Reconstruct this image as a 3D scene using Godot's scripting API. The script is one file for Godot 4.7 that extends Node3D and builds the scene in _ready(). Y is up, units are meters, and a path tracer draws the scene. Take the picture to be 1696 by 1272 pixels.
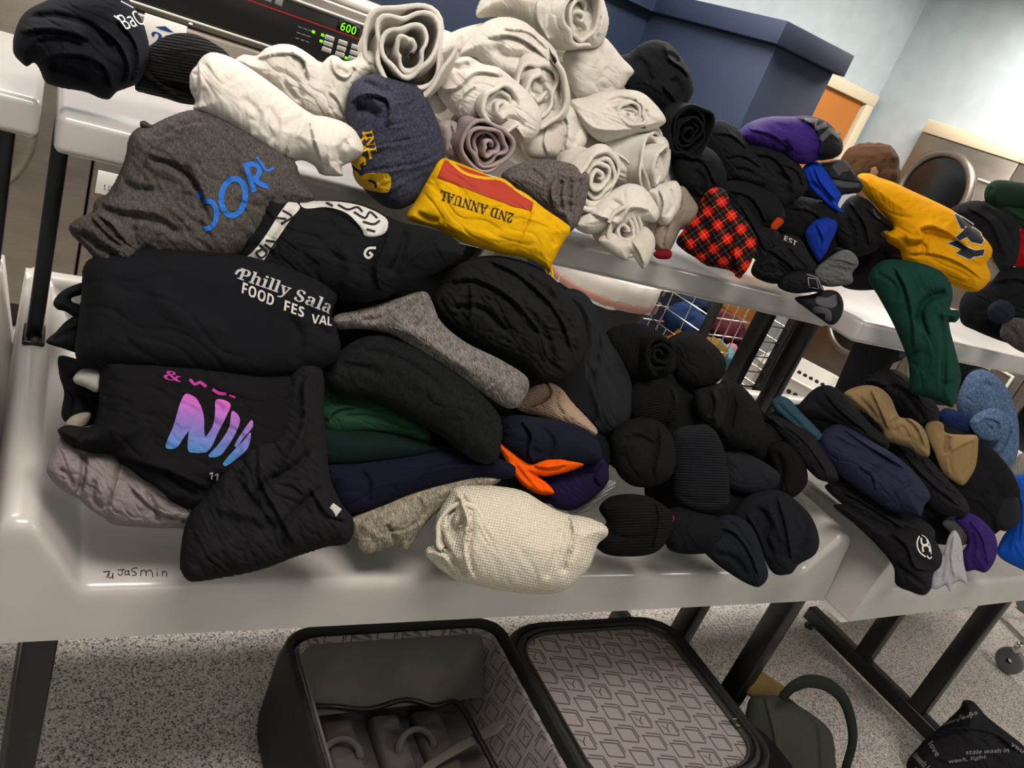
extends Node3D
# Two-tier laundromat folding tables buried in rolled and folded clothes.

const FOCAL := 1340.0
const EYE := Vector3(0, 1.6, 0)
var cam_basis: Basis
var used := {}
var mats := {}
var tex := {}
var surfs := {}
var count := 0

# ---------------------------------------------------------------- naming
func numbered(called: String) -> String:
	if not used.has(called):
		used[called] = 0
		return called
	used[called] += 1
	return "%s_%03d" % [called, used[called]]

func tag(o: Node, label: String, category: String, group := "") -> Node:
	o.set_meta("label", label)
	o.set_meta("category", category)
	if group != "":
		o.set_meta("group", group)
	return o

func thing(called: String, label: String, category: String, at := Vector3.ZERO, turn := 0.0, group := "") -> Node3D:
	var o := Node3D.new()
	o.name = numbered(called)
	add_child(o)
	o.position = at
	o.rotation.y = turn
	tag(o, label, category, group)
	return o

func obj(called: String, mesh: Mesh, mat: Material, parent: Node, at := Vector3.ZERO, label := "") -> MeshInstance3D:
	var m := MeshInstance3D.new()
	m.mesh = mesh
	if mat:
		m.material_override = mat
	m.position = at
	m.cast_shadow = GeometryInstance3D.SHADOW_CASTING_SETTING_ON
	if parent == self:
		m.name = numbered(called)
		add_child(m)
	else:
		m.name = called
		parent.add_child(m, true)
	if label != "":
		m.set_meta("label", label)
	return m

func struct(called: String, mesh: Mesh, mat: Material, at := Vector3.ZERO, parent: Node = self) -> MeshInstance3D:
	var m := obj(called, mesh, mat, parent, at)
	if parent == self:
		m.set_meta("kind", "structure")
	return m

# ---------------------------------------------------------------- picture rays (the camera's own lens, for laying things out)
func ray(p: Vector2) -> Vector3:
	return cam_basis * Vector3(p.x - 848.0, 636.0 - p.y, -FOCAL)

func on_plane(p: Vector2, o: Vector3, n: Vector3) -> Vector3:
	var r := ray(p)
	return EYE + r * ((o - EYE).dot(n) / r.dot(n))

# ---------------------------------------------------------------- mesh makers
func mesh_of(v: PackedVector3Array, idx: PackedInt32Array, uv := PackedVector2Array(), col := PackedColorArray()) -> ArrayMesh:
	var a := []
	a.resize(Mesh.ARRAY_MAX)
	a[Mesh.ARRAY_VERTEX] = v
	a[Mesh.ARRAY_INDEX] = idx
	if uv.size() == v.size():
		a[Mesh.ARRAY_TEX_UV] = uv
	if col.size() == v.size():
		a[Mesh.ARRAY_COLOR] = col
	var st := SurfaceTool.new()
	st.create_from_arrays(a)
	st.generate_normals()
	return st.commit()

# a box with rounded edges, centred, one mesh
func rbox(size: Vector3, r: float, seg := 2) -> ArrayMesh:
	r = minf(r, minf(size.x, minf(size.y, size.z)) * 0.499)
	var n := seg * 2 + 2
	var v := PackedVector3Array()
	var idx := PackedInt32Array()
	var half := size * 0.5 - Vector3.ONE * r
	var faces := [[Vector3.RIGHT, Vector3.UP, Vector3.BACK], [Vector3.LEFT, Vector3.UP, Vector3.FORWARD], [Vector3.UP, Vector3.BACK, Vector3.RIGHT], [Vector3.DOWN, Vector3.FORWARD, Vector3.RIGHT], [Vector3.BACK, Vector3.UP, Vector3.LEFT], [Vector3.FORWARD, Vector3.UP, Vector3.RIGHT]]
	for f in faces:
		var w: Vector3 = f[0]
		var a: Vector3 = f[1]
		var b: Vector3 = w.cross(a)
		var base := v.size()
		for i in n:
			for j in n:
				var ca := (tan((float(mini(i, seg)) / seg - 1.0) * PI / 4) if i <= seg else tan(float(i - seg - 1) / seg * PI / 4))
				var cb := (tan((float(mini(j, seg)) / seg - 1.0) * PI / 4) if j <= seg else tan(float(j - seg - 1) / seg * PI / 4))
				var d := (w + a * ca + b * cb).normalized()
				var s := w + a * (-1.0 if i <= seg else 1.0) + b * (-1.0 if j <= seg else 1.0)
				v.append(s * half + d * r)
		for i in n - 1:
			for j in n - 1:
				var k := base + i * n + j
				idx.append_array([k, k + 1, k + n + 1, k, k + n + 1, k + n])
	# winding: make the faces look outwards (clockwise front)
	var p0 := v[idx[0]]
	var nn := (v[idx[1]] - p0).cross(v[idx[2]] - p0)
	if nn.dot(Vector3.RIGHT) > 0:
		for t in range(0, idx.size(), 3):
			var q := idx[t + 1]
			idx[t + 1] = idx[t + 2]
			idx[t + 2] = q
	return mesh_of(v, idx)

func box(size: Vector3) -> BoxMesh:
	var b := BoxMesh.new()
	b.size = size
	return b

# lathed profile round y: points are (radius, y) from bottom to top
func lathe(prof: Array, seg := 32, sx := 1.0, sz := 1.0) -> ArrayMesh:
	var v := PackedVector3Array()
	var idx := PackedInt32Array()
	var m := prof.size()
	for i in seg + 1:
		var a := TAU * i / seg
		for p in prof:
			v.append(Vector3(cos(a) * p[0] * sx, p[1], sin(a) * p[0] * sz))
	for i in seg:
		for j in m - 1:
			var k := i * m + j
			idx.append_array([k, k + m, k + 1, k + 1, k + m, k + m + 1])
	return mesh_of(v, idx)

# round bar swept along points, radii per point, closed round ends
func sweep(pts: PackedVector3Array, radii: Array, seg := 12, flat := 1.0, up := Vector3.UP) -> ArrayMesh:
	var v := PackedVector3Array()
	var idx := PackedInt32Array()
	var n := pts.size()
	var rows := 0
	for i in n:
		var d := (pts[mini(i + 1, n - 1)] - pts[maxi(i - 1, 0)]).normalized()
		var s := d.cross(up)
		if s.length() < 0.05:
			s = d.cross(Vector3.RIGHT)
		s = s.normalized()
		var t := s.cross(d).normalized()
		var r: float = radii[mini(i, radii.size() - 1)]
		var reps := [[0.0, 1.0]]
		if i == 0:
			reps = [[-0.7, 0.05], [-0.55, 0.6], [0.0, 1.0]]
		elif i == n - 1:
			reps = [[0.0, 1.0], [0.55, 0.6], [0.7, 0.05]]
		for q in reps:
			for k in seg:
				var a := TAU * k / seg
				v.append(pts[i] + d * r * q[0] + (s * cos(a) + t * sin(a) * flat) * r * q[1])
			rows += 1
	for i in rows - 1:
		for k in seg:
			var a0 := i * seg + k
			var a1 := i * seg + (k + 1) % seg
			idx.append_array([a0, a0 + seg, a1, a1, a0 + seg, a1 + seg])
	return mesh_of(v, idx)

func smooth_line(pts: PackedVector3Array, sub := 6) -> PackedVector3Array:
	var out := PackedVector3Array()
	var n := pts.size()
	for i in n - 1:
		for k in sub:
			var t := float(k) / sub
			out.append(pts[i].cubic_interpolate(pts[i + 1], pts[maxi(i - 1, 0)], pts[mini(i + 2, n - 1)], t))
	out.append(pts[n - 1])
	return out

# plate with a 2D outline (x, y) thickened along z from 0 to -depth
func plate(outline: PackedVector2Array, depth: float) -> ArrayMesh:
	var v := PackedVector3Array()
	var idx := PackedInt32Array()
	if not Geometry2D.is_polygon_clockwise(outline):
		outline = outline.duplicate()
		outline.reverse()
	var n := outline.size()
	var t := Geometry2D.triangulate_polygon(outline)
	for s in 2:
		for p in outline:
			v.append(Vector3(p.x, p.y, -depth * s))
	for k in range(0, t.size(), 3):
		var a := t[k]; var b := t[k + 1]; var c := t[k + 2]
		var cw := (outline[b] - outline[a]).cross(outline[c] - outline[a]) < 0
		if cw:
			idx.append_array([a, b, c, a + n, c + n, b + n])
		else:
			idx.append_array([a, c, b, a + n, b + n, c + n])
	var base := v.size()
	for i in n:
		var p := outline[i]; var q := outline[(i + 1) % n]
		v.append_array([Vector3(p.x, p.y, 0), Vector3(q.x, q.y, 0), Vector3(q.x, q.y, -depth), Vector3(p.x, p.y, -depth)])
		var k := base + i * 4
		idx.append_array([k, k + 2, k + 1, k, k + 3, k + 2])
	var st := SurfaceTool.new()
	var a := []
	a.resize(Mesh.ARRAY_MAX)
	a[Mesh.ARRAY_VERTEX] = v
	a[Mesh.ARRAY_INDEX] = idx
	st.create_from_arrays(a)
	st.deindex()
	st.set_smooth_group(-1)
	var flat := SurfaceTool.new()
	flat.begin(Mesh.PRIMITIVE_TRIANGLES)
	flat.set_smooth_group(-1)
	for i in idx:
		flat.add_vertex(v[i])
	flat.generate_normals()
	return flat.commit()

# join several meshes (each with a transform) into one
func join(list: Array) -> ArrayMesh:
	var st := SurfaceTool.new()
	st.begin(Mesh.PRIMITIVE_TRIANGLES)
	for e in list:
		var m: Mesh = e[0]
		var x: Transform3D = e[1] if e.size() > 1 else Transform3D.IDENTITY
		for s in m.get_surface_count():
			st.append_from(m, s, x)
	return st.commit()

func xf(x: float, y: float, z: float, turn := 0.0) -> Transform3D:
	return Transform3D(Basis(Vector3.UP, turn), Vector3(x, y, z))

func bar(a: Vector3, b: Vector3, r: float, seg := 8) -> Array:
	return [sweep(PackedVector3Array([a, b]), [r], seg, 1.0, Vector3(0.31, 0.83, 0.46)), Transform3D.IDENTITY]

# ---------------------------------------------------------------- textures and materials
func noise_img(size: int, freq: float, sd: int, oct := 3, kind := FastNoiseLite.TYPE_SIMPLEX_SMOOTH) -> Image:
	var f := FastNoiseLite.new()
	f.seed = sd
	f.noise_type = kind
	f.frequency = freq
	f.fractal_octaves = oct
	return f.get_seamless_image(size, size)

func keep(name: String, im: Image) -> ImageTexture:
	tex[name] = ImageTexture.create_from_image(im)
	return tex[name]

func make_textures() -> void:
	var rng := RandomNumberGenerator.new()
	rng.seed = 7
	# jersey weave relief
	var im := Image.create(192, 192, false, Image.FORMAT_RGB8)
	var nz := noise_img(192, 0.05, 3, 4)
	for y in 192:
		for x in 192:
			var a := 0.5 + 0.22 * sin(TAU * x / 6.0) * sin(TAU * y / 4.0) + (nz.get_pixel(x, y).r - 0.5) * 0.5 + rng.randf_range(-0.16, 0.16)
			im.set_pixel(x, y, Color(a, a, a))
	im.bump_map_to_normal_map(2.0)
	keep("jersey_n", im)
	# heather mottling
	im = Image.create(256, 256, false, Image.FORMAT_RGB8)
	nz = noise_img(256, 0.03, 5, 4)
	for y in 256:
		for x in 256:
			var a := 0.66 + (nz.get_pixel(x, y).r - 0.5) * 0.35
			im.set_pixel(x, y, Color(a, a, a))
	for k in 5200:
		var x := rng.randi() % 256
		var y := rng.randi() % 256
		var a := rng.randf_range(0.3, 1.0)
		for j in rng.randi_range(5, 12):
			im.set_pixel((x + j / 3) % 256, (y + j) % 256, Color(a, a, a))
	keep("heather", im)
	# plain cloth tone, barely mottled
	im = Image.create(256, 256, false, Image.FORMAT_RGB8)
	nz = noise_img(256, 0.02, 9, 4)
	for y in 256:
		for x in 256:
			var a := 0.94 + (nz.get_pixel(x, y).r - 0.5) * 0.05 + rng.randf_range(-0.03, 0.03)
			im.set_pixel(x, y, Color(a, a, a))
	keep("plain", im)
	# fleece relief
	im = Image.create(256, 256, false, Image.FORMAT_RGB8)
	nz = noise_img(256, 0.09, 13, 4)
	for y in 256:
		for x in 256:
			var a := nz.get_pixel(x, y).r * 0.8 + rng.randf_range(0, 0.25)
			im.set_pixel(x, y, Color(a, a, a))
	im.bump_map_to_normal_map(3.0)
	keep("fleece_n", im)
	# rib knit relief
	im = Image.create(128, 128, false, Image.FORMAT_RGB8)
	for y in 128:
		for x in 128:
			var a := 0.5 + 0.4 * sin(TAU * x / 16.0) + 0.1 * sin(TAU * y / 8.0) + rng.randf_range(-0.08, 0.08)
			im.set_pixel(x, y, Color(a, a, a))
	im.bump_map_to_normal_map(5.0)
	keep("rib_n", im)
	# waffle knit relief
	im = Image.create(128, 128, false, Image.FORMAT_RGB8)
	for y in 128:
		for x in 128:
			var a := maxf(absf(sin(PI * x / 16.0)), absf(sin(PI * y / 16.0)) * 0.8)
			a = 1.0 - pow(1.0 - minf(absf(sin(PI * x / 16.0)), absf(sin(PI * y / 16.0))), 2.0) * 0.9 + rng.randf_range(-0.05, 0.05)
			im.set_pixel(x, y, Color(a, a, a))
	im.bump_map_to_normal_map(5.0)
	keep("waffle_n", im)
	# red tartan
	im = Image.create(128, 128, false, Image.FORMAT_RGB8)
	for y in 128:
		for x in 128:
			var bx := (x % 64) < 30
			var by := (y % 64) < 30
			var c := Color(0.74, 0.07, 0.07)
			if bx and by:
				c = Color(0.03, 0.03, 0.035)
			elif bx or by:
				c = Color(0.3, 0.03, 0.035) if (x + y) % 4 < 2 else Color(0.1, 0.03, 0.03)
			if x % 64 == 46 or x % 64 == 47 or y % 64 == 46 or y % 64 == 47:
				c = Color(0.75, 0.62, 0.3) if (x + y) % 3 else c
			if x % 64 == 15 or y % 64 == 15:
				c = c.lerp(Color(0.8, 0.8, 0.75), 0.5)
			im.set_pixel(x, y, c)
	keep("tartan", im)
	# speckled flake floor
	im = Image.create(1024, 1024, false, Image.FORMAT_RGB8)
	nz = noise_img(1024, 0.01, 21, 3)
	for y in 1024:
		for x in 1024:
			var a := 0.72 + (nz.get_pixel(x, y).r - 0.5) * 0.08
			im.set_pixel(x, y, Color(a, a * 0.985, a * 0.955))
	var cols := [Color(0.2, 0.2, 0.21), Color(0.86, 0.85, 0.82), Color(0.38, 0.37, 0.36), Color(0.75, 0.72, 0.66), Color(0.9, 0.89, 0.87), Color(0.14, 0.15, 0.17), Color(0.3, 0.36, 0.44), Color(0.48, 0.47, 0.45)]
	for k in 150000:
		var x := rng.randi() % 1024
		var y := rng.randi() % 1024
		var w := rng.randi_range(1, 3)
		var h := rng.randi_range(1, 3)
		im.fill_rect(Rect2i(x, y, mini(w, 1024 - x), mini(h, 1024 - y)), Color(0.72, 0.71, 0.69).lerp(cols[rng.randi() % cols.size()], 0.8))
	keep("flakes", im)
	# painted plaster
	im = noise_img(256, 0.02, 31, 5)
	im.convert(Image.FORMAT_RGB8)
	for y in 256:
		for x in 256:
			var a := 0.95 + (im.get_pixel(x, y).r - 0.5) * 0.06
			im.set_pixel(x, y, Color(a, a, a))
	keep("paint", im)
	# brushed steel
	im = Image.create(512, 256, false, Image.FORMAT_RGB8)
	var streak := PackedFloat32Array()
	for y in 256:
		streak.append(rng.randf_range(-0.03, 0.03))
	nz = noise_img(512, 0.01, 41, 3)
	for y in 256:
		for x in 512:
			var a: float = 0.86 + streak[y] + (nz.get_pixel(x, y).r - 0.5) * 0.12
			im.set_pixel(x, y, Color(a, a, a))
	keep("steel", im)
	# wood
	im = Image.create(256, 512, false, Image.FORMAT_RGB8)
	nz = noise_img(512, 0.008, 51, 4)
	for y in 512:
		for x in 256:
			var g := nz.get_pixel(x, y / 6).r
			var a := 0.86 + 0.12 * sin(g * 42.0) * 0.5 + rng.randf_range(-0.03, 0.03)
			im.set_pixel(x, y, Color(a, a, a))
	keep("wood", im)
	# suitcase lining: grey cloth printed with offset outlined diamonds and a small forked mark
	im = Image.create(512, 512, false, Image.FORMAT_RGB8)
	im.fill(Color(0.78, 0.78, 0.78))
	for gy in 8:
		for gx in 8:
			var ox := gx * 64
			var oy := gy * 64 + (32 if gx % 2 else 0)
			var dark := Color(0.42, 0.42, 0.43)
			for k in 44:
				for w in 4:
					var sk := k / 4
					_dot(im, ox + 10 + k, oy + 8 + sk + w, dark)
					_dot(im, ox + 10 + k, oy + 46 + sk + w, dark)
					_dot(im, ox + 10 + w, oy + 8 + k * 38 / 44, dark)
					_dot(im, ox + 54 + w, oy + 19 + k * 38 / 44, dark)
					if k > 8:
						_dot(im, ox + 16 + k, oy + 1 + sk + w, dark)
					if k < 40:
						_dot(im, ox + 60 + w, oy + 13 + k * 38 / 44, dark)
			if (gx * 3 + gy * 5) % 4 == 1:
				for k in 12:
					for w in 3:
						_dot(im, ox + 30 + w, oy + 34 + k, Color(0.22, 0.22, 0.22))
						_dot(im, ox + 30 - k + w, oy + 34 - k, Color(0.22, 0.22, 0.22))
						_dot(im, ox + 30 + k + w, oy + 34 - k, Color(0.22, 0.22, 0.22))
	keep("lining", im)
	# black cloth printed with rows of tiny white lettering-like words is set as geometry; this is its weave
	im = noise_img(256, 0.012, 61, 3)
	im.convert(Image.FORMAT_RGB8)
	im.bump_map_to_normal_map(6.0)
	keep("crumple_n", im)

func _dot(im: Image, x: int, y: int, c: Color) -> void:
	im.set_pixel(posmod(x, im.get_width()), posmod(y, im.get_height()), c)

func plain(c: Color, rough := 0.6, metal := 0.0, key := "") -> StandardMaterial3D:
	var k := "p%s%.2f%.2f%s" % [c.to_html(), rough, metal, key]
	if mats.has(k):
		return mats[k]
	var m := StandardMaterial3D.new()
	m.albedo_color = c
	m.roughness = rough
	m.metallic = metal
	mats[k] = m
	return m

# cloth of a colour; kinds: jersey, heather, fleece, rib, waffle, tartan, sport, knit
func fab(html: String, kind := "jersey") -> StandardMaterial3D:
	var k := html + kind
	if mats.has(k):
		return mats[k]
	var m := StandardMaterial3D.new()
	var base := Color.html(html)
	if base.v < 0.22:
		base = base * 0.86
		base.a = 1.0
	m.albedo_color = base
	m.roughness = 0.92
	m.metallic_specular = 0.25
	m.normal_enabled = true
	m.normal_scale = 0.18
	m.normal_texture = tex["jersey_n"]
	m.albedo_texture = tex["plain"]
	m.uv1_scale = Vector3(14, 14, 14)
	match kind:
		"heather":
			m.albedo_texture = tex["heather"]
			m.uv1_scale = Vector3(14, 14, 14)
		"fleece":
			m.normal_texture = tex["fleece_n"]
			m.uv1_scale = Vector3(9, 9, 9)
			m.normal_scale = 0.28
		"heatherfleece":
			m.albedo_texture = tex["heather"]
			m.normal_texture = tex["fleece_n"]
			m.uv1_scale = Vector3(9, 9, 9)
		"rib":
			m.normal_texture = tex["rib_n"]
			m.uv1_scale = Vector3(22, 22, 22)
			m.normal_scale = 1.8
		"knit":
			m.normal_texture = tex["fleece_n"]
			m.uv1_scale = Vector3(16, 16, 16)
			m.normal_scale = 1.4
		"waffle":
			m.normal_texture = tex["waffle_n"]
			m.uv1_scale = Vector3(26, 26, 26)
			m.normal_scale = 1.0
		"tartan":
			m.albedo_texture = tex["tartan"]
			m.uv1_scale = Vector3(13, 13, 13)
		"sport":
			m.roughness = 0.72
			m.metallic_specular = 0.25
			m.normal_scale = 0.2
	mats[k] = m
	return m

func glowing(c: Color, e: float) -> StandardMaterial3D:
	var m := StandardMaterial3D.new()
	m.albedo_color = c
	m.emission_enabled = true
	m.emission = c
	m.emission_energy_multiplier = e
	return m

# ---------------------------------------------------------------- cloth: an outline with depth, puffed, creased and wrinkled
class Cloth:
	var host
	var root: Node3D
	var body: MeshInstance3D
	var o: Vector3
	var n: Vector3
	var b: Vector3
	var x0: float
	var y0: float
	var cell: float
	var nx: int
	var ny: int
	var h: PackedFloat32Array
	var pos: PackedVector2Array
	var mpp: float
	func pt(p: Vector2, e: float) -> Vector3:
		return host.on_plane(p, o, n) + b * e
	func height(p: Vector2) -> float:
		var fx := clampf((p.x - x0) / cell, 0.0, nx - 1.001)
		var fy := clampf((p.y - y0) / cell, 0.0, ny - 1.001)
		var i := int(fx)
		var j := int(fy)
		var u := fx - i
		var v := fy - j
		var k := j * nx + i
		if u > v:
			return h[k] + (h[k + 1] - h[k]) * u + (h[k + nx + 1] - h[k + 1]) * v
		return h[k] + (h[k + nx + 1] - h[k + nx]) * u + (h[k + nx] - h[k]) * v

func curve2(f: Array, closed: bool, step: float) -> PackedVector2Array:
	var p := PackedVector2Array()
	for i in range(0, f.size(), 2):
		p.append(Vector2(f[i], f[i + 1]))
	var out := PackedVector2Array()
	var n := p.size()
	var segs := n if closed else n - 1
	for i in segs:
		var a := p[i]
		var c := p[(i + 1) % n]
		var pa := p[(i + n - 1) % n] if closed or i > 0 else a
		var pc := p[(i + 2) % n] if closed or i < n - 2 else c
		# centripetal-like tangents: keep overshoot small
		var l := a.distance_to(c)
		var ta := (c - pa) * (l / maxf(l + a.distance_to(pa), 0.01))
		var tc := (pc - a) * (l / maxf(l + c.distance_to(pc), 0.01))
		var m := maxi(1, int(ceil(l / step)))
		for k in m:
			var t := float(k) / m
			var t2 := t * t
			var t3 := t2 * t
			out.append(a * (2 * t3 - 3 * t2 + 1) + ta * (t3 - 2 * t2 + t) + c * (-2 * t3 + 3 * t2) + tc * (t3 - t2))
	if not closed:
		out.append(p[n - 1])
	return out

# opts: s surface, lift, T thickness m, R rim px, k tilt mix, q profile power, st strokes, wr wrinkles, cell, ua uv angle, bk back factor, of parent Cloth (makes a part), sharp
func cloth(called: String, label: String, category: String, mat: Material, outline: Array, opts := {}) -> Cloth:
	count += 1
	var c := Cloth.new()
	c.host = self
	var sf: Array = surfs[opts.get("s", "L")]
	var line := curve2(outline, true, 3.0)
	var lo := line[0]
	var hi := line[0]
	for p in line:
		lo = lo.min(p)
		hi = hi.max(p)
	var mid := (lo + hi) * 0.5
	var area := 0.0
	for i in line.size():
		area += line[i].cross(line[(i + 1) % line.size()]) * 0.5
	area = absf(area)
	var cell: float = opts.get("cell", clampf(sqrt(area) / 80.0, 1.7, 3.6))
	var lift: float = opts.get("lift", 0.0)
	var sn: Vector3 = sf[1]
	c.o = on_plane(mid, sf[0] + sn * lift, sn)
	var dist := (EYE - c.o).length()
	c.b = (EYE - c.o) / dist
	c.n = sn.lerp(c.b, opts.get("k", 0.5)).normalized()
	c.mpp = dist / FOCAL
	c.x0 = lo.x - cell * 1.5
	c.y0 = lo.y - cell * 1.5
	c.cell = cell
	var nx := int((hi.x - c.x0) / cell) + 3
	var ny := int((hi.y - c.y0) / cell) + 3
	c.nx = nx
	c.ny = ny
	# inside test by scanlines
	var inside := PackedByteArray()
	inside.resize(nx * ny)
	var ln := line.size()
	for j in ny:
		var y := c.y0 + j * cell
		var xs := []
		for i in ln:
			var a := line[i]
			var e := line[(i + 1) % ln]
			if (a.y <= y) != (e.y <= y):
				xs.append(a.x + (y - a.y) / (e.y - a.y) * (e.x - a.x))
		xs.sort()
		for k in range(0, xs.size() - 1, 2):
			var i0 := maxi(0, int(ceil((xs[k] - c.x0) / cell)))
			var i1 := mini(nx - 1, int(floor((xs[k + 1] - c.x0) / cell)))
			for i in range(i0, i1 + 1):
				inside[j * nx + i] = 1
	# nearest outline point by seeded sweeps
	var near := PackedVector2Array()
	near.resize(nx * ny)
	var best := PackedFloat32Array()
	best.resize(nx * ny)
	best.fill(1e9)
	for p in line:
		var ci := int((p.x - c.x0) / cell)
		var cj := int((p.y - c.y0) / cell)
		for j in range(maxi(cj - 1, 0), mini(cj + 3, ny)):
			for i in range(maxi(ci - 1, 0), mini(ci + 3, nx)):
				var d := Vector2(c.x0 + i * cell, c.y0 + j * cell).distance_squared_to(p)
				if d < best[j * nx + i]:
					best[j * nx + i] = d
					near[j * nx + i] = p
	for sweep_dir in 2:
		for jj in ny:
			var j := jj if sweep_dir == 0 else ny - 1 - jj
			for ii in nx:
				var i := ii if sweep_dir == 0 else nx - 1 - ii
				var k := j * nx + i
				var here := Vector2(c.x0 + i * cell, c.y0 + j * cell)
				var s := -1 if sweep_dir == 0 else 1
				for q in 4:
					var qi := i + (s if q != 1 else 0)
					var qj := j + (s if q == 1 or q == 2 else (-s if q == 3 else 0))
					if qi < 0 or qj < 0 or qi >= nx or qj >= ny:
						continue
					var kk := qj * nx + qi
					if best[kk] < 1e8:
						var d := here.distance_squared_to(near[kk])
						if d < best[k]:
							best[k] = d
							near[k] = near[kk]
	var rad := 0.0
	for k in nx * ny:
		if inside[k]:
			rad = maxf(rad, best[k])
	rad = sqrt(rad)
	var R: float = minf(opts.get("R", rad), rad)
	var T: float = opts.get("T", 0.03)
	var q: float = opts.get("q", 2.0)
	var h := PackedFloat32Array()
	h.resize(nx * ny)
	var hb := PackedFloat32Array()
	hb.resize(nx * ny)
	var bk: float = opts.get("bk", 0.6)
	var soft := 1.0
	for k in nx * ny:
		if inside[k]:
			var d := minf(sqrt(best[k]) / R, 1.0)
			var g := pow(1.0 - pow(1.0 - d, q), 1.0 / q)
			h[k] = T * g
			hb[k] = -T * bk * g
	# wrinkles: [angle deg, length across px, length along px, amp mm]
	var wrs: Array = opts.get("wr", [])
	var fn := FastNoiseLite.new()
	fn.noise_type = FastNoiseLite.TYPE_SIMPLEX_SMOOTH
	fn.fractal_octaves = 3
	fn.frequency = 1.0
	var wi := 0
	var wk: float = opts.get("wk", 1.0)
	fn.fractal_octaves = 2
	for w in wrs:
		fn.seed = count * 17 + wi * 5 + 3
		wi += 1
		var ca := cos(deg_to_rad(w[0]))
		var sa := sin(deg_to_rad(w[0]))
		var amp: float = w[3] * 0.001
		var la: float = 1.0 / w[1]
		var lb: float = 1.0 / w[2]
		for j in ny:
			for i in nx:
				var k := j * nx + i
				if inside[k]:
					var x := i * cell
					var y := j * cell
					var a1 := (x * sa - y * ca) * la * 0.62
					var a2 := (x * ca + y * sa) * lb * 0.62
					a1 += 0.55 * fn.get_noise_2d(a1 * 0.5 + 31.0, a2 * 0.8)
					var v := fn.get_noise_2d(a1, a2)
					# rounded swells parted by narrower valleys
					var val := exp(-v * v * 90.0)
					var v2 := fn.get_noise_2d(a1 * 2.1 + 50.0, a2 * 1.7)
					var put := v * 0.9 - val * 0.85 - exp(-v2 * v2 * 70.0) * (0.8 if w.size() > 4 else 0.3)
					h[k] += amp * wk * put * minf(1.0, sqrt(best[k]) / (R * 0.35))
	# authored folds: ["g"|"r"|"l", mm, px, [x,y,...]] groove, ridge, lap (left side of the line stands proud)
	for s in opts.get("st", []):
		var pl := curve2(s[3], false, cell * 1.2)
		var kind: String = s[0]
		var amp: float = s[1] * 0.0014
		var w: float = s[2]
		var reach := w * (2.4 if kind != "l" else 3.2) + cell
		var l2 := pl[0]
		var h2 := pl[0]
		for p in pl:
			l2 = l2.min(p)
			h2 = h2.max(p)
		var i0 := maxi(0, int((l2.x - reach - c.x0) / cell))
		var i1 := mini(nx - 1, int((h2.x + reach - c.x0) / cell) + 1)
		var j0 := maxi(0, int((l2.y - reach - c.y0) / cell))
		var j1 := mini(ny - 1, int((h2.y + reach - c.y0) / cell) + 1)
		var m := pl.size()
		for j in range(j0, j1 + 1):
			for i in range(i0, i1 + 1):
				var k := j * nx + i
				if not inside[k]:
					continue
				var here := Vector2(c.x0 + i * cell, c.y0 + j * cell)
				var bd := 1e9
				var bi := 0
				for z in m:
					var d := here.distance_squared_to(pl[z])
					if d < bd:
						bd = d
						bi = z
				bd = sqrt(bd)
				if bd > reach:
					continue
				var f := float(bi) / (m - 1)
				var fade := smoothstep(0.0, 0.16, f) * smoothstep(0.0, 0.16, 1.0 - f)
				if kind == "g":
					h[k] -= amp * fade * exp(-pow(bd / w, 2.0) * 1.6)
				elif kind == "r":
					h[k] += amp * fade * exp(-pow(bd / w, 2.0))
				else:
					var a := pl[maxi(bi - 1, 0)]
					var e := pl[mini(bi + 1, m - 1)]
					var side := (e - a).cross(here - pl[bi])
					var sd := bd if side < 0 else -bd
					var on := smoothstep(-cell * 1.1, cell * 1.1, sd)
					h[k] += amp * fade * (on * exp(-bd / w) - (1.0 - on) * 0.5 * exp(-pow(bd / (w * 0.35 + 2.5), 2.0)))
	c.h = h
	# mesh: snap the outer ring onto the outline
	var root_at := c.o
	var pos := PackedVector2Array()
	pos.resize(nx * ny)
	for j in ny:
		for i in nx:
			var k := j * nx + i
			pos[k] = Vector2(c.x0 + i * cell, c.y0 + j * cell) if inside[k] else near[k]
	var v := PackedVector3Array()
	var uv := PackedVector2Array()
	var idx := PackedInt32Array()
	var fr := PackedInt32Array()
	fr.resize(nx * ny)
	fr.fill(-1)
	var br := fr.duplicate()
	var ua: float = deg_to_rad(opts.get("ua", 0.0))
	var cu := cos(ua)
	var su := sin(ua)
	for j in ny - 1:
		for i in nx - 1:
			var k := j * nx + i
			var cs := [k, k + 1, k + nx + 1, k + nx]
			if inside[k] + inside[k + 1] + inside[k + nx] + inside[k + nx + 1] == 0:
				continue
			for e in cs:
				if fr[e] < 0:
					var P := on_plane(pos[e], c.o, c.n) - root_at
					var dp := (pos[e] - mid) * c.mpp
					var t := Vector2(dp.x * cu + dp.y * su, -dp.x * su + dp.y * cu)
					fr[e] = v.size()
					if inside[e]:
						v.append(P + c.b * h[e])
						uv.append(t)
						br[e] = v.size()
						v.append(P + c.b * hb[e])
						uv.append(t)
					else:
						v.append(P)
						uv.append(t)
						br[e] = fr[e]
			idx.append_array([fr[k], fr[k + 1], fr[k + nx + 1], fr[k], fr[k + nx + 1], fr[k + nx]])
			idx.append_array([br[k], br[k + nx + 1], br[k + 1], br[k], br[k + nx], br[k + nx + 1]])
	var mesh := mesh_of(v, idx, uv)
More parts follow.
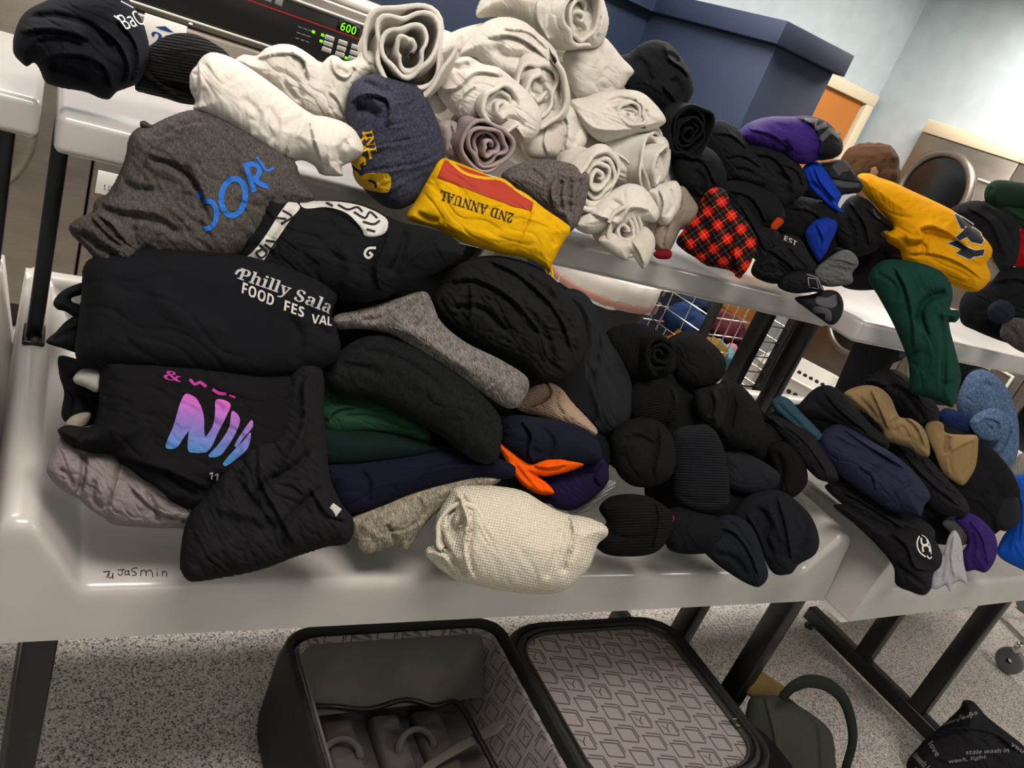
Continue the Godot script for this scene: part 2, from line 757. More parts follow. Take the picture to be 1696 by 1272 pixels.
	if opts.has("of"):
		var par: Cloth = opts["of"]
		c.root = par.root
		c.body = obj(called, mesh, mat, par.root, root_at - par.root.position, label)
	elif opts.get("solo", false):
		c.body = obj(called, mesh, mat, self, root_at)
		tag(c.body, label, category, opts.get("group", ""))
	else:
		c.root = thing(called, label, category, root_at, 0.0, opts.get("group", ""))
		c.body = obj(opts.get("part", "body"), mesh, mat, c.root)
	return c

# ---- print laid onto a cloth: triangles in picture coordinates, draped on its surface
func split(a: Vector2, b: Vector2, c: Vector2, most: float, out: PackedVector2Array, depth := 0) -> void:
	var ab := a.distance_to(b)
	var bc := b.distance_to(c)
	var ca := c.distance_to(a)
	var l := maxf(ab, maxf(bc, ca))
	if l <= most or depth > 9:
		out.append_array([a, b, c])
	elif l == ab:
		split(a, (a + b) / 2, c, most, out, depth + 1)
		split((a + b) / 2, b, c, most, out, depth + 1)
	elif l == bc:
		split(a, b, (b + c) / 2, most, out, depth + 1)
		split(a, (b + c) / 2, c, most, out, depth + 1)
	else:
		split(a, b, (c + a) / 2, most, out, depth + 1)
		split((c + a) / 2, b, c, most, out, depth + 1)

func drape(c: Cloth, tris: PackedVector2Array, mat: Material, called := "print", label := "", up := 0.0013, grad := []) -> MeshInstance3D:
	var fine := PackedVector2Array()
	for i in range(0, tris.size(), 3):
		split(tris[i], tris[i + 1], tris[i + 2], c.cell * 1.3, fine)
	var v := PackedVector3Array()
	var idx := PackedInt32Array()
	var col := PackedColorArray()
	var seen := {}
	for i in range(0, fine.size(), 3):
		var t := [fine[i], fine[i + 1], fine[i + 2]]
		if (t[1] - t[0]).cross(t[2] - t[0]) < 0:
			t = [t[0], t[2], t[1]]
		for p in t:
			var key := Vector2i(p * 16.0)
			if not seen.has(key):
				seen[key] = v.size()
				v.append(c.pt(p, c.height(p) + up) - c.root.position)
				if grad.size():
					var f := clampf((p - grad[0]).dot(grad[1] - grad[0]) / (grad[1] - grad[0]).length_squared(), 0, 1)
					col.append((grad[2] as Color).lerp(grad[3], f).srgb_to_linear())
			idx.append(seen[key])
	return obj(called, mesh_of(v, idx, PackedVector2Array(), col), mat, c.root, Vector3.ZERO, label)

func poly(f: Array, curved := true) -> PackedVector2Array:
	var line := curve2(f, true, 6.0) if curved else PackedVector2Array()
	if not curved:
		for i in range(0, f.size(), 2):
			line.append(Vector2(f[i], f[i + 1]))
	var t := Geometry2D.triangulate_polygon(line)
	var out := PackedVector2Array()
	for i in t:
		out.append(line[i])
	return out

func ribbon(f: Array, w: float, curved := true) -> PackedVector2Array:
	var line := curve2(f, false, 4.0 if curved else 400.0)
	var out := PackedVector2Array()
	for i in line.size() - 1:
		var a := line[i]
		var b := line[i + 1]
		var na := (b - line[maxi(i - 1, 0)]).normalized().orthogonal() * w * 0.5
		var nb := (line[mini(i + 2, line.size() - 1)] - a).normalized().orthogonal() * w * 0.5
		out.append_array([a - na, a + na, b + nb, a - na, b + nb, b - nb])
	return out

func font(bold := false, italic := false, face := "Droid Sans") -> SystemFont:
	var f := SystemFont.new()
	f.font_names = PackedStringArray([face])
	f.font_weight = 700 if bold else 400
	f.font_italic = italic
	return f

# lettering as triangles scaled into the box spanned by from -> from+u (width) and up v (height)
func letters(s: String, from: Vector2, u: Vector2, v: Vector2, f: Font) -> PackedVector2Array:
	var t := TextMesh.new()
	t.text = s
	t.font = f
	t.font_size = 48
	t.pixel_size = 0.01
	t.depth = 0.0
	t.curve_step = 2.0
	var a := t.get_mesh_arrays()
	var vs: PackedVector3Array = a[Mesh.ARRAY_VERTEX]
	var id = a[Mesh.ARRAY_INDEX]
	var lo := Vector2(1e9, 1e9)
	var hi := -lo
	for p in vs:
		lo = lo.min(Vector2(p.x, p.y))
		hi = hi.max(Vector2(p.x, p.y))
	var sz := hi - lo
	var out := PackedVector2Array()
	var order := []
	if id == null or id.size() == 0:
		order = range(vs.size())
	else:
		order = id
	for i in order:
		var p := vs[i]
		out.append(from + u * ((p.x - lo.x) / sz.x) + v * ((p.y - lo.y) / sz.y))
	return out

# flat lettering as thin geometry on a panel: at origin o, right u (full width), up w (height)
func flat_text(called: String, s: String, o: Vector3, u: Vector3, w: Vector3, mat: Material, parent: Node, f: Font) -> MeshInstance3D:
	var t := letters(s, Vector2.ZERO, Vector2.RIGHT, Vector2.UP, f)
	return flat_tris(called, t, o, u, w, mat, parent)

func flat_tris(called: String, t: PackedVector2Array, o: Vector3, u: Vector3, w: Vector3, mat: Material, parent: Node) -> MeshInstance3D:
	var v := PackedVector3Array()
	var idx := PackedInt32Array()
	for i in range(0, t.size(), 3):
		var q := [t[i], t[i + 1], t[i + 2]]
		if (q[1] - q[0]).cross(q[2] - q[0]) < 0:
			q = [q[0], q[2], q[1]]
		for p in q:
			idx.append(v.size())
			v.append(o + u * p.x - w * p.y)
	return obj(called, mesh_of(v, idx), mat, parent)

# the open swirl at the end of a rolled garment, facing out of the cloth at picture point p
func swirl(w: Cloth, p: Vector2, R: float, tilt: Vector3, mat: Material, opts := {}) -> void:
	var a := (w.b + tilt).normalized()
	var e := w.pt(p, w.height(p)) - w.root.position
	obj("rolled_end", roll_mesh(e + a * opts.get("out", 0.02), e - a * 0.09, R, opts), mat, w.root)

# ---------------------------------------------------------------- rolled cloth: a sheet wound in a spiral, open end towards e
# e, f picture points of the near and far end; le, lf their lift off the pile surface
func roll(called: String, label: String, category: String, mat: Material, e: Vector2, le: float, f: Vector2, lf: float, R: float, opts := {}) -> Node3D:
	count += 1
	var sf: Array = surfs[opts.get("s", "U")]
	var E := on_plane(e, sf[0] + sf[1] * le, sf[1])
	var F := on_plane(f, sf[0] + sf[1] * lf, sf[1])
	var rt := thing(called, label, category, (E + F) * 0.5, 0.0, opts.get("group", ""))
	var m := roll_mesh(E - rt.position, F - rt.position, R, opts)
	obj(opts.get("part", "rolled_sheet"), m, mat, rt)
	return rt

func roll_mesh(E: Vector3, F: Vector3, R: float, opts := {}) -> ArrayMesh:
	var ax := (E - F)
	var L := ax.length()
	ax /= L
	var u := Vector3.UP.cross(ax).normalized()
	var w := ax.cross(u).normalized()
	var turns: float = opts.get("turns", 3.2) * 1.45
	var th: float = opts.get("th", 0.010) * 0.8
	var sq: float = opts.get("sq", 1.0)
	var rag: float = opts.get("rag", 0.25) * 0.6
	var cr: float = opts.get("cr", 0.1)
	var dish: float = opts.get("dish", -0.15)
	var start: float = opts.get("a0", 0.0)
	var taper: float = opts.get("taper", 0.3)
	var fn := FastNoiseLite.new()
	fn.seed = count * 31 + int(opts.get("sd", 0))
	fn.frequency = 1.0
	fn.fractal_octaves = 1
	var N := int(turns * 40)
	var M := 14
	var v := PackedVector3Array()
	var uv := PackedVector2Array()
	var idx := PackedInt32Array()
	var row := 2 * M + 1
	var last := 0.0
	for i in N + 1:
		var f := float(i) / N
		var a := start + turns * TAU * f
		var inner := f < 1.0 - 1.15 / turns
		var tmin := 0.45 if inner else 0.0
		var ca := cos(a)
		var sa := sin(a)
		var base := R * (0.1 + 0.9 * pow(f, 0.85))
		var off := R * (rag * fn.get_noise_2d(f * turns * 1.1, 7.3) * 1.6 + dish * (1.0 - f))
		for side in 2:
			for jj in M:
				var j := jj if side == 0 else M - 1 - jj
				var t := tmin + (1.0 - tmin) * (1.0 - pow(1.0 - float(j) / (M - 1), 1.6))
				var lump := fn.get_noise_3d(ca * 0.5, sa * 0.5, t * 1.2) * cr * 1.7 + fn.get_noise_3d(ca * 1.0 + 9.0, sa * 1.0, t * 2.2) * cr * 0.5
				var fold := fn.get_noise_3d(ca * 0.75 + 4.0, sa * 0.75, f * 2.6 + t * 0.4) * (cr * 1.7 + 0.05) * (1.0 - f * 0.55)
				var r := base * (1.0 + lump + fold)
				r *= 1.0 - taper * pow(1.0 - t, 2.5)
				r += (th * 0.5 if side == 0 else -th * 0.5)
				var p := F + ax * (L * t + off * t * t * t)
				v.append(p + (u * ca + w * sa * sq) * maxf(r, 0.001))
				uv.append(Vector2(a * base, t * L))
			if side == 0:
				# the rounded lip between outer and inner face
				var tip := v[v.size() - 1]
				var out := (u * ca + w * sa * sq).normalized()
				v.append(tip + ax * th * 0.5 - out * th * 0.5)
				uv.append(Vector2(a * base, L))
		if i > 0:
			var b0 := (i - 1) * row
			for j in row - 1:
				idx.append_array([b0 + j, b0 + j + 1, b0 + row + j, b0 + j + 1, b0 + row + j + 1, b0 + row + j])
	return mesh_of(v, idx, uv)

# ================================================================ the scene
func _ready() -> void:
	cam_basis = Basis(Vector3.UP, -0.60504) * Basis(Vector3.RIGHT, -0.38224) * Basis(Vector3.BACK, 0.37956)
	var cam := Camera3D.new()
	cam.name = "camera"
	cam.transform = Transform3D(cam_basis, EYE)
	cam.keep_aspect = Camera3D.KEEP_HEIGHT
	cam.fov = rad_to_deg(2.0 * atan(636.0 / FOCAL))
	cam.near = 0.05
	cam.far = 40.0
	add_child(cam)
	cam.current = true
	var env := Environment.new()
	env.background_mode = Environment.BG_COLOR
	env.background_color = Color(0.02, 0.02, 0.02)
	env.tonemap_mode = Environment.TONE_MAPPER_LINEAR
	env.tonemap_exposure = 1.0
	env.sdfgi_enabled = true
	env.ssao_enabled = true
	env.ssil_enabled = true
	var we := WorldEnvironment.new()
	we.name = "world_environment"
	we.environment = env
	add_child(we)
	make_textures()
	# ceiling light panels: [x, z, energy]
	var li := 0
	for p in [[-0.6, -3.0, 8.5], [2.0, -3.0, 8.5], [4.3, -2.9, 6.0], [0.3, -0.3, 4.4], [4.0, 0.6, 4.0], [0.3, 2.6, 1.6]]:
		ceiling_lamp(p[0], p[1], p[2], ["flat white ceiling light panel above the washers' left end", "flat white ceiling light panel above the washers behind the white clothes", "flat white ceiling light panel above the laundry basket", "flat white ceiling light panel right above the handwritten-name table", "flat white ceiling light panel over the right table's front", "flat white ceiling light panel behind the photographer"][li])
		li += 1
	build_room()
	build_machines()
	build_tables()
	build_floor_things()
	# resting surfaces of the heaps: a point and the way they face
	surfs["L"] = [Vector3(0, 0.72, -1.0), Vector3(0, 0.72, 1.0).normalized()]
	surfs["U"] = [Vector3(0, 1.25, -1.40), Vector3(0, 0.62, 1.0).normalized()]
	surfs["L2"] = [Vector3(1.9, 0.72, -0.93), Vector3(-0.05, 0.85, 1.0).normalized()]
	surfs["U2"] = [Vector3(1.9, 1.25, -1.33), Vector3(-0.05, 0.62, 1.0).normalized()]
	surfs["S"] = [Vector3(0, 1.265, -1.5), Vector3(0, 0.35, 1.0).normalized()]
	surfs["F"] = [Vector3(0, 0.70, -1.0), Vector3(0, 1.0, 0.5).normalized()]
	surfs["G"] = [Vector3(2.6, 0.0, -0.85), Vector3(0, 0.6, 1.0).normalized()]
	build_lower_heap()
	build_upper_heap()
	build_right_heap()
	build_next_table_heap()

func ceiling_lamp(x: float, z: float, e: float, label: String) -> void:
	var t := thing("ceiling_light", label, "ceiling light", Vector3(x, 2.94, z), 0.0, "ceiling light panels")
	obj("frame", join([[box(Vector3(1.26, 0.05, 0.03)), xf(0, 0, 0.315)], [box(Vector3(1.26, 0.05, 0.03)), xf(0, 0, -0.315)], [box(Vector3(0.03, 0.05, 0.6)), xf(0.615, 0, 0)], [box(Vector3(0.03, 0.05, 0.6)), xf(-0.615, 0, 0)]]), plain(Color(0.9, 0.9, 0.9), 0.4), t)
	obj("diffuser", box(Vector3(1.2, 0.02, 0.6)), glowing(Color(1, 0.95, 0.87), 4.0), t)
	var l := AreaLight3D.new()
	l.name = "panel_light"
	l.area_size = Vector2(1.2, 0.6)
	l.light_color = Color(1.0, 0.963, 0.938)
	l.light_energy = e
	l.area_range = 14.0
	l.area_attenuation = 2.0
	l.shadow_enabled = true
	t.add_child(l)
	l.position = Vector3(0, -0.03, 0)
	l.rotation.x = -PI / 2

func build_room() -> void:
	var fl := plain(Color(1.0, 0.985, 0.975), 0.45, 0.0, "floor")
	fl.albedo_texture = tex["flakes"]
	fl.uv1_triplanar = true
	fl.uv1_world_triplanar = true
	fl.uv1_scale = Vector3(1.0, 1.0, 1.0) * 0.62
	struct("floor", box(Vector3(8.6, 0.1, 8.2)), fl, Vector3(1.1, -0.05, -0.6))
	var wall := plain(Color(0.74, 0.79, 0.81), 0.8, 0.0, "wall")
	wall.albedo_texture = tex["paint"]
	wall.uv1_triplanar = true
	wall.uv1_world_triplanar = true
	struct("ceiling", box(Vector3(8.6, 0.1, 8.2)), plain(Color(0.86, 0.86, 0.84), 0.9), Vector3(1.1, 3.03, -0.6))
	struct("wall_back", box(Vector3(8.6, 3.0, 0.12)), wall, Vector3(1.1, 1.5, -4.47))
	struct("wall_right", box(Vector3(0.12, 3.0, 8.0)), wall, Vector3(5.17, 1.5, -0.6))
	struct("wall_left", box(Vector3(0.12, 3.0, 8.0)), wall, Vector3(-3.06, 1.5, -0.6))
	struct("wall_front", box(Vector3(8.6, 3.0, 0.12)), wall, Vector3(1.1, 1.5, 3.4))
	var navy := plain(Color(0.068, 0.135, 0.235), 0.75, 0.0, "navy")
	navy.albedo_texture = tex["paint"]
	navy.uv1_triplanar = true
	navy.uv1_world_triplanar = true
	# navy partition round the washers, with its overhanging cap
	var pm := struct("wall_partition", rbox(Vector3(0.42, 1.98, 1.24), 0.004, 1), navy, Vector3(3.09, 0.99, -3.79))
	struct("wall_partition_rear", box(Vector3(5.88, 1.98, 0.12)), navy, Vector3(-0.06, 0.99, -4.31))
	struct("trim_1", rbox(Vector3(0.50, 0.105, 1.28), 0.004, 1), navy, Vector3(3.09, 2.033, -3.77))
	struct("trim_2", box(Vector3(5.84, 0.105, 0.2)), navy, Vector3(-0.08, 2.033, -4.28))
	var chip := plain(Color(0.62, 0.42, 0.25), 0.8)
	for c in [[0.70, 0.05], [0.605, 0.07]]:
		struct("bare_chip", rbox(Vector3(0.012, c[1], 0.004), 0.0015, 1), chip, Vector3(-0.205, c[0] - 0.99, 0.621), pm)
	# door in the far corner
	var cream := plain(Color(0.82, 0.77, 0.66), 0.5)
	var wood := plain(Color(0.80, 0.49, 0.17), 0.45, 0.0, "wood")
	wood.albedo_texture = tex["wood"]
	var d := struct("door_1", rbox(Vector3(0.82, 2.03, 0.045), 0.004, 1), wood, Vector3(4.52, 1.02, -4.38))
	struct("door_frame", join([[rbox(Vector3(0.08, 2.12, 0.10), 0.006, 1), xf(0.46, 0.03, 0.01)], [rbox(Vector3(0.08, 2.12, 0.10), 0.006, 1), xf(-0.46, 0.03, 0.01)], [rbox(Vector3(1.004, 0.08, 0.106), 0.006, 1), xf(0, 1.055, 0.01)]]), cream, Vector3.ZERO, d)
	struct("door_handle", join([bar(Vector3(-0.34, -0.05, 0.02), Vector3(-0.34, -0.05, 0.07), 0.012), bar(Vector3(-0.34, -0.05, 0.07), Vector3(-0.23, -0.05, 0.07), 0.010)]), plain(Color(0.7, 0.7, 0.68), 0.3, 1.0), Vector3.ZERO, d)
	var sw := thing("wall_plate", "small white wall plate with a dark slot beside the dryers", "wall plate", Vector3(5.105, 1.70, -4.10), -PI / 2)
	obj("plate", rbox(Vector3(0.12, 0.16, 0.016), 0.006, 2), plain(Color(0.86, 0.83, 0.76), 0.5), sw)
	obj("slot", rbox(Vector3(0.06, 0.03, 0.006), 0.002, 1), plain(Color(0.2, 0.2, 0.2), 0.5), sw, Vector3(0, 0.02, 0.009))

func steel_mat(c := Color(0.60, 0.57, 0.53), rough := 0.42) -> StandardMaterial3D:
	var m := plain(c, rough, 0.85, "steel")
	m.albedo_texture = tex["steel"]
	m.uv1_triplanar = true
	m.uv1_scale = Vector3(0.7, 3.0, 0.7)
	return m

func ring(r0: float, r1: float, z0: float, z1: float, seg := 48) -> ArrayMesh:
	# a round bezel facing +z, between radii r0 and r1, from depth z0 at the rim to z1 proud
	var prof := [[r0, z0], [r0, z1 * 0.7], [r0 + (r1 - r0) * 0.2, z1], [r0 + (r1 - r0) * 0.7, z1], [r1, z1 * 0.6], [r1, z0]]
	var m := lathe(prof, seg)
	var st := SurfaceTool.new()
	st.append_from(m, 0, Transform3D(Basis(Vector3.RIGHT, PI / 2), Vector3.ZERO))
	return st.commit()

func build_machines() -> void:
	var steel := steel_mat()
	var black := plain(Color(0.025, 0.024, 0.024), 0.35)
	var dark := plain(Color(0.04, 0.04, 0.045), 0.15)
	var pale := plain(Color(0.75, 0.74, 0.70), 0.4)
	var white := plain(Color(0.85, 0.85, 0.83), 0.5)
	var green := plain(Color(0.03, 0.42, 0.30), 0.4)
	var f := font(true)
	# ---- front loading washers along the aisle behind the tables
	for k in 4:
		var w := 0.93
		var x := 0.178 + w * 0.5 + (k - 1) * w - (0.0 if k < 1 else 0.0)
		var lab: String = ["steel front-load washer seen past the left posts, its round door rim showing", "steel front-load washer with a lit green 600 display on its black panel", "steel front-load washer standing behind the white clothes heap", "steel front-load washer at the far left end of the row"][k]
		var xx: float = [0.178 - w * 0.5, 0.178 + w * 0.5, 0.178 + w * 1.5, 0.178 - w * 1.5][k]
		var t := thing("washing_machine", lab, "washing machine", Vector3(xx, 0, -3.2))
		obj("cabinet", rbox(Vector3(w - 0.006, 1.13, 0.78), 0.008, 1), steel, t, Vector3(0, 0.665, -0.39))
		obj("plinth", rbox(Vector3(w - 0.02, 0.1, 0.74), 0.004, 1), black, t, Vector3(0, 0.05, -0.40))
		# slanted head: panel leaning back under the lid
		obj("head", rbox(Vector3(w - 0.004, 0.245, 0.74), 0.01, 1), steel, t, Vector3(0, 1.353, -0.41))
		obj("top_lid", rbox(Vector3(w - 0.004, 0.03, 0.70), 0.008, 1), pale, t, Vector3(0, 1.49, -0.44))
		obj("door_rim", ring(0.20, 0.29, 0.0, 0.05), steel, t, Vector3(0, 0.74, 0.0))
		var gl := lathe([[0.0, 0.03], [0.1, 0.028], [0.17, 0.018], [0.205, 0.0]], 40)
		var st := SurfaceTool.new()
		st.append_from(gl, 0, Transform3D(Basis(Vector3.RIGHT, PI / 2), Vector3.ZERO))
		obj("door_glass", st.commit(), dark, t, Vector3(0, 0.74, 0.012))
		obj("door_handle", rbox(Vector3(0.04, 0.16, 0.03), 0.012, 2), black, t, Vector3(-0.30, 0.74, 0.04))
		var pn := obj("control_panel", rbox(Vector3(w - 0.05, 0.165, 0.012), 0.004, 1), black, t, Vector3(0, 1.345, -0.036))
		obj("trim_strip", rbox(Vector3(w - 0.03, 0.008, 0.018), 0.003, 1), pale, t, Vector3(0, 1.256, -0.034))
		obj("trim_strip", rbox(Vector3(w - 0.03, 0.008, 0.018), 0.003, 1), pale, t, Vector3(0, 1.437, -0.034))
		if k > 1:
			continue
		obj("red_line", box(Vector3(w - 0.05, 0.004, 0.003)), plain(Color(0.62, 0.07, 0.05), 0.4), t, Vector3(0, 1.3835, -0.029))
		var hw := w * 0.5
		# keypad: three columns of pale keys with a lit pip beside some
		for r in 3:
			for q in 3:
				obj("key", rbox(Vector3(0.036, 0.017, 0.006), 0.003, 1), plain(Color(0.62, 0.62, 0.60), 0.5), t, Vector3(0.238 + q * 0.052, 1.352 - r * 0.0215, -0.027))
		for p in [[0.211, 1.354], [0.211, 1.332], [0.317, 1.304], [0.176, 1.354]]:
			obj("indicator_light", rbox(Vector3(0.011, 0.009, 0.004), 0.0015, 1), glowing(Color(0.35, 1.0, 0.05), 1.6), t, Vector3(p[0], p[1], -0.0275))
		obj("start_key", rbox(Vector3(0.038, 0.021, 0.006), 0.004, 1), green, t, Vector3(0.398, 1.318, -0.027))
		obj("display_window", rbox(Vector3(0.085, 0.042, 0.004), 0.002, 1), plain(Color(0.01, 0.015, 0.01), 0.2), t, Vector3(0.298, 1.4065, -0.029))
		flat_text("display_digits", "600", Vector3(0.268, 1.393, -0.0262), Vector3(0.058, 0, 0), Vector3(0, 0.027, 0), glowing(Color(0.42, 1.0, 0.03), 1.8), t, font(true, true, "Droid Sans Mono"))
		flat_text("maker_mark", "Quantum", Vector3(0.272, 1.4285, -0.0265), Vector3(0.042, 0, 0), Vector3(0, 0.007, 0), white, t, font())
		for p in [0.12, 0.14, 0.158]:
			for r in 3:
				flat_text("legend", ["Heavy", "Normal", "Light"][r], Vector3(p - 0.002, 1.352 - r * 0.02, -0.0275), Vector3(0.014, 0, 0), Vector3(0, 0.005, 0), pale, t, font())
		# left half: instruction pictures, small round coin marks and the green start label
		for q in 4:
			obj("picture_key", rbox(Vector3(0.026, 0.022, 0.003), 0.006, 2), plain(Color(0.5, 0.5, 0.5), 0.5), t, Vector3(-0.08 + q * 0.038, 1.412, -0.0285))
		for q in 4:
			flat_tris("pictogram", ribbon([0.0, 0.0, 0.012, 0.012, 0.02, 0.002, 0.028, 0.014], 0.003, false), Vector3(-0.36 + q * 0.058, 1.375, -0.0275), Vector3(1, 0, 0), Vector3(0, -1, 0), white, t)
			flat_text("legend", ["1 LOAD", "2 ADD SOAP", "3 SELECT", "4 START"][q], Vector3(-0.365 + q * 0.058, 1.352, -0.0275), Vector3(0.036, 0, 0), Vector3(0, 0.006, 0), white, t, font())
		obj("start_mark", rbox(Vector3(0.022, 0.012, 0.003), 0.002, 1), green, t, Vector3(-0.176, 1.382, -0.0285))
		# size plate with its blue number, half hidden by the hat
		var pl := obj("size_plate", rbox(Vector3(0.135, 0.125, 0.004), 0.002, 1), white, t, Vector3(-0.315, 1.175, 0.003))
		flat_text("plate_number", "25", Vector3(-0.038, -0.045, 0.0028), Vector3(0.076, 0, 0), Vector3(0, 0.06, 0), plain(Color(0.03, 0.16, 0.5), 0.5), pl, font(true, false, "Droid Serif"))
		flat_tris("plate_emblem", poly([-0.03, -0.03, 0.0, -0.042, 0.03, -0.03, 0.012, -0.026, -0.012, -0.026]), Vector3(0, 0, 0.0028), Vector3(1, 0, 0), Vector3(0, 1, 0), plain(Color(0.08, 0.2, 0.45), 0.5), pl)
		obj("screw", lathe([[0.0, 0.006], [0.006, 0.004], [0.008, 0.0]], 12), pale, t, Vector3(-0.235, 1.245, -0.028))
		# pale card with a printed mark lower on the front, by the left seam
		var cd := obj("notice_card", rbox(Vector3(0.17, 0.085, 0.003), 0.001, 1), white, t, Vector3(-0.36 if k == 1 else -0.3, 0.63, 0.002))
		flat_text("notice_text", "1. LOAD", Vector3(-0.06, -0.026, 0.0022), Vector3(0.05, 0, 0), Vector3(0, 0.022, 0), plain(Color(0.15, 0.15, 0.15), 0.6), cd, font(true))
	# ---- stacked dryers on the right wall
	var cream := plain(Color(0.80, 0.75, 0.64), 0.5)
	for k in 4:
		var wz := 0.74
		var z := -3.86 + wz * 0.5 + k * wz
		var lab: String = ["stainless stacked dryer nearest the far corner, large round dark door", "stainless stacked dryer second from the corner, behind the green roll", "stainless stacked dryer third from the corner", "stainless stacked dryer fourth from the corner"][k]
		var t := thing("dryer", lab, "dryer", Vector3(5.02, 0, z), -PI / 2)
		obj("cabinet", rbox(Vector3(wz - 0.004, 1.98, 0.06), 0.006, 1), steel, t, Vector3(0, 0.99, -0.03))
		obj("top_fascia", rbox(Vector3(wz, 0.085, 0.07), 0.004, 1), cream, t, Vector3(0, 2.025, -0.03))
		for s in 2:
			var y := 1.66 - s * 0.95
			var dx := -0.06
			var dr := obj("door", ring(0.225, 0.275, 0.0, 0.03), steel, t, Vector3(dx, y, 0.0))
			obj("door_edge", join([bar(Vector3(0.25, 0.16, 0.01), Vector3(0.37, 0.16, 0.01), 0.008), bar(Vector3(0.37, 0.16, 0.01), Vector3(0.37, -0.2, 0.01), 0.01)]), pale, dr)
			var gl := lathe([[0.0, 0.012], [0.15, 0.01], [0.228, 0.0]], 40)
			var st := SurfaceTool.new()
			st.append_from(gl, 0, Transform3D(Basis(Vector3.RIGHT, PI / 2), Vector3.ZERO))
			obj("door_glass", st.commit(), plain(Color(0.06, 0.062, 0.064), 0.2), dr, Vector3(0, 0, 0.006))
			obj("door_latch", rbox(Vector3(0.05, 0.07, 0.04), 0.012, 2), pale, t, Vector3(0.30, y - 0.12, 0.02))
			obj("card_reader", rbox(Vector3(0.10, 0.2, 0.012), 0.005, 1), plain(Color(0.45, 0.43, 0.40), 0.4, 0.5), t, Vector3(0.3, y - 0.38, 0.004))

# ---------------------------------------------------------------- tables
func tray_mesh() -> ArrayMesh:
	# cross profile of the moulded tray along x: outer edge, rim, sloping inner wall, floor ... mirrored
	var half := [[-0.03, 0.60], [-0.026, 0.615], [0.010, 0.785], [0.013, 0.798], [0.018, 0.808], [0.025, 0.8135], [0.034, 0.815], [0.045, 0.8145], [0.053, 0.811], [0.059, 0.805], [0.064, 0.797], [0.067, 0.792], [0.115, 0.714], [0.120, 0.7065], [0.125, 0.7025], [0.131, 0.7005], [0.138, 0.700], [0.150, 0.700]]
	var prof := []
	for p in half:
		prof.append([maxf(p[0], 0.004), p[1]])
	for k in range(1, 12):
		prof.append([0.145 + (1.70 - 0.145) * k / 12.0, 0.70])
	for i in range(half.size() - 1, -1, -1):
		prof.append([1.845 - half[i][0], half[i][1]])
	var rows := []   # [z, fold down for the front lip, ramp height at the back]
	rows.append([-1.000, -1.0, 0.0])
	rows.append([-1.000, 0.035, 0.0])
	for q in [[-1.0, 0.02], [-1.0015, 0.012], [-1.005, 0.006], [-1.010, 0.002], [-1.016, 0.0], [-1.022, 0.0]]:
		rows.append([q[0], q[1], 0.0])
	for k in 6:
		rows.append([-1.1 - k * 0.12, 0.0, 0.0])
	for q in [[-1.775, 0.703], [-1.79, 0.715], [-1.815, 0.78], [-1.825, 0.803], [-1.833, 0.811], [-1.845, 0.8155], [-1.865, 0.8155], [-1.875, 0.812], [-1.882, 0.80]]:
		rows.append([q[0], 0.0, q[1]])
	rows.append([-1.885, -1.0, 0.0])
	var v := PackedVector3Array()
	var idx := PackedInt32Array()
	var m := prof.size()
	for r in rows:
		for p in prof:
			var y: float = maxf(p[1], r[2])
			if p[1] < 0.65:
				y = p[1]
			if r[1] < 0:
				y = 0.60
			else:
				y = maxf(0.601, y - r[1])
			v.append(Vector3(p[0], y, r[0]))
	for i in rows.size() - 1:
		for j in m - 1:
			var k := i * m + j
			idx.append_array([k, k + m, k + 1, k + 1, k + m, k + m + 1])
	# underside
	var b := v.size()
	v.append_array([Vector3(-0.03, 0.60, -1.0), Vector3(1.875, 0.60, -1.0), Vector3(1.875, 0.60, -1.885), Vector3(-0.03, 0.60, -1.885)])
	idx.append_array([b, b + 1, b + 2, b, b + 2, b + 3])
	return mesh_of(v, idx)

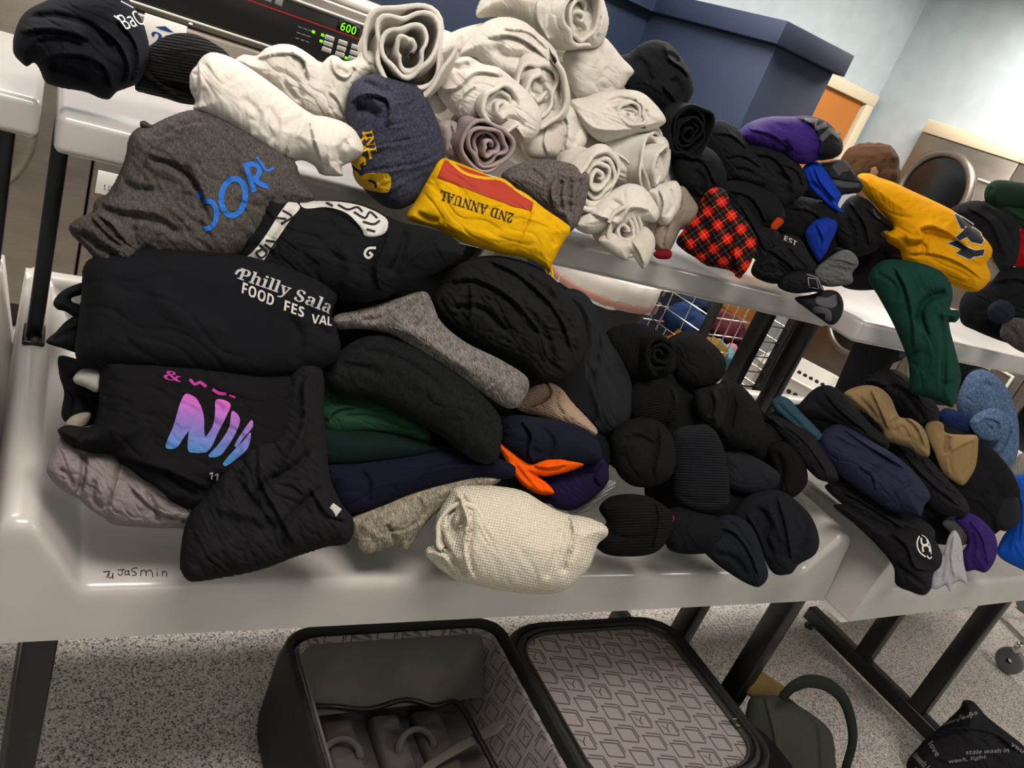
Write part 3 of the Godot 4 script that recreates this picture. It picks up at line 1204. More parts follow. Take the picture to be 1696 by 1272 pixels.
func build_tables() -> void:
	var glass := plain(Color(0.765, 0.75, 0.73), 0.28, 0.0, "tray")
	glass.clearcoat_enabled = true
	glass.clearcoat = 0.5
	glass.clearcoat_roughness = 0.2
	glass.albedo_texture = tex["paint"]
	glass.uv1_triplanar = true
	glass.uv1_scale = Vector3(0.8, 0.8, 0.8)
	var black := plain(Color(0.028, 0.025, 0.025), 0.35, 0.0, "leg")
	var rust := plain(Color(0.12, 0.09, 0.07), 0.6)
	var tm := tray_mesh()
	var labs := ["grey fibreglass two-tier folding table at the left, with the handwritten name on its tray", "grey fibreglass two-tier folding table on the right, under the yellow and green sweatshirts", "grey fibreglass two-tier folding table cut off at the left edge of the view"]
	var at := [Vector3.ZERO, Vector3(1.915, 0, 0.078), Vector3(-1.866, 0, -0.05)]
	var turn := [0.0, 0.035, 0.0]
	for k in 3:
		var t := thing("folding_table", labs[k], "table", at[k], turn[k])
		var top := obj("lower_tray", tm, glass, t)
		obj("upper_shelf", rbox(Vector3(1.845, 0.062, 0.50), 0.013, 4), glass, t, Vector3(0.945, 1.235, -1.65))
		for x in [0.035, 1.822 if k == 2 else 1.808]:
			obj("post", rbox(Vector3(0.026, 0.41, 0.055), 0.003, 1), black, t, Vector3(x, 1.015, -1.56))
			obj("post_foot", rbox(Vector3(0.036, 0.01, 0.075), 0.003, 1), black, t, Vector3(x, 0.818, -1.55))
			obj("bolt", lathe([[0.0, 0.008], [0.006, 0.006], [0.008, 0.0]], 8), rust, t, Vector3(x + 0.002, 0.824, -1.515))
		for x in [[0.085, 1.80], [0.885], [0.1, 1.2]][k]:
			var near: bool = k == 0 and x < 1.0
			for z in ([-1.035, -1.115] if near else [-1.04, -1.28]):
				obj("leg", rbox(Vector3(0.045, 0.58, 0.06), 0.004, 1), black, t, Vector3(x, 0.32, z))
			var ft := obj("foot_bar", rbox(Vector3(0.05, 0.055, 0.36 if near else 0.62), 0.006, 1), black, t, Vector3(x, 0.055, -1.02 if near else -1.23))
			for z in ([-0.15, 0.15] if near else [-0.28, 0.28]):
				obj("leveller", lathe([[0.018, 0.0], [0.018, 0.012], [0.008, 0.014], [0.008, 0.03]], 12), black, ft, Vector3(0, -0.055, z))
			obj("cross_rail", rbox(Vector3(0.04, 0.03, 0.7), 0.004, 1), black, t, Vector3(x, 0.592, -1.4))
		if k == 0:
			write_name(t)

func write_name(t: Node3D) -> void:
	# ballpoint handwriting on the tray floor: each letter a few pen strokes
	var pen := plain(Color(0.07, 0.06, 0.08), 0.6)
	var strokes := [[171, 947, 182, 946], [182, 946, 178, 953, 176, 957], [181, 950, 180, 957, 186, 955, 187, 949], [187, 949, 187, 959],
		[195, 944, 207, 943], [202, 943, 203, 950, 199, 953, 195, 950],
		[212, 945, 207, 947, 208, 952, 213, 950, 213, 944], [213, 944, 214, 952, 216, 952],
		[228, 941, 220, 941, 218, 945, 224, 948, 226, 952, 219, 953],
		[233, 954, 234, 944], [234, 947, 239, 944, 242, 948, 242, 954], [242, 948, 248, 944, 252, 948, 253, 956],
		[260, 947, 261, 954], [260, 942, 260.6, 943],
		[269, 954, 269, 946], [269, 949, 273, 946, 276, 949, 276, 955]]
	var tris := PackedVector2Array()
	for s in strokes:
		tris.append_array(ribbon(s, 1.5))
	var v := PackedVector3Array()
	var idx := PackedInt32Array()
	for i in range(0, tris.size(), 3):
		var q := [tris[i], tris[i + 1], tris[i + 2]]
		if (q[1] - q[0]).cross(q[2] - q[0]) < 0:
			q = [q[0], q[2], q[1]]
		for p in q:
			idx.append(v.size())
			v.append(on_plane(p, Vector3(0, 0.7008, 0), Vector3.UP))
	obj("handwritten_name", mesh_of(v, idx), pen, t, Vector3.ZERO, "black ballpoint handwriting")

func rrect(w: float, d: float, r: float, seg := 6) -> PackedVector2Array:
	var out := PackedVector2Array()
	for q in [[1, 1, 0], [-1, 1, 1], [-1, -1, 2], [1, -1, 3]]:
		for k in seg + 1:
			var a: float = PI / 2 * (q[2] + float(k) / seg)
			out.append(Vector2(q[0] * (w * 0.5 - r) + cos(a) * r, q[1] * (d * 0.5 - r) + sin(a) * r))
	return out

# a wall loop over a rounded rectangle: profile points are (inset, y)
func loop_wall(w: float, d: float, r: float, prof: Array) -> ArrayMesh:
	var v := PackedVector3Array()
	var idx := PackedInt32Array()
	var m := prof.size()
	var n := 0
	for p in prof:
		var o := rrect(w - 2 * p[0], d - 2 * p[0], maxf(r - p[0], 0.005))
		n = o.size()
		for q in o:
			v.append(Vector3(q.x, p[1], q.y))
	for i in m - 1:
		for k in n:
			var k2 := (k + 1) % n
			idx.append_array([i * n + k, (i + 1) * n + k, i * n + k2, i * n + k2, (i + 1) * n + k, (i + 1) * n + k2])
	return mesh_of(v, idx)

func slab(w: float, d: float, r: float, h: float) -> ArrayMesh:
	var m := plate(rrect(w, d, r), h)
	var st := SurfaceTool.new()
	st.append_from(m, 0, Transform3D(Basis(Vector3.RIGHT, -PI / 2), Vector3.ZERO))
	return st.commit()

func build_floor_things() -> void:
	# ---- open suitcase under the table
	var shell := plain(Color(0.035, 0.035, 0.037), 0.7)
	var lining := plain(Color(0.74, 0.70, 0.69), 0.8, 0.0, "lining")
	lining.albedo_texture = tex["lining"]
	lining.uv1_triplanar = true
	lining.uv1_scale = Vector3(1.8, 2.3, 1.3)
	var soft := plain(Color(0.36, 0.34, 0.33), 0.75, 0.0, "soft")
	soft.albedo_texture = tex["plain"]
	soft.uv1_triplanar = true
	soft.uv1_scale = Vector3(1.8, 1.8, 1.8)
	soft.normal_enabled = true
	soft.normal_texture = tex["crumple_n"]
	soft.normal_scale = 0.8
	var pale := plain(Color(0.36, 0.34, 0.32), 0.7)
	var black := plain(Color(0.02, 0.02, 0.02), 0.4)
	var t := thing("suitcase", "open black soft suitcase with grey diamond print lining on the floor under the table", "suitcase", Vector3(0.855, 0, -1.045))
	t.scale = Vector3(0.93, 1.30, 0.67)
	obj("main_shell", loop_wall(0.61, 0.80, 0.09, [[0.0, 0.012], [-0.008, 0.05], [-0.008, 0.19], [0.0, 0.222], [0.010, 0.228], [0.018, 0.222], [0.022, 0.19], [0.024, 0.03]]), shell, t, Vector3(0, 0, 0))
	obj("side_lining", loop_wall(0.558, 0.748, 0.07, [[-0.004, 0.205], [0.004, 0.212], [0.012, 0.20], [0.02, 0.05], [0.03, 0.03]]), lining, t)
	obj("piping", sweep(smooth_line(PackedVector3Array([Vector3(-0.278, 0.222, 0.3), Vector3(-0.279, 0.223, 0.0), Vector3(-0.278, 0.222, -0.3)])), [0.004], 8), pale, t)
	obj("base_lining", slab(0.57, 0.76, 0.07, 0.02), soft, t, Vector3(0, 0.035, 0))
	for s in [[-0.13, 0.10], [0.0, 0.085], [0.12, 0.10]]:
		obj("base_rib", rbox(Vector3(0.085, 0.035, 0.6), 0.016, 3), soft, t, Vector3(s[0], 0.045, 0.03))
	# lining flap with black bound edge sagging across the top, and tie straps with a clip
	var edge := smooth_line(PackedVector3Array([Vector3(-0.24, 0.15, -0.19), Vector3(-0.17, 0.13, -0.21), Vector3(-0.08, 0.12, -0.20), Vector3(0.02, 0.125, -0.215), Vector3(0.10, 0.115, -0.19), Vector3(0.15, 0.135, -0.16), Vector3(0.17, 0.13, 0.0), Vector3(0.19, 0.12, 0.2), Vector3(0.21, 0.12, 0.36)]))
	obj("bound_edge", sweep(edge, [0.009], 8, 0.5), black, t)
	var fv := PackedVector3Array()
	var fi := PackedInt32Array()
	for i in 25:
		var x := -0.25 + 0.50 * i / 24.0
		for j in 8:
			var f := j / 7.0
			fv.append(Vector3(x, 0.20 - 0.085 * f + 0.012 * sin(x * 31.0 + f * 2.0) * sin(PI * f), -0.36 + 0.155 * f))
	for i in 24:
		for j in 7:
			var k := i * 8 + j
			fi.append_array([k, k + 8, k + 1, k + 1, k + 8, k + 9])
	obj("lining_flap", mesh_of(fv, fi), soft, t)
	for q in [[[-0.24, 0.17, 0.12], [-0.17, 0.10, 0.03], [-0.09, 0.085, 0.0], [-0.03, 0.085, 0.05]], [[0.21, 0.15, -0.02], [0.13, 0.10, -0.03], [0.05, 0.085, 0.0], [0.0, 0.085, 0.05]]]:
		var pp := PackedVector3Array()
		for e in q:
			pp.append(Vector3(e[0], e[1], e[2]))
		obj("tie_strap", sweep(smooth_line(pp), [0.03, 0.028, 0.026, 0.024, 0.022, 0.02, 0.019, 0.018, 0.017, 0.016], 10, 0.12), pale, t)
	obj("clip", join([[rbox(Vector3(0.05, 0.014, 0.03), 0.005, 2), xf(-0.02, 0.09, 0.07)], [rbox(Vector3(0.012, 0.014, 0.08), 0.004, 1), xf(-0.04, 0.09, 0.11)], [rbox(Vector3(0.012, 0.014, 0.08), 0.004, 1), xf(0.0, 0.09, 0.11)], [rbox(Vector3(0.05, 0.014, 0.022), 0.005, 2), xf(-0.02, 0.09, 0.155)]]), black, t)
	for x in [-0.15, 0.05]:
		var hp := PackedVector3Array()
		for k in 9:
			var a := PI * k / 8.0
			hp.append(Vector3(x + cos(a) * 0.05, 0.065 + sin(a) * 0.02, -0.10 - sin(a) * 0.05))
		obj("handle_bump", sweep(hp, [0.011], 8, 0.6), soft, t)
	# lid half, filled by its printed divider panel
	var lx := 0.622
	obj("lid_shell", loop_wall(0.645, 0.80, 0.15, [[0.0, 0.012], [-0.008, 0.05], [-0.008, 0.185], [0.0, 0.205], [0.012, 0.212], [0.022, 0.205], [0.03, 0.19]]), shell, t, Vector3(lx, 0, 0.01))
	obj("zip_band", loop_wall(0.60, 0.755, 0.14, [[-0.002, 0.20], [0.008, 0.208], [0.03, 0.203], [0.034, 0.19]]), plain(Color(0.13, 0.125, 0.12), 0.6), t, Vector3(lx, 0, 0.01))
	obj("zip_teeth", loop_wall(0.575, 0.73, 0.13, [[0.0, 0.204], [0.003, 0.2085], [0.008, 0.2085], [0.011, 0.204]]), black, t, Vector3(lx, 0, 0.01))
	obj("divider_panel", slab(0.535, 0.69, 0.12, 0.02), lining, t, Vector3(lx - 0.005, 0.200, 0.01))
	obj("panel_piping", loop_wall(0.55, 0.705, 0.125, [[0.0, 0.196], [0.001, 0.204], [0.006, 0.208], [0.011, 0.204], [0.012, 0.196]]), plain(Color(0.2, 0.19, 0.185), 0.6), t, Vector3(lx - 0.005, 0, 0.01))
	obj("zip_pull", join([[rbox(Vector3(0.012, 0.006, 0.03), 0.002, 1), xf(0, 0, 0)], [rbox(Vector3(0.018, 0.008, 0.014), 0.003, 1), xf(0, 0.002, -0.018)]]), plain(Color(0.5, 0.45, 0.38), 0.3, 1.0), t, Vector3(lx + 0.255, 0.212, 0.20))
	obj("hinge_gusset", rbox(Vector3(0.06, 0.17, 0.72), 0.02, 2), shell, t, Vector3(0.305, 0.10, 0))
	# ---- trash can with a white liner, against the navy partition
	t = thing("trash_can", "round black trash can with a white liner folded over its rim, by the navy partition", "trash can", Vector3(2.24, 0, -2.86))
	obj("barrel", lathe([[0.0, 0.0], [0.19, 0.0], [0.2, 0.02], [0.235, 0.82], [0.24, 0.84], [0.225, 0.84], [0.19, 0.04], [0.0, 0.04]], 36), plain(Color(0.03, 0.03, 0.032), 0.45), t)
	var lv := []
	var lm := lathe([[0.17, 0.55], [0.215, 0.84], [0.232, 0.865], [0.248, 0.855], [0.252, 0.80], [0.248, 0.735]], 72)
	var mdt := MeshDataTool.new()
	mdt.create_from_surface(lm, 0)
	for i in mdt.get_vertex_count():
		var p := mdt.get_vertex(i)
		var a := atan2(p.z, p.x)
		var w := 0.004 * sin(a * 17.0) + 0.003 * sin(a * 29.0 + 1.0)
		p += Vector3(cos(a), 0, sin(a)) * w
		if p.y < 0.75:
			p.y += 0.012 * sin(a * 5.0 + 0.5)
		mdt.set_vertex(i, p)
	lm.clear_surfaces()
	mdt.commit_to_surface(lm)
	obj("liner", lm, plain(Color(0.74, 0.72, 0.69), 0.35), t)
	obj("liner_hem", lathe([[0.247, 0.735], [0.254, 0.742], [0.256, 0.765], [0.252, 0.772]], 48), plain(Color(0.62, 0.46, 0.41), 0.5), t)
	# ---- chrome wire laundry carts
	var chrome := plain(Color(0.8, 0.79, 0.76), 0.18, 1.0)
	var cart := [["chrome wire laundry cart with black corner posts behind the table, filled with coloured washing", Vector3(2.80, 0, -2.74)], ["chrome wire laundry cart rolling on grey casters at the right edge", Vector3(4.02, 0, -1.30)]]
	for k in 2:
		t = thing("laundry_cart", cart[k][0], "laundry cart", cart[k][1], 0.12 if k == 0 else -0.3)
		var bars := []
		var W := 0.29
		var D := 0.25
		for y in [0.52, 0.60, 0.68, 0.76, 0.84, 0.92]:
			var c4 := [Vector3(-W, y, D), Vector3(W, y, D), Vector3(W, y, -D), Vector3(-W, y, -D)]
			for i in 4:
				bars.append(bar(c4[i], c4[(i + 1) % 4], 0.0055 if y > 0.9 or y < 0.55 else 0.0035, 6))
		obj("hoops", join(bars), chrome, t)
		bars = []
		for i in 9:
			var x := -W + 2 * W * i / 8.0
			for z in [D, -D]:
				bars.append(bar(Vector3(x, 0.5, z), Vector3(x, 0.93, z), 0.003, 6))
			bars.append(bar(Vector3(x, 0.51, -D), Vector3(x, 0.51, D), 0.003, 6))
		for i in 5:
			var z := -D + 2 * D * i / 4.0
			for x in [W, -W]:
				bars.append(bar(Vector3(x, 0.5, z), Vector3(x, 0.93, z), 0.003, 6))
		obj("wire_sides", join(bars), chrome, t)
		bars = []
		var c4 := [Vector3(-W, 0.16, D), Vector3(W, 0.16, D), Vector3(W, 0.16, -D), Vector3(-W, 0.16, -D)]
		for i in 4:
			bars.append(bar(c4[i], c4[(i + 1) % 4], 0.011, 8))
		obj("base_frame", join(bars), chrome, t)
		for c in c4:
			obj("corner_post", rbox(Vector3(0.035, 1.0, 0.035), 0.006, 1) if k == 0 else rbox(Vector3(0.022, 0.4, 0.022), 0.006, 1), black if k == 0 else chrome, t, Vector3(c.x, 0.66 if k == 0 else 0.34, c.z))
			var cs := obj("caster", lathe([[0.012, -0.014], [0.05, -0.014], [0.056, -0.008], [0.056, 0.008], [0.05, 0.014], [0.012, 0.014]], 24), plain(Color(0.4, 0.41, 0.42), 0.4), t, Vector3(c.x, 0.056, c.z))
			cs.rotation = Vector3(0, 0.4, PI / 2)
			obj("fork", rbox(Vector3(0.045, 0.05, 0.03), 0.008, 1), chrome, t, Vector3(c.x, 0.125, c.z))
	# coloured washing inside the first cart: plain rounded bundles
	var wash := [["blue", "#16294a", -0.18, 0.72, 0.02], ["orange", "#7a4417", -0.24, 0.62, 0.1], ["teal", "#4b7f8a", 0.02, 0.60, 0.12], ["maroon", "#43161f", 0.2, 0.70, 0.02], ["pale pink", "#8d6a6d", 0.17, 0.58, 0.12], ["yellow", "#6b5622", -0.06, 0.62, 0.15], ["navy", "#182338", -0.05, 0.76, -0.05]]
	var fnz := FastNoiseLite.new()
	fnz.frequency = 9.0
	for k in wash.size():
		var q: Array = wash[k]
		var sm := SphereMesh.new()
		sm.radius = 0.095
		sm.height = 0.16
		sm.radial_segments = 28
		sm.rings = 16
		var am := ArrayMesh.new()
		am.add_surface_from_arrays(Mesh.PRIMITIVE_TRIANGLES, sm.get_mesh_arrays())
		var md := MeshDataTool.new()
		md.create_from_surface(am, 0)
		fnz.seed = k
		for i in md.get_vertex_count():
			var p := md.get_vertex(i)
			md.set_vertex(i, p * (1.0 + 0.45 * fnz.get_noise_3dv(p)))
		am.clear_surfaces()
		md.commit_to_surface(am)
		var st := SurfaceTool.new()
		st.create_from(am, 0)
		st.generate_normals()
		var at := Vector3(2.80, 0, -2.74) + Vector3(q[2] * 0.8, q[3], q[4]).rotated(Vector3.UP, 0.12)
		var o := obj("bundled_garment", st.commit(), fab(q[1]), self, at)
		tag(o, "crumpled %s garment in the wire cart behind the table" % q[0], "garment")
	# ---- white perforated laundry basket by the dryers
	t = thing("laundry_basket", "white plastic laundry basket with punched round holes on the floor by the dryers", "laundry basket", Vector3(4.40, 0, -3.32), 0.5)
	var bw := plain(Color(0.78, 0.77, 0.74), 0.4)
	obj("tub", loop_wall(0.64, 0.46, 0.08, [[0.09, 0.004], [0.075, 0.004], [0.06, 0.02], [0.012, 0.33], [0.0, 0.345], [-0.012, 0.34], [-0.012, 0.352], [0.004, 0.356], [0.018, 0.345], [0.066, 0.03], [0.10, 0.014]]), bw, t)
	obj("tub_floor", slab(0.5, 0.32, 0.05, 0.01), bw, t, Vector3(0, 0.016, 0))
	var hole := plain(Color(0.05, 0.05, 0.05), 0.8)
	for side in 4:
		var hs := []
		for r in 3:
			for i in 7:
				var f := (i - 3) / 3.0
				var y := 0.12 + r * 0.07
				var out := 0.25 + 0.055 * (y - 0.02) / 0.31 if side % 2 else 0.0
				var ins := 0.06 - 0.048 * (y - 0.02) / 0.31
				var disc := lathe([[0.0, 0.002], [0.014, 0.002], [0.015, 0.0]], 12)
				var x := Transform3D.IDENTITY
				if side % 2 == 0:
					x = Transform3D(Basis(Vector3.RIGHT, PI / 2), Vector3(f * 0.2 + (0.02 if r % 2 else 0.0), y, (0.23 - ins + 0.0015) * (1 if side == 0 else -1)))
					hs.append([disc, x])
					x.origin.z = (0.23 - ins - 0.0075) * (1 if side == 0 else -1)
					hs.append([disc, x])
				else:
					x = Transform3D(Basis(Vector3.BACK, PI / 2), Vector3((0.32 - ins + 0.0015) * (1 if side == 1 else -1), y, f * 0.13))
					hs.append([disc, x])
					x.origin.x = (0.32 - ins - 0.0075) * (1 if side == 1 else -1)
					hs.append([disc, x])
		var ho := obj("punched_holes", join(hs), hole, t)
		ho.set_meta("kind", "stuff")

# ================================================================ the heap on the lower tray
func build_lower_heap() -> void:
	var blk := "#151518"
	var w: Cloth
	var white := plain(Color(0.74, 0.73, 0.71), 0.8)
	# -- back layers first
	var b := fab("#131316")
	cloth("shirt", "black bundled shirt deep in the heap behind the grey sleeve", "shirt", b, [500, 490, 640, 440, 740, 430, 820, 470, 900, 520, 970, 600, 990, 700, 900, 710, 760, 660, 640, 600, 510, 600], {"lift": -0.05, "T": 0.06, "solo": true})
	cloth("sweatshirt", "black sweatshirt buried under the green and navy shirts at the heap's middle", "sweatshirt", fab("#121317"), [470, 600, 560, 590, 700, 650, 830, 680, 960, 700, 1010, 740, 980, 830, 860, 830, 700, 830, 580, 860, 500, 830, 470, 740], {"lift": -0.07, "T": 0.06, "solo": true})
	# charcoal roll on the far side
	w = cloth("sweatpants", "dark charcoal sweatpants rolled into a tall bolster beside the black knit hats", "sweatpants", fab("#23262a", "fleece"), [915, 492, 945, 478, 968, 486, 988, 512, 1002, 550, 1030, 588, 1047, 640, 1047, 685, 1028, 712, 990, 720, 955, 690, 925, 655, 905, 630, 955, 590, 960, 540, 940, 510], {"lift": 0.0, "T": 0.065, "wr": [[60, 30, 140, 3]], "st": [["g", 9, 7, [962, 492, 985, 530, 990, 575, 985, 610]], ["r", 5, 12, [975, 500, 1000, 560, 1030, 620]], ["g", 6, 8, [985, 610, 975, 650, 990, 700]]]})
	# beige thermal
	w = cloth("thermal_shirt", "beige thermal shirt folded below the black trousers bundle", "shirt", fab("#b0957f", "waffle"), [850, 668, 872, 640, 905, 628, 930, 640, 950, 668, 975, 695, 990, 714, 985, 722, 945, 708, 905, 692, 865, 682], {"lift": 0.03, "T": 0.03, "ua": 25, "wr": [[30, 20, 60, 2.5]], "st": [["l", 7, 8, [905, 632, 915, 652, 900, 668, 872, 678]], ["g", 5, 6, [925, 645, 920, 665, 935, 690]]]})
	# striped trim and purple and orange
	cloth("striped_shirt", "grey shirt with thin white stripes peeking out under the purple shirt", "shirt", fab("#8d908f", "rib"), [935, 835, 960, 820, 985, 806, 1010, 795, 1020, 798, 1016, 812, 990, 832, 970, 848, 945, 852], {"lift": 0.02, "T": 0.016, "ua": 60, "st": [["g", 5, 5, [950, 845, 985, 820, 1010, 804]]], "solo": true})
	cloth("knit_cuff", "small grey striped knit cuff sticking up beside the navy sweatshirt", "shirt", fab("#83807c", "rib"), [976, 722, 992, 718, 1004, 728, 1008, 760, 1000, 790, 985, 760], {"lift": 0.0, "T": 0.02, "ua": 70, "solo": true})
	w = cloth("shirt", "purple shirt folded over its edge at the right end of the folded stack", "shirt", fab("#1e1438"), [898, 810, 900, 790, 940, 775, 975, 762, 998, 758, 1008, 778, 1006, 800, 985, 822, 960, 840, 940, 846, 915, 838], {"lift": 0.035, "T": 0.035, "q": 2.2, "wr": [[40, 24, 70, 2]], "st": [["l", 7, 9, [1000, 765, 985, 790, 995, 806]], ["g", 5, 6, [930, 800, 965, 786, 990, 784]]]})
	w = cloth("shirt", "bright orange shirt with one corner hanging out of the stack", "shirt", fab("#ec5a06"), [822, 732, 838, 740, 862, 760, 885, 768, 905, 757, 935, 755, 968, 768, 945, 780, 905, 789, 890, 788, 908, 802, 918, 816, 905, 820, 885, 816, 862, 800, 845, 775], {"lift": 0.055, "T": 0.022, "st": [["l", 8, 7, [880, 770, 905, 775, 940, 770]], ["g", 6, 5, [872, 778, 888, 792, 902, 812]], ["g", 4, 5, [845, 755, 865, 785, 885, 806]]]})
	w = cloth("sweatshirt", "dark navy sweatshirt folded on top of the orange shirt", "sweatshirt", fab("#141a29", "fleece"), [828, 700, 845, 688, 885, 690, 930, 697, 972, 712, 996, 742, 994, 762, 965, 770, 925, 768, 892, 768, 880, 772, 858, 756, 832, 738], {"lift": 0.06, "T": 0.038, "wr": [[20, 30, 80, 2]], "st": [["l", 9, 9, [862, 695, 880, 722, 876, 752, 888, 768]], ["g", 6, 6, [900, 705, 915, 735, 905, 762]], ["r", 5, 8, [878, 700, 893, 725, 890, 748]]]})
	# left middle: green, dark green, navy
	w = cloth("shirt", "forest green shirt folded flat in the middle of the heap", "shirt", fab("#1e3f2a"), [530, 640, 560, 648, 610, 656, 660, 672, 695, 698, 713, 722, 708, 732, 670, 722, 620, 716, 545, 716, 528, 690], {"lift": 0.03, "T": 0.028, "wr": [[15, 24, 80, 1.5]], "st": [["l", 7, 7, [545, 700, 552, 685, 572, 676, 590, 676]], ["g", 4, 5, [560, 690, 620, 690, 690, 712]]]})
	cloth("shirt", "dark bottle green shirt folded under the forest green one", "shirt", fab("#0c1f1c"), [530, 710, 570, 712, 630, 716, 690, 728, 740, 742, 700, 756, 640, 764, 540, 768, 525, 740], {"lift": 0.035, "T": 0.026, "wr": [[10, 20, 80, 1.2]], "solo": true})
	w = cloth("sweatshirt", "dark navy sweatshirt folded under the dark green shirt", "sweatshirt", fab("#12142a"), [540, 772, 600, 764, 680, 752, 740, 742, 800, 752, 852, 772, 848, 792, 800, 792, 740, 802, 680, 818, 620, 842, 582, 850, 556, 828], {"lift": 0.045, "T": 0.036, "wr": [[-15, 24, 90, 2]], "st": [["g", 5, 6, [598, 778, 612, 800, 608, 832]], ["l", 6, 8, [830, 770, 760, 770, 690, 785]]]})
	# oatmeal
	w = cloth("sweatpants", "oatmeal heather sweatpants with a bunched cuff lying on the tray", "sweatpants", fab("#c4bba6", "heatherfleece"), [580, 862, 600, 848, 640, 832, 680, 815, 740, 795, 790, 784, 830, 792, 810, 808, 762, 822, 722, 850, 702, 872, 690, 890, 672, 914, 660, 905, 640, 910, 602, 916, 588, 890], {"lift": 0.04, "T": 0.032, "wr": [[-25, 20, 60, 2.2]], "st": [["l", 9, 9, [702, 862, 668, 880, 636, 876, 618, 848]], ["g", 7, 6, [640, 866, 652, 890, 662, 908]], ["g", 5, 6, [690, 822, 700, 845, 695, 868]], ["r", 4, 8, [600, 860, 625, 885, 650, 895]]]})
	# charcoal folded
	w = cloth("sweatpants", "charcoal sweatpants folded in half across the middle of the heap", "sweatpants", fab("#26282a", "heatherfleece"), [536, 632, 545, 600, 575, 573, 605, 558, 645, 557, 700, 575, 752, 608, 802, 655, 828, 692, 830, 735, 822, 762, 800, 768, 765, 750, 735, 725, 700, 705, 655, 682, 610, 662, 560, 655], {"lift": 0.075, "T": 0.055, "q": 2.3, "R": 55, "wk": 0.7, "wr": [[40, 40, 120, 3]], "st": [["g", 6, 9, [590, 580, 640, 590, 700, 620, 740, 660]], ["g", 5, 8, [560, 610, 600, 610, 640, 625]], ["r", 4, 12, [640, 600, 700, 640, 770, 690]]]})
	# grey sleeve
	w = cloth("sweatshirt", "light grey heather sweatshirt with one sleeve and cuff lying across the heap", "sweatshirt", fab("#9a938e", "heatherfleece"), [548, 535, 556, 522, 590, 514, 640, 500, 690, 484, 706, 484, 716, 500, 730, 532, 770, 566, 830, 596, 872, 624, 876, 642, 866, 664, 852, 676, 834, 674, 800, 652, 745, 616, 700, 590, 650, 555, 600, 545, 560, 545], {"lift": 0.10, "T": 0.034, "wr": [[35, 24, 80, 2]], "st": [["l", 5, 6, [836, 600, 828, 622, 802, 646]], ["g", 7, 7, [590, 530, 630, 528, 665, 512, 700, 490]], ["r", 6, 9, [640, 540, 690, 555, 740, 590, 790, 620]], ["g", 5, 6, [700, 500, 705, 525, 690, 545]]]})
	# black trousers bundle
	w = cloth("trousers", "black trousers bunched into a wrinkled bundle below the yellow shirt", "trousers", fab("#1b1c1c"), [716, 492, 735, 460, 765, 436, 800, 424, 850, 428, 900, 448, 940, 486, 965, 525, 972, 575, 955, 612, 925, 632, 900, 632, 885, 625, 860, 600, 810, 580, 760, 552, 728, 525], {"lift": 0.10, "T": 0.065, "wr": [[45, 26, 90, 5, 1], [20, 14, 40, 2]], "st": [["l", 14, 10, [735, 470, 790, 466, 850, 500, 900, 560]], ["l", 12, 9, [800, 430, 860, 460, 920, 520, 945, 585]], ["g", 10, 6, [745, 510, 800, 512, 830, 540, 850, 545]], ["l", 10, 8, [780, 470, 782, 520, 770, 545]], ["g", 9, 7, [860, 500, 905, 560, 915, 620]], ["r", 8, 9, [900, 460, 945, 515, 955, 580]], ["g", 7, 6, [840, 440, 900, 480, 935, 540]]]})
	# tribal print black tee
	w = cloth("t_shirt", "black t-shirt with a white patterned tribal print, on top of the black sweatshirt", "t-shirt", fab("#16171a"), [408, 345, 418, 318, 438, 292, 458, 294, 482, 314, 506, 334, 560, 332, 605, 340, 642, 358, 665, 368, 705, 376, 738, 386, 762, 405, 766, 424, 742, 442, 700, 462, 660, 482, 636, 494, 600, 500, 545, 490, 490, 474, 430, 452, 398, 438, 392, 402, 400, 370], {"lift": 0.105, "T": 0.058, "wr": [[30, 40, 110, 4]], "st": [["l", 14, 12, [645, 362, 636, 400, 620, 440, 625, 480]], ["g", 10, 8, [672, 378, 660, 420, 640, 455]], ["l", 10, 8, [735, 390, 690, 410, 650, 450]], ["g", 9, 9, [492, 345, 470, 385, 440, 430]], ["g", 7, 7, [505, 345, 545, 350, 590, 378, 610, 400]], ["r", 6, 10, [560, 400, 580, 440, 570, 480]]]})
	var tri := poly([414, 326, 424, 308, 438, 293, 456, 296, 476, 314, 490, 326, 494, 338, 480, 336, 462, 322, 440, 318, 424, 330])
	tri.append_array(poly([484, 334, 499, 344, 486, 362, 470, 386, 452, 412, 440, 432, 428, 440, 406, 436, 404, 430, 420, 420, 440, 398, 456, 374, 472, 348]))
	tri.append_array(poly([498, 336, 530, 333, 570, 336, 605, 344, 640, 364, 636, 386, 606, 392, 596, 376, 574, 354, 540, 344, 506, 346]))
	drape(w, tri, white, "white_print", "white tribal print")
	var ink := plain(Color(0.02, 0.02, 0.025), 0.8)
	var sq := PackedVector2Array()
	for s in [[440, 300, 432, 314, 440, 318, 450, 308, 444, 302], [458, 304, 466, 316, 480, 320], [472, 350, 486, 360, 470, 372], [462, 362, 478, 364], [446, 398, 462, 402, 454, 412, 444, 404], [436, 406, 446, 418, 438, 426, 430, 418, 440, 412], [418, 424, 424, 436], [410, 428, 416, 438], [560, 340, 576, 348, 592, 344, 600, 352], [586, 352, 604, 362, 612, 352, 624, 362], [600, 368, 618, 372, 628, 366], [606, 380, 620, 384], [540, 336, 552, 342]]:
		sq.append_array(ribbon(s, 3.6))
	drape(w, sq, ink, "print_squiggles", "black squiggles in the white print", 0.0024).set_meta("kind", "stuff")
	drape(w, ribbon([621, 410, 608, 411, 603, 420, 609, 426, 615, 421, 610, 417], 4.0), white, "print_curl", "small white curl")
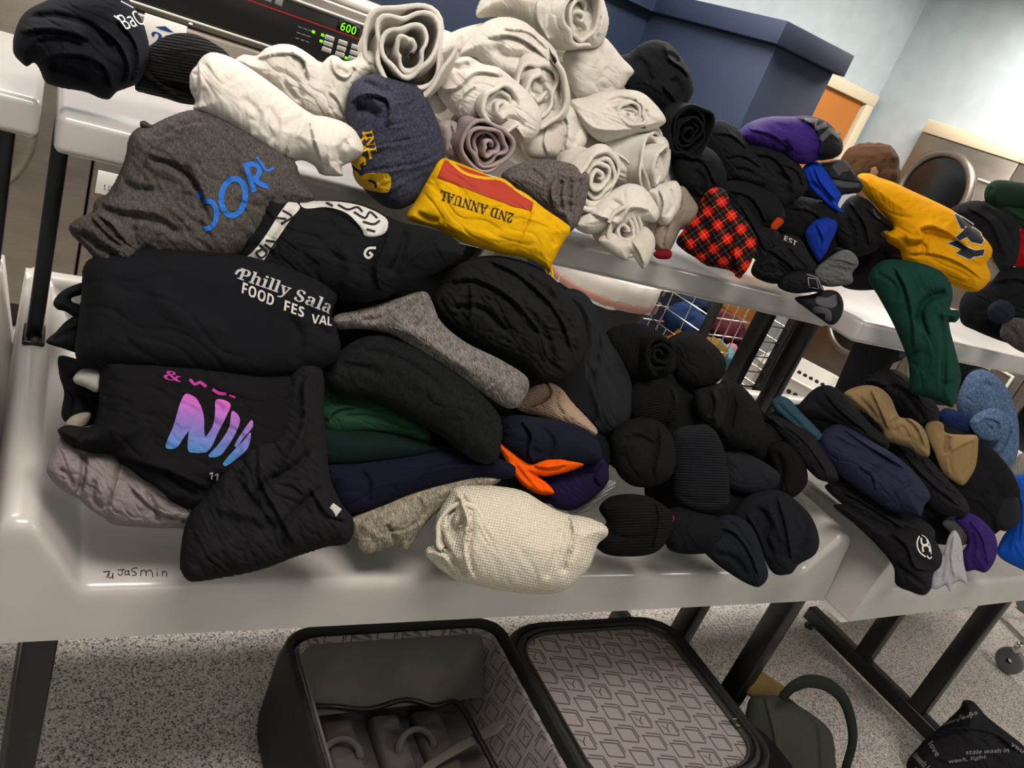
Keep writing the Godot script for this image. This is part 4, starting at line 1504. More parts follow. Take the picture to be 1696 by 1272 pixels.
	# grey tee with blue lettering
	w = cloth("t_shirt", "charcoal heather grey t-shirt with bright blue letters, slumped off the upper shelf", "t-shirt", fab("#6a6461", "heather"), [322, 182, 300, 186, 265, 200, 250, 208, 228, 212, 214, 228, 208, 258, 196, 290, 178, 320, 158, 332, 153, 350, 116, 372, 118, 386, 140, 408, 165, 436, 198, 456, 216, 446, 232, 428, 300, 440, 370, 436, 420, 410, 470, 360, 520, 330, 515, 318, 500, 300, 484, 262, 430, 228, 380, 200, 350, 188], {"lift": 0.07, "T": 0.07, "R": 70, "wr": [[50, 40, 90, 4], [20, 18, 40, 2]], "st": [["l", 13, 11, [352, 208, 305, 214, 268, 234, 236, 280]], ["g", 13, 6, [240, 262, 290, 278, 322, 308, 338, 360]], ["l", 10, 9, [345, 372, 325, 320, 300, 295, 262, 272]], ["g", 9, 8, [158, 338, 200, 352, 260, 362, 310, 392]], ["l", 10, 9, [152, 352, 190, 368, 215, 400, 240, 424]], ["g", 8, 6, [135, 392, 165, 412, 200, 432]], ["r", 8, 12, [170, 330, 220, 345, 280, 350]], ["g", 7, 6, [302, 275, 312, 285, 305, 292]], ["g", 8, 8, [205, 300, 230, 315, 260, 312]]]})
	var blue := plain(Color(0.03, 0.36, 0.70), 0.8)
	var bt := PackedVector2Array()
	bt.append_array(ribbon([327, 316, 332, 328], 6.5))
	bt.append_array(ribbon([334, 333, 349, 334, 356, 348, 354, 365, 346, 374, 337, 377], 8))
	var ov := []
	for k in 13:
		var a := TAU * k / 12.0
		var p := Vector2(cos(a) * 19, sin(a) * 29).rotated(0.12)
		ov.append_array([383 + p.x, 326 + p.y])
	bt.append_array(ribbon(ov, 9))
	bt.append_array(ribbon([402, 272, 408, 295, 416, 318], 8))
	bt.append_array(ribbon([403, 276, 416, 274, 424, 281, 421, 293, 409, 300], 8))
	bt.append_array(ribbon([416, 298, 427, 306, 438, 309], 8))
	bt.append_array(ribbon([420, 262, 428, 273, 436, 284, 448, 280], 4))
	drape(w, bt, blue, "blue_letters", "bright blue letters")
	cloth("collar_band", "", "", fab("#544e4b", "heather"), [232, 202, 240, 200, 250, 206, 268, 206, 300, 192, 316, 184, 322, 190, 300, 202, 270, 214, 245, 214, 234, 212], {"of": w, "lift": 0.095, "T": 0.014})
	cloth("sleeve_cuff", "", "", fab("#5c5653", "heather"), [116, 372, 152, 352, 168, 362, 190, 382, 215, 402, 232, 426, 214, 444, 198, 456, 165, 436, 140, 408, 120, 388], {"of": w, "lift": 0.088, "T": 0.035, "wr": [[50, 22, 50, 4]], "st": [["g", 12, 8, [130, 380, 160, 405, 190, 425, 205, 445]], ["l", 7, 6, [150, 358, 175, 385, 205, 410]]]})
	# philly sweatshirt
	w = cloth("sweatshirt", "large black sweatshirt folded square with white food festival lettering", "sweatshirt", fab("#14151a", "fleece"), [142, 440, 138, 480, 131, 540, 127, 582, 134, 602, 170, 606, 240, 612, 320, 618, 400, 626, 460, 628, 510, 618, 550, 600, 562, 578, 556, 545, 548, 520, 556, 490, 520, 460, 440, 430, 340, 415, 240, 412, 170, 420], {"lift": 0.065, "T": 0.075, "R": 62, "q": 2.4, "wk": 0.6, "wr": [[20, 70, 160, 4]], "st": [["g", 5, 10, [470, 520, 490, 560, 480, 600]], ["g", 6, 8, [500, 500, 520, 540, 555, 560]], ["r", 4, 16, [250, 470, 300, 520, 380, 550]]]})
	var ser := font(true, true, "Droid Serif")
	var san := font(true)
	var pt := PackedVector2Array()
	pt.append_array(letters("FOOD", Vector2(397, 487), Vector2(49, 21), Vector2(2.5, -17), san))
	pt.append_array(letters("FES", Vector2(463, 514), Vector2(31, 12), Vector2(2, -16), san))
	pt.append_array(letters("VAL", Vector2(507, 534), Vector2(35, 5), Vector2(1.5, -14), san))
	drape(w, pt, white, "white_lettering", "white lettering FOOD FES VAL")
	pt = PackedVector2Array()
	pt.append_array(letters("Philly", Vector2(388, 470), Vector2(80, 28), Vector2(10, -24), ser))
	pt.append_array(letters("Sala", Vector2(478, 498), Vector2(60, 22), Vector2(8, -19), ser))
	pt.append_array(ribbon([388, 458, 392, 452, 402, 451], 4))
	drape(w, pt, plain(Color(0.62, 0.62, 0.62), 0.8), "script_lettering", "grey script lettering")
	# loops of its sleeve poking out at the left
	var sl := fab("#15161b", "fleece")
	cloth("sleeve_fold", "", "", sl, [142, 468, 118, 474, 98, 486, 88, 502, 94, 512, 108, 516, 132, 530, 140, 520, 136, 506, 120, 500, 118, 494, 138, 486], {"of": w, "lift": 0.03, "T": 0.02})
	cloth("sleeve_fold", "", "", sl, [134, 522, 112, 530, 92, 550, 76, 566, 100, 576, 134, 582], {"of": w, "lift": 0.03, "T": 0.024, "st": [["g", 6, 6, [84, 566, 110, 552, 132, 545]]]})
	# small bits on the left under it
	cloth("sweatshirt", "dark navy sweatshirt folds squeezed between the tray wall and the heap", "sweatshirt", fab("#10121a"), [98, 590, 132, 596, 165, 606, 185, 640, 175, 690, 150, 705, 118, 705, 102, 690, 106, 650, 98, 620], {"lift": -0.02, "T": 0.045, "wr": [[70, 20, 60, 3]], "st": [["l", 8, 8, [110, 640, 125, 660, 118, 695]], ["g", 6, 6, [140, 650, 145, 675, 160, 690]]], "solo": true})
	cloth("sock", "white cloth corner peeking out at the left of the black shirts", "sock", fab("#aaa79f"), [121, 626, 134, 612, 156, 612, 173, 618, 170, 640, 160, 650, 142, 642, 124, 634], {"lift": 0.05, "T": 0.016, "solo": true})
	cloth("t_shirt", "cream shirt edge just showing above the mauve sweatshirt", "t-shirt", fab("#8f8679"), [108, 702, 118, 690, 132, 684, 150, 684, 146, 700, 130, 715, 112, 716], {"lift": 0.02, "T": 0.014, "solo": true})
	# mauve sweatshirt on the tray
	w = cloth("sweatshirt", "mauve grey sweatshirt crumpled at the tray's left wall", "sweatshirt", fab("#857b7b", "fleece"), [78, 782, 86, 750, 98, 724, 120, 728, 150, 744, 190, 752, 250, 772, 320, 790, 340, 830, 330, 872, 290, 875, 240, 874, 185, 868, 172, 858, 150, 844, 130, 826, 104, 812], {"lift": 0.03, "T": 0.045, "wr": [[60, 24, 60, 3.5], [10, 14, 40, 1.5]], "st": [["g", 11, 6, [140, 745, 140, 785, 130, 822]], ["l", 9, 8, [205, 760, 190, 810, 178, 858]], ["g", 8, 7, [160, 790, 155, 820, 170, 845]], ["l", 7, 8, [210, 800, 260, 845, 320, 862]], ["g", 6, 5, [100, 775, 118, 790, 125, 812]], ["g", 6, 6, [240, 810, 255, 840, 262, 866]]]})
	# N tee
	w = cloth("t_shirt", "black t-shirt with large pink and blue brush letters", "t-shirt", fab("#141416"), [165, 610, 175, 592, 240, 586, 330, 592, 420, 606, 500, 620, 516, 690, 505, 740, 450, 780, 400, 800, 355, 812, 345, 836, 318, 846, 292, 838, 262, 815, 230, 790, 200, 768, 186, 752, 150, 750, 118, 738, 96, 714, 110, 704, 150, 706, 162, 680], {"lift": 0.055, "T": 0.06, "R": 55, "wr": [[20, 30, 80, 3]], "st": [["l", 10, 8, [170, 640, 168, 690, 140, 740]], ["g", 9, 7, [150, 660, 150, 700, 135, 735]], ["l", 12, 9, [190, 752, 250, 768, 310, 790, 345, 810]], ["g", 9, 6, [205, 772, 240, 790, 280, 828]], ["g", 8, 6, [270, 770, 300, 800, 330, 820]], ["r", 7, 9, [210, 770, 260, 800, 300, 828]], ["r", 6, 10, [190, 730, 230, 710, 240, 690]]]})
	var gm := plain(Color.WHITE, 0.75, 0.0, "gradprint")
	gm.vertex_color_use_as_albedo = true
	var np := PackedVector2Array()
	np.append_array(poly([306, 656, 324, 662, 330, 676, 322, 700, 306, 722, 292, 741, 276, 740, 288, 706]))
	np.append_array(poly([312, 658, 328, 668, 336, 690, 337, 716, 342, 746, 326, 748, 312, 746, 312, 718, 318, 690]))
	np.append_array(poly([356, 664, 378, 671, 370, 694, 358, 718, 346, 742, 334, 748, 322, 748, 336, 728, 350, 706, 354, 684]))
	np.append_array(poly([381, 682, 393, 694, 388, 714, 374, 738, 360, 754, 343, 754, 360, 734, 376, 708]))
	np.append_array(poly([412, 696, 414, 706, 398, 726, 388, 740, 384, 738, 394, 720]))
	np.append_array(poly([410, 716, 406, 740, 388, 758, 370, 770, 366, 766, 384, 744, 398, 730]))
	drape(w, np, gm, "brush_letters", "pink to blue brush letters", 0.0016, [Vector2(335, 660), Vector2(318, 752), Color(0.74, 0.32, 0.68), Color(0.20, 0.46, 0.68)])
	np = PackedVector2Array()
	np.append_array(letters("&", Vector2(272, 632), Vector2(28, 5), Vector2(2, -15), font(true, true, "Droid Serif")))
	np.append_array(ribbon([314, 632, 322, 640, 330, 637, 340, 644], 5))
	np.append_array(ribbon([350, 648, 360, 654, 372, 655], 5))
	np.append_array(ribbon([376, 657, 386, 661], 3))
	drape(w, np, plain(Color(0.62, 0.14, 0.50), 0.8), "magenta_lettering", "magenta script")
	drape(w, letters("11", Vector2(344, 790), Vector2(15, 4), Vector2(1, -12), font(true)), plain(Color(0.6, 0.6, 0.58), 0.8), "small_number", "small white number")
	# front crumpled black shirt
	w = cloth("t_shirt", "black t-shirt crumpled in a heap on the tray's front edge, small white care tag", "t-shirt", fab("#1d1d1f"), [478, 618, 490, 600, 508, 596, 526, 604, 536, 622, 536, 680, 541, 740, 548, 795, 566, 835, 584, 858, 586, 880, 574, 900, 540, 906, 490, 922, 430, 944, 370, 956, 318, 963, 304, 952, 298, 935, 304, 880, 318, 845, 345, 812, 368, 775, 398, 738, 430, 720, 452, 718, 462, 690, 470, 655], {"lift": 0.085, "T": 0.06, "R": 60, "wr": [[55, 30, 90, 4, 1], [30, 14, 40, 1.5]], "st": [["l", 14, 10, [528, 612, 500, 640, 500, 700, 480, 745, 450, 790]], ["g", 10, 7, [520, 740, 490, 770, 440, 800, 410, 850]], ["l", 10, 9, [430, 722, 430, 790, 460, 850, 490, 905]], ["g", 9, 6, [540, 800, 500, 830, 470, 870, 470, 915]], ["g", 7, 7, [385, 780, 420, 830, 460, 880]], ["r", 7, 10, [350, 830, 420, 850, 480, 850]], ["l", 8, 9, [505, 800, 540, 850, 580, 862]], ["g", 6, 6, [410, 740, 400, 780, 380, 810]]]})
	obj("care_tag", rbox(Vector3(0.016, 0.014, 0.002), 0.0008, 1), white, w.root, w.pt(Vector2(550, 842), w.height(Vector2(550, 842)) + 0.004) - w.root.position, "white care tag").rotation = Vector3(-0.5, -0.5, -0.3)
	# cream waffle thermal, rolled
	w = cloth("thermal_shirt", "cream waffle-knit thermal shirt loosely rolled on the tray's front edge", "shirt", fab("#e2dac8", "waffle"), [752, 808, 780, 804, 830, 806, 868, 814, 905, 836, 935, 850, 975, 858, 1004, 872, 1006, 886, 990, 902, 978, 935, 958, 960, 935, 978, 905, 984, 850, 981, 800, 972, 760, 962, 732, 945, 716, 930, 704, 918, 708, 906, 726, 900, 734, 892, 722, 878, 726, 850, 740, 826], {"lift": 0.10, "T": 0.085, "ua": 12, "wr": [[70, 40, 120, 3]], "st": [["l", 22, 12, [788, 962, 778, 910, 782, 860, 760, 812]], ["g", 16, 7, [772, 822, 752, 850, 754, 880, 768, 868, 770, 852]], ["g", 14, 6, [735, 895, 752, 920, 775, 955]], ["l", 12, 9, [940, 852, 945, 890, 930, 940]], ["g", 9, 7, [952, 880, 946, 910, 925, 950]], ["l", 10, 8, [728, 905, 748, 918, 765, 952]], ["g", 8, 6, [712, 915, 735, 930, 755, 955]], ["r", 8, 8, [735, 870, 740, 890, 755, 905]], ["g", 6, 8, [925, 870, 920, 910, 900, 960]]]})
	# swirl of the rolled end
	swirl(w, Vector2(764, 872), 0.036, Vector3(-0.5, 0.1, 0), fab("#e2dac8", "waffle"), {"turns": 1.9, "sq": 1.25, "cr": 0.14, "rag": 0.3, "out": 0.004})
	build_hats()

func build_hats() -> void:
	var kb := fab("#131314", "rib")
	var kn := fab("#171718", "knit")
	var kc := fab("#1c1e24", "rib")
	var w: Cloth
	cloth("knit_hat", "black knit hat lying deep behind the charcoal bolster", "hat", kn, [980, 560, 1040, 560, 1120, 610, 1160, 680, 1150, 760, 1060, 790, 1000, 760, 985, 700, 1030, 650], {"lift": -0.05, "T": 0.05, "solo": true})
	cloth("knit_hat", "black knit hat at the bottom of the hat heap, behind the ribbed sock", "hat", kn, [1110, 640, 1200, 640, 1280, 700, 1300, 780, 1280, 850, 1180, 870, 1080, 850, 1070, 760], {"lift": -0.06, "T": 0.05, "solo": true})
	w = cloth("knit_hat", "black ribbed knit hat balled up with its swirl showing, topmost in the hat heap", "hat", kb, [1000, 572, 1006, 548, 1030, 538, 1060, 536, 1090, 548, 1112, 568, 1120, 592, 1116, 615, 1090, 628, 1055, 630, 1025, 612], {"lift": 0.03, "T": 0.055, "ua": 10, "st": [["g", 8, 6, [1064, 560, 1058, 585, 1072, 606, 1100, 612]]]})
	swirl(w, Vector2(1086, 587), 0.038, Vector3(0.45, 0.1, 0), kb, {"turns": 1.9, "cr": 0.12, "rag": 0.3, "sq": 1.15, "out": 0.02})
	w = cloth("knit_hat", "black fuzzy knit hat right of the topmost swirled one", "hat", kn, [1104, 566, 1122, 552, 1146, 547, 1172, 562, 1196, 586, 1203, 608, 1190, 632, 1158, 644, 1126, 632, 1112, 600], {"lift": 0.02, "T": 0.05, "wr": [[60, 20, 60, 2.5]]})
	w = cloth("knit_hat", "black ribbed knit cuff pointing right in the middle of the hat heap", "hat", kb, [1040, 650, 1060, 630, 1090, 622, 1112, 636, 1126, 662, 1122, 690, 1098, 706, 1062, 704, 1042, 690], {"lift": 0.04, "T": 0.045, "ua": 80, "st": [["l", 6, 6, [1110, 640, 1116, 668, 1100, 700]]]})
	w = cloth("knit_glove", "brownish black knit glove with curled fingers tucked in a hat", "glove", fab("#1d1a19", "fleece"), [1150, 650, 1172, 640, 1196, 636, 1208, 655, 1204, 690, 1192, 712, 1168, 704, 1154, 682], {"lift": 0.05, "T": 0.04, "st": [["g", 8, 5, [1172, 645, 1180, 668, 1174, 692]], ["g", 7, 5, [1190, 642, 1196, 668, 1190, 698]], ["r", 6, 7, [1182, 648, 1188, 672, 1182, 700]]]})
	w = cloth("knit_hat", "black knit hat with a puckered seam at the right side of the hat heap", "hat", kn, [1188, 638, 1204, 630, 1224, 636, 1250, 662, 1264, 694, 1266, 722, 1250, 742, 1220, 742, 1194, 726, 1186, 700, 1194, 668], {"lift": 0.06, "T": 0.05, "ua": 70, "wr": [[75, 16, 60, 2]], "st": [["r", 8, 6, [1200, 636, 1206, 665, 1196, 700, 1200, 725]], ["g", 6, 5, [1210, 640, 1216, 670, 1208, 715]]]})
	w = cloth("knit_hat", "black fleece-lined knit hat between the folded sweatpants and the ribbed navy sock", "hat", kn, [1010, 732, 1022, 708, 1045, 694, 1075, 692, 1098, 702, 1116, 728, 1122, 765, 1110, 792, 1080, 806, 1046, 804, 1022, 782], {"lift": 0.045, "T": 0.055, "wr": [[40, 24, 60, 3]], "st": [["l", 8, 7, [1090, 702, 1092, 740, 1080, 790]], ["g", 6, 6, [1030, 730, 1060, 725, 1085, 740]]]})
	w = cloth("sock", "dark navy ribbed sock folded over into a thick pad", "sock", kc, [1110, 722, 1124, 708, 1150, 704, 1172, 704, 1190, 722, 1202, 755, 1208, 800, 1206, 836, 1188, 848, 1160, 850, 1132, 840, 1118, 822, 1114, 770], {"lift": 0.075, "T": 0.05, "q": 2.6, "ua": 92, "st": [["g", 3, 6, [1118, 815, 1160, 830, 1204, 822]]]})
	w = cloth("sock", "navy sock laid pointing right beside the ribbed pad", "sock", fab("#20232a", "fleece"), [1196, 752, 1222, 746, 1248, 756, 1276, 772, 1292, 788, 1284, 808, 1256, 820, 1222, 814, 1200, 800], {"lift": 0.05, "T": 0.034, "wr": [[20, 18, 50, 2]]})
	w = cloth("knit_hat", "black fuzzy hat brim standing on the tray's right wall", "hat", fab("#121110", "knit"), [1270, 742, 1288, 730, 1306, 734, 1326, 752, 1337, 780, 1336, 802, 1318, 822, 1292, 830, 1272, 820, 1282, 790], {"lift": 0.05, "T": 0.05, "wr": [[80, 10, 30, 2.5]], "st": [["g", 9, 7, [1284, 742, 1296, 780, 1286, 822]]]})
	w = cloth("knit_hat", "small black hat above the fuzzy brim at the right end of the tray", "hat", kn, [1222, 722, 1250, 700, 1280, 702, 1298, 724, 1290, 750, 1258, 765, 1232, 752], {"lift": 0.01, "T": 0.045, "solo": true})
	w = cloth("gloves", "pair of black ribbed knit gloves with a red tip by the cream thermal", "gloves", kb, [984, 880, 1004, 866, 992, 842, 1008, 824, 1040, 818, 1072, 822, 1096, 834, 1114, 852, 1112, 876, 1098, 905, 1078, 918, 1040, 922, 1004, 918, 986, 904], {"lift": 0.10, "T": 0.055, "ua": 88, "st": [["l", 6, 6, [1082, 826, 1090, 860, 1078, 912]], ["g", 5, 5, [1004, 880, 1040, 890, 1080, 884]]]})
	cloth("red_tip", "red fingertip", "", fab("#b0161c"), [1098, 852, 1108, 850, 1116, 855, 1114, 866, 1102, 868], {"of": w, "lift": 0.125, "T": 0.012})
	w = cloth("trousers", "black trousers wedged between the gloves and the navy trousers", "trousers", fab("#121317"), [1094, 858, 1120, 840, 1160, 848, 1200, 862, 1206, 890, 1185, 912, 1140, 918, 1106, 908], {"lift": 0.075, "T": 0.045, "wr": [[50, 20, 60, 3]], "solo": true})
	w = cloth("trousers", "dark navy trousers leg rolled at the tray's front edge, left of the other navy pair", "trousers", fab("#1a1e26"), [1160, 905, 1164, 878, 1180, 862, 1205, 852, 1235, 862, 1252, 885, 1266, 925, 1272, 955, 1258, 972, 1240, 968, 1212, 952, 1182, 930], {"lift": 0.105, "T": 0.042, "wr": [[55, 20, 70, 3]], "st": [["l", 9, 7, [1172, 880, 1210, 880, 1240, 915, 1258, 962]], ["g", 8, 6, [1182, 915, 1215, 925, 1240, 955]], ["g", 6, 5, [1200, 858, 1225, 880, 1248, 920]]]})
	w = cloth("trousers", "dark navy trousers rolled at the tray's right end with stitched seams", "trousers", fab("#191c22"), [1214, 858, 1226, 832, 1252, 815, 1290, 812, 1322, 832, 1345, 858, 1357, 895, 1350, 918, 1322, 936, 1310, 950, 1282, 950, 1262, 918, 1240, 885], {"lift": 0.085, "T": 0.055, "wr": [[50, 22, 70, 3]], "st": [["l", 11, 8, [1235, 850, 1258, 890, 1270, 930]], ["g", 10, 6, [1252, 835, 1275, 870, 1268, 890, 1285, 925]], ["l", 9, 7, [1285, 820, 1300, 870, 1310, 930]], ["g", 8, 6, [1320, 838, 1335, 880, 1322, 920]], ["r", 6, 6, [1270, 830, 1285, 865, 1300, 905]]]})
	cloth("trousers", "black trousers under the navy pairs at the tray's right end", "trousers", fab("#111216"), [1180, 800, 1230, 800, 1300, 820, 1330, 850, 1300, 880, 1220, 880, 1180, 850], {"lift": 0.02, "T": 0.045, "solo": true})

# ================================================================ the heap on the upper shelf
func build_upper_heap() -> void:
	var w: Cloth
	var wh := fab("#d9d4ca")
	var wh2 := fab("#d3cec4", "fleece")
	# ---- left end
	w = cloth("t_shirt", "dark navy t-shirt rolled up at the shelf's left end, white letters on its side", "t-shirt", fab("#1a1d26"), [22, 86, 24, 55, 40, 22, 70, 4, 120, -14, 190, -22, 222, 12, 241, 50, 248, 92, 240, 120, 228, 138, 204, 148, 194, 152, 178, 165, 140, 152, 100, 145, 76, 136, 64, 112, 56, 104, 44, 110, 30, 98], {"s": "S", "lift": 0.06, "T": 0.085, "wr": [[25, 24, 110, 3]], "st": [["l", 14, 9, [64, 100, 100, 90, 140, 92, 170, 108, 185, 150]], ["l", 12, 8, [34, 55, 80, 50, 120, 56, 150, 70]], ["l", 10, 8, [150, 40, 190, 70, 208, 110, 200, 145]], ["l", 9, 7, [185, 30, 218, 70, 224, 110, 212, 140]], ["g", 14, 12, [80, 108, 120, 116, 150, 128]], ["g", 9, 6, [40, 30, 100, 28, 160, 50, 190, 95]], ["r", 8, 9, [150, 88, 160, 105, 175, 120]], ["g", 7, 6, [60, 70, 100, 66, 140, 76]]]})
	var pt := PackedVector2Array()
	pt = letters("BaC", Vector2(205, 50), Vector2(34, -10), Vector2(-15, -22), font())
	pt.append_array(ribbon([186, 28, 194, 34], 2.2))
	pt.append_array(ribbon([198, 4, 220, 14], 1.6))
	drape(w, pt, plain(Color(0.85, 0.85, 0.85), 0.8), "white_letters", "white outline letters")
	w = cloth("knit_hat", "black ribbed knit hat lying on the shelf beside the navy roll", "hat", fab("#1a1919", "rib"), [224, 148, 228, 115, 242, 86, 262, 66, 292, 55, 325, 58, 355, 72, 378, 90, 390, 120, 370, 150, 335, 172, 305, 172, 270, 162, 238, 154], {"s": "S", "lift": 0.035, "T": 0.07, "ua": 100, "wr": [[15, 10, 70, 1.8]], "st": [["l", 8, 8, [232, 120, 250, 130, 280, 150, 318, 168]], ["g", 5, 6, [240, 112, 270, 138, 320, 150]]]})
	# white rolls at left
	w = cloth("t_shirt", "white t-shirt bundled behind the long white roll, just left of the washer display", "t-shirt", wh, [388, 102, 402, 91, 425, 92, 440, 80, 465, 73, 488, 76, 515, 92, 535, 108, 556, 120, 570, 160, 560, 200, 520, 205, 480, 180, 440, 145, 405, 120], {"s": "U", "lift": 0.03, "T": 0.06, "wr": [[35, 18, 60, 3]], "st": [["l", 10, 7, [420, 100, 470, 90, 500, 100, 512, 140]], ["g", 8, 6, [450, 112, 490, 135, 500, 165]], ["l", 8, 6, [478, 85, 505, 105, 498, 125]], ["g", 6, 5, [465, 122, 480, 150, 500, 170]]]})
	w = cloth("t_shirt", "white t-shirt with its ringed collar turned up, left of the navy heather roll", "t-shirt", wh, [516, 140, 530, 110, 548, 92, 560, 94, 570, 101, 588, 98, 598, 86, 614, 84, 628, 96, 627, 115, 615, 128, 600, 138, 590, 150, 580, 180, 574, 202, 552, 206, 532, 190], {"s": "U", "lift": 0.06, "T": 0.045, "wr": [[60, 16, 50, 2]], "st": [["l", 10, 7, [548, 95, 555, 120, 575, 130, 590, 108]], ["g", 10, 6, [556, 112, 575, 122, 588, 112]], ["l", 8, 6, [545, 150, 560, 165, 572, 190]], ["g", 6, 4, [604, 92, 606, 104, 616, 112, 620, 122]]]})
	w = cloth("t_shirt", "large white t-shirt rolled smooth, slanting over the shelf's front edge", "t-shirt", wh, [316, 122, 326, 108, 336, 94, 350, 87, 372, 91, 396, 102, 430, 124, 465, 150, 500, 178, 520, 190, 540, 193, 570, 203, 592, 220, 604, 242, 602, 256, 582, 268, 566, 276, 568, 290, 552, 292, 530, 288, 522, 276, 502, 266, 482, 268, 462, 270, 430, 252, 390, 226, 350, 202, 334, 192, 320, 180, 324, 168, 316, 150], {"s": "U", "lift": 0.10, "T": 0.075, "q": 2.0, "wk": 1.0, "wr": [[60, 34, 90, 3]], "st": [["l", 10, 7, [505, 180, 498, 205, 480, 235, 470, 268]], ["l", 9, 8, [508, 182, 515, 220, 530, 270]], ["g", 9, 8, [575, 232, 560, 245, 562, 270]], ["l", 7, 7, [330, 100, 336, 140, 330, 188]], ["g", 6, 5, [320, 122, 332, 128, 330, 150, 318, 152]], ["g", 5, 8, [400, 160, 430, 190, 420, 225]], ["g", 4, 7, [440, 170, 460, 210, 445, 240]]]})
	# ---- white mountain, far layers first
	cloth("t_shirt", "white t-shirt at the back of the white mountain, right of the rose-shaped roll", "t-shirt", wh, [716, 90, 722, 72, 740, 58, 770, 45, 810, 38, 850, 50, 860, 90, 830, 120, 790, 140, 750, 150, 724, 130], {"s": "U", "lift": -0.02, "T": 0.055, "wr": [[110, 16, 60, 3]], "st": [["l", 8, 7, [770, 60, 765, 90, 780, 110]], ["g", 9, 7, [730, 100, 750, 85, 765, 92]]]})
	cloth("t_shirt", "white t-shirt filling the heart of the white mountain behind the rolls", "t-shirt", wh2, [700, 130, 780, 60, 900, 60, 1010, 90, 1060, 180, 1100, 260, 1110, 340, 1060, 400, 980, 380, 900, 300, 800, 240, 720, 190], {"s": "U", "lift": -0.07, "T": 0.08, "wr": [[40, 40, 80, 4]]})
	w = cloth("t_shirt", "white t-shirt rolled at the very top of the white mountain", "t-shirt", wh, [790, 28, 794, 4, 812, -18, 850, -34, 900, -42, 950, -40, 990, -20, 1003, 10, 1008, 36, 1002, 62, 990, 78, 960, 82, 935, 84, 905, 76, 880, 52, 850, 30, 820, 28], {"s": "U", "lift": 0.05, "T": 0.085, "wr": [[70, 30, 80, 3]], "st": [["l", 12, 8, [892, 0, 888, 25, 898, 50, 912, 74]], ["g", 12, 6, [915, 12, 930, 0, 955, 4, 968, 22]], ["g", 10, 6, [925, 25, 945, 35, 962, 45, 955, 62]], ["r", 9, 7, [918, 20, 922, 45, 940, 60]], ["l", 10, 7, [985, 0, 992, 30, 985, 60]]]})
	swirl(w, Vector2(952, 32), 0.052, Vector3(0.5, 0.0, 0), wh, {"turns": 2.0, "cr": 0.17, "rag": 0.5, "sq": 1.1, "out": 0.012})
	w = cloth("t_shirt", "white t-shirt lying plain below the topmost roll", "t-shirt", wh2, [934, 88, 952, 78, 985, 74, 1000, 62, 1012, 72, 1030, 95, 1050, 118, 1042, 130, 1030, 148, 1012, 160, 985, 168, 958, 164, 944, 140, 934, 112], {"s": "U", "lift": 0.055, "T": 0.055, "wr": [[30, 30, 60, 3]], "st": [["g", 6, 10, [1000, 110, 1015, 130, 1010, 150]], ["r", 5, 10, [985, 100, 1005, 125, 1000, 145]]]})
	w = cloth("t_shirt", "white t-shirt draped as a wide hood in the middle of the mountain", "t-shirt", wh, [762, 92, 780, 60, 805, 36, 835, 28, 868, 36, 895, 58, 918, 80, 928, 105, 942, 140, 944, 170, 936, 195, 915, 200, 898, 176, 872, 175, 850, 150, 815, 130, 790, 96], {"s": "U", "lift": 0.07, "T": 0.065, "wr": [[35, 24, 90, 3]], "st": [["l", 15, 9, [800, 66, 850, 62, 895, 90, 925, 140, 925, 190]], ["g", 14, 12, [815, 75, 840, 90, 870, 100, 890, 130]], ["l", 9, 6, [830, 50, 875, 56, 910, 86]], ["r", 8, 8, [830, 78, 850, 84, 870, 82]], ["g", 8, 6, [875, 110, 890, 130, 905, 160]]]})
	swirl(w, Vector2(888, 146), 0.052, Vector3(0.35, -0.1, 0), wh, {"turns": 2.0, "cr": 0.17, "rag": 0.5, "sq": 1.3, "out": 0.008, "a0": 2.0})
	roll("t_shirt", "white t-shirt rolled like a rose, standing alone left of the mountain's top", "t-shirt", wh, Vector2(676, 84), 0.15, Vector2(655, 110), -0.02, 0.074, {"s": "U", "turns": 2.8, "cr": 0.17, "rag": 0.5, "sq": 1.12, "dish": 0.05})
	cloth("t_shirt", "white t-shirt flap spread beneath the rose-shaped roll", "t-shirt", wh, [622, 140, 640, 118, 680, 126, 710, 134, 742, 150, 748, 170, 728, 188, 705, 182, 680, 170, 645, 158], {"s": "U", "lift": 0.03, "T": 0.045, "wr": [[20, 18, 70, 3]], "st": [["l", 8, 7, [640, 140, 690, 150, 735, 165]]]})
	w = cloth("t_shirt", "white t-shirt rolled wide with its open end above the mauve roll", "t-shirt", wh, [722, 146, 740, 118, 758, 98, 776, 94, 800, 106, 826, 112, 852, 132, 874, 152, 892, 176, 898, 196, 888, 226, 866, 238, 845, 222, 820, 214, 790, 206, 762, 198, 742, 180], {"s": "U", "lift": 0.10, "T": 0.06, "wr": [[30, 20, 70, 3]], "st": [["l", 12, 8, [726, 152, 760, 146, 790, 122, 840, 128]], ["l", 10, 7, [762, 192, 768, 162, 790, 142]], ["g", 9, 6, [742, 104, 760, 114, 780, 104]], ["r", 8, 7, [738, 112, 760, 100, 785, 104]], ["l", 10, 7, [822, 186, 850, 208, 868, 232]], ["g", 8, 6, [830, 200, 850, 196, 870, 208]]]})
	swirl(w, Vector2(830, 176), 0.045, Vector3(0.3, -0.1, 0), wh, {"turns": 1.9, "cr": 0.17, "rag": 0.45, "sq": 0.9, "out": 0.012, "a0": 1.0})
	w = cloth("t_shirt", "white t-shirt with a flat hanging sleeve between the mauve roll and the wide fold", "t-shirt", fab("#cbc4b9"), [864, 228, 880, 214, 905, 205, 934, 208, 934, 232, 926, 256, 910, 262, 880, 262, 866, 252], {"s": "U", "lift": 0.07, "T": 0.03, "st": [["l", 6, 6, [905, 210, 900, 235, 908, 258]]]})
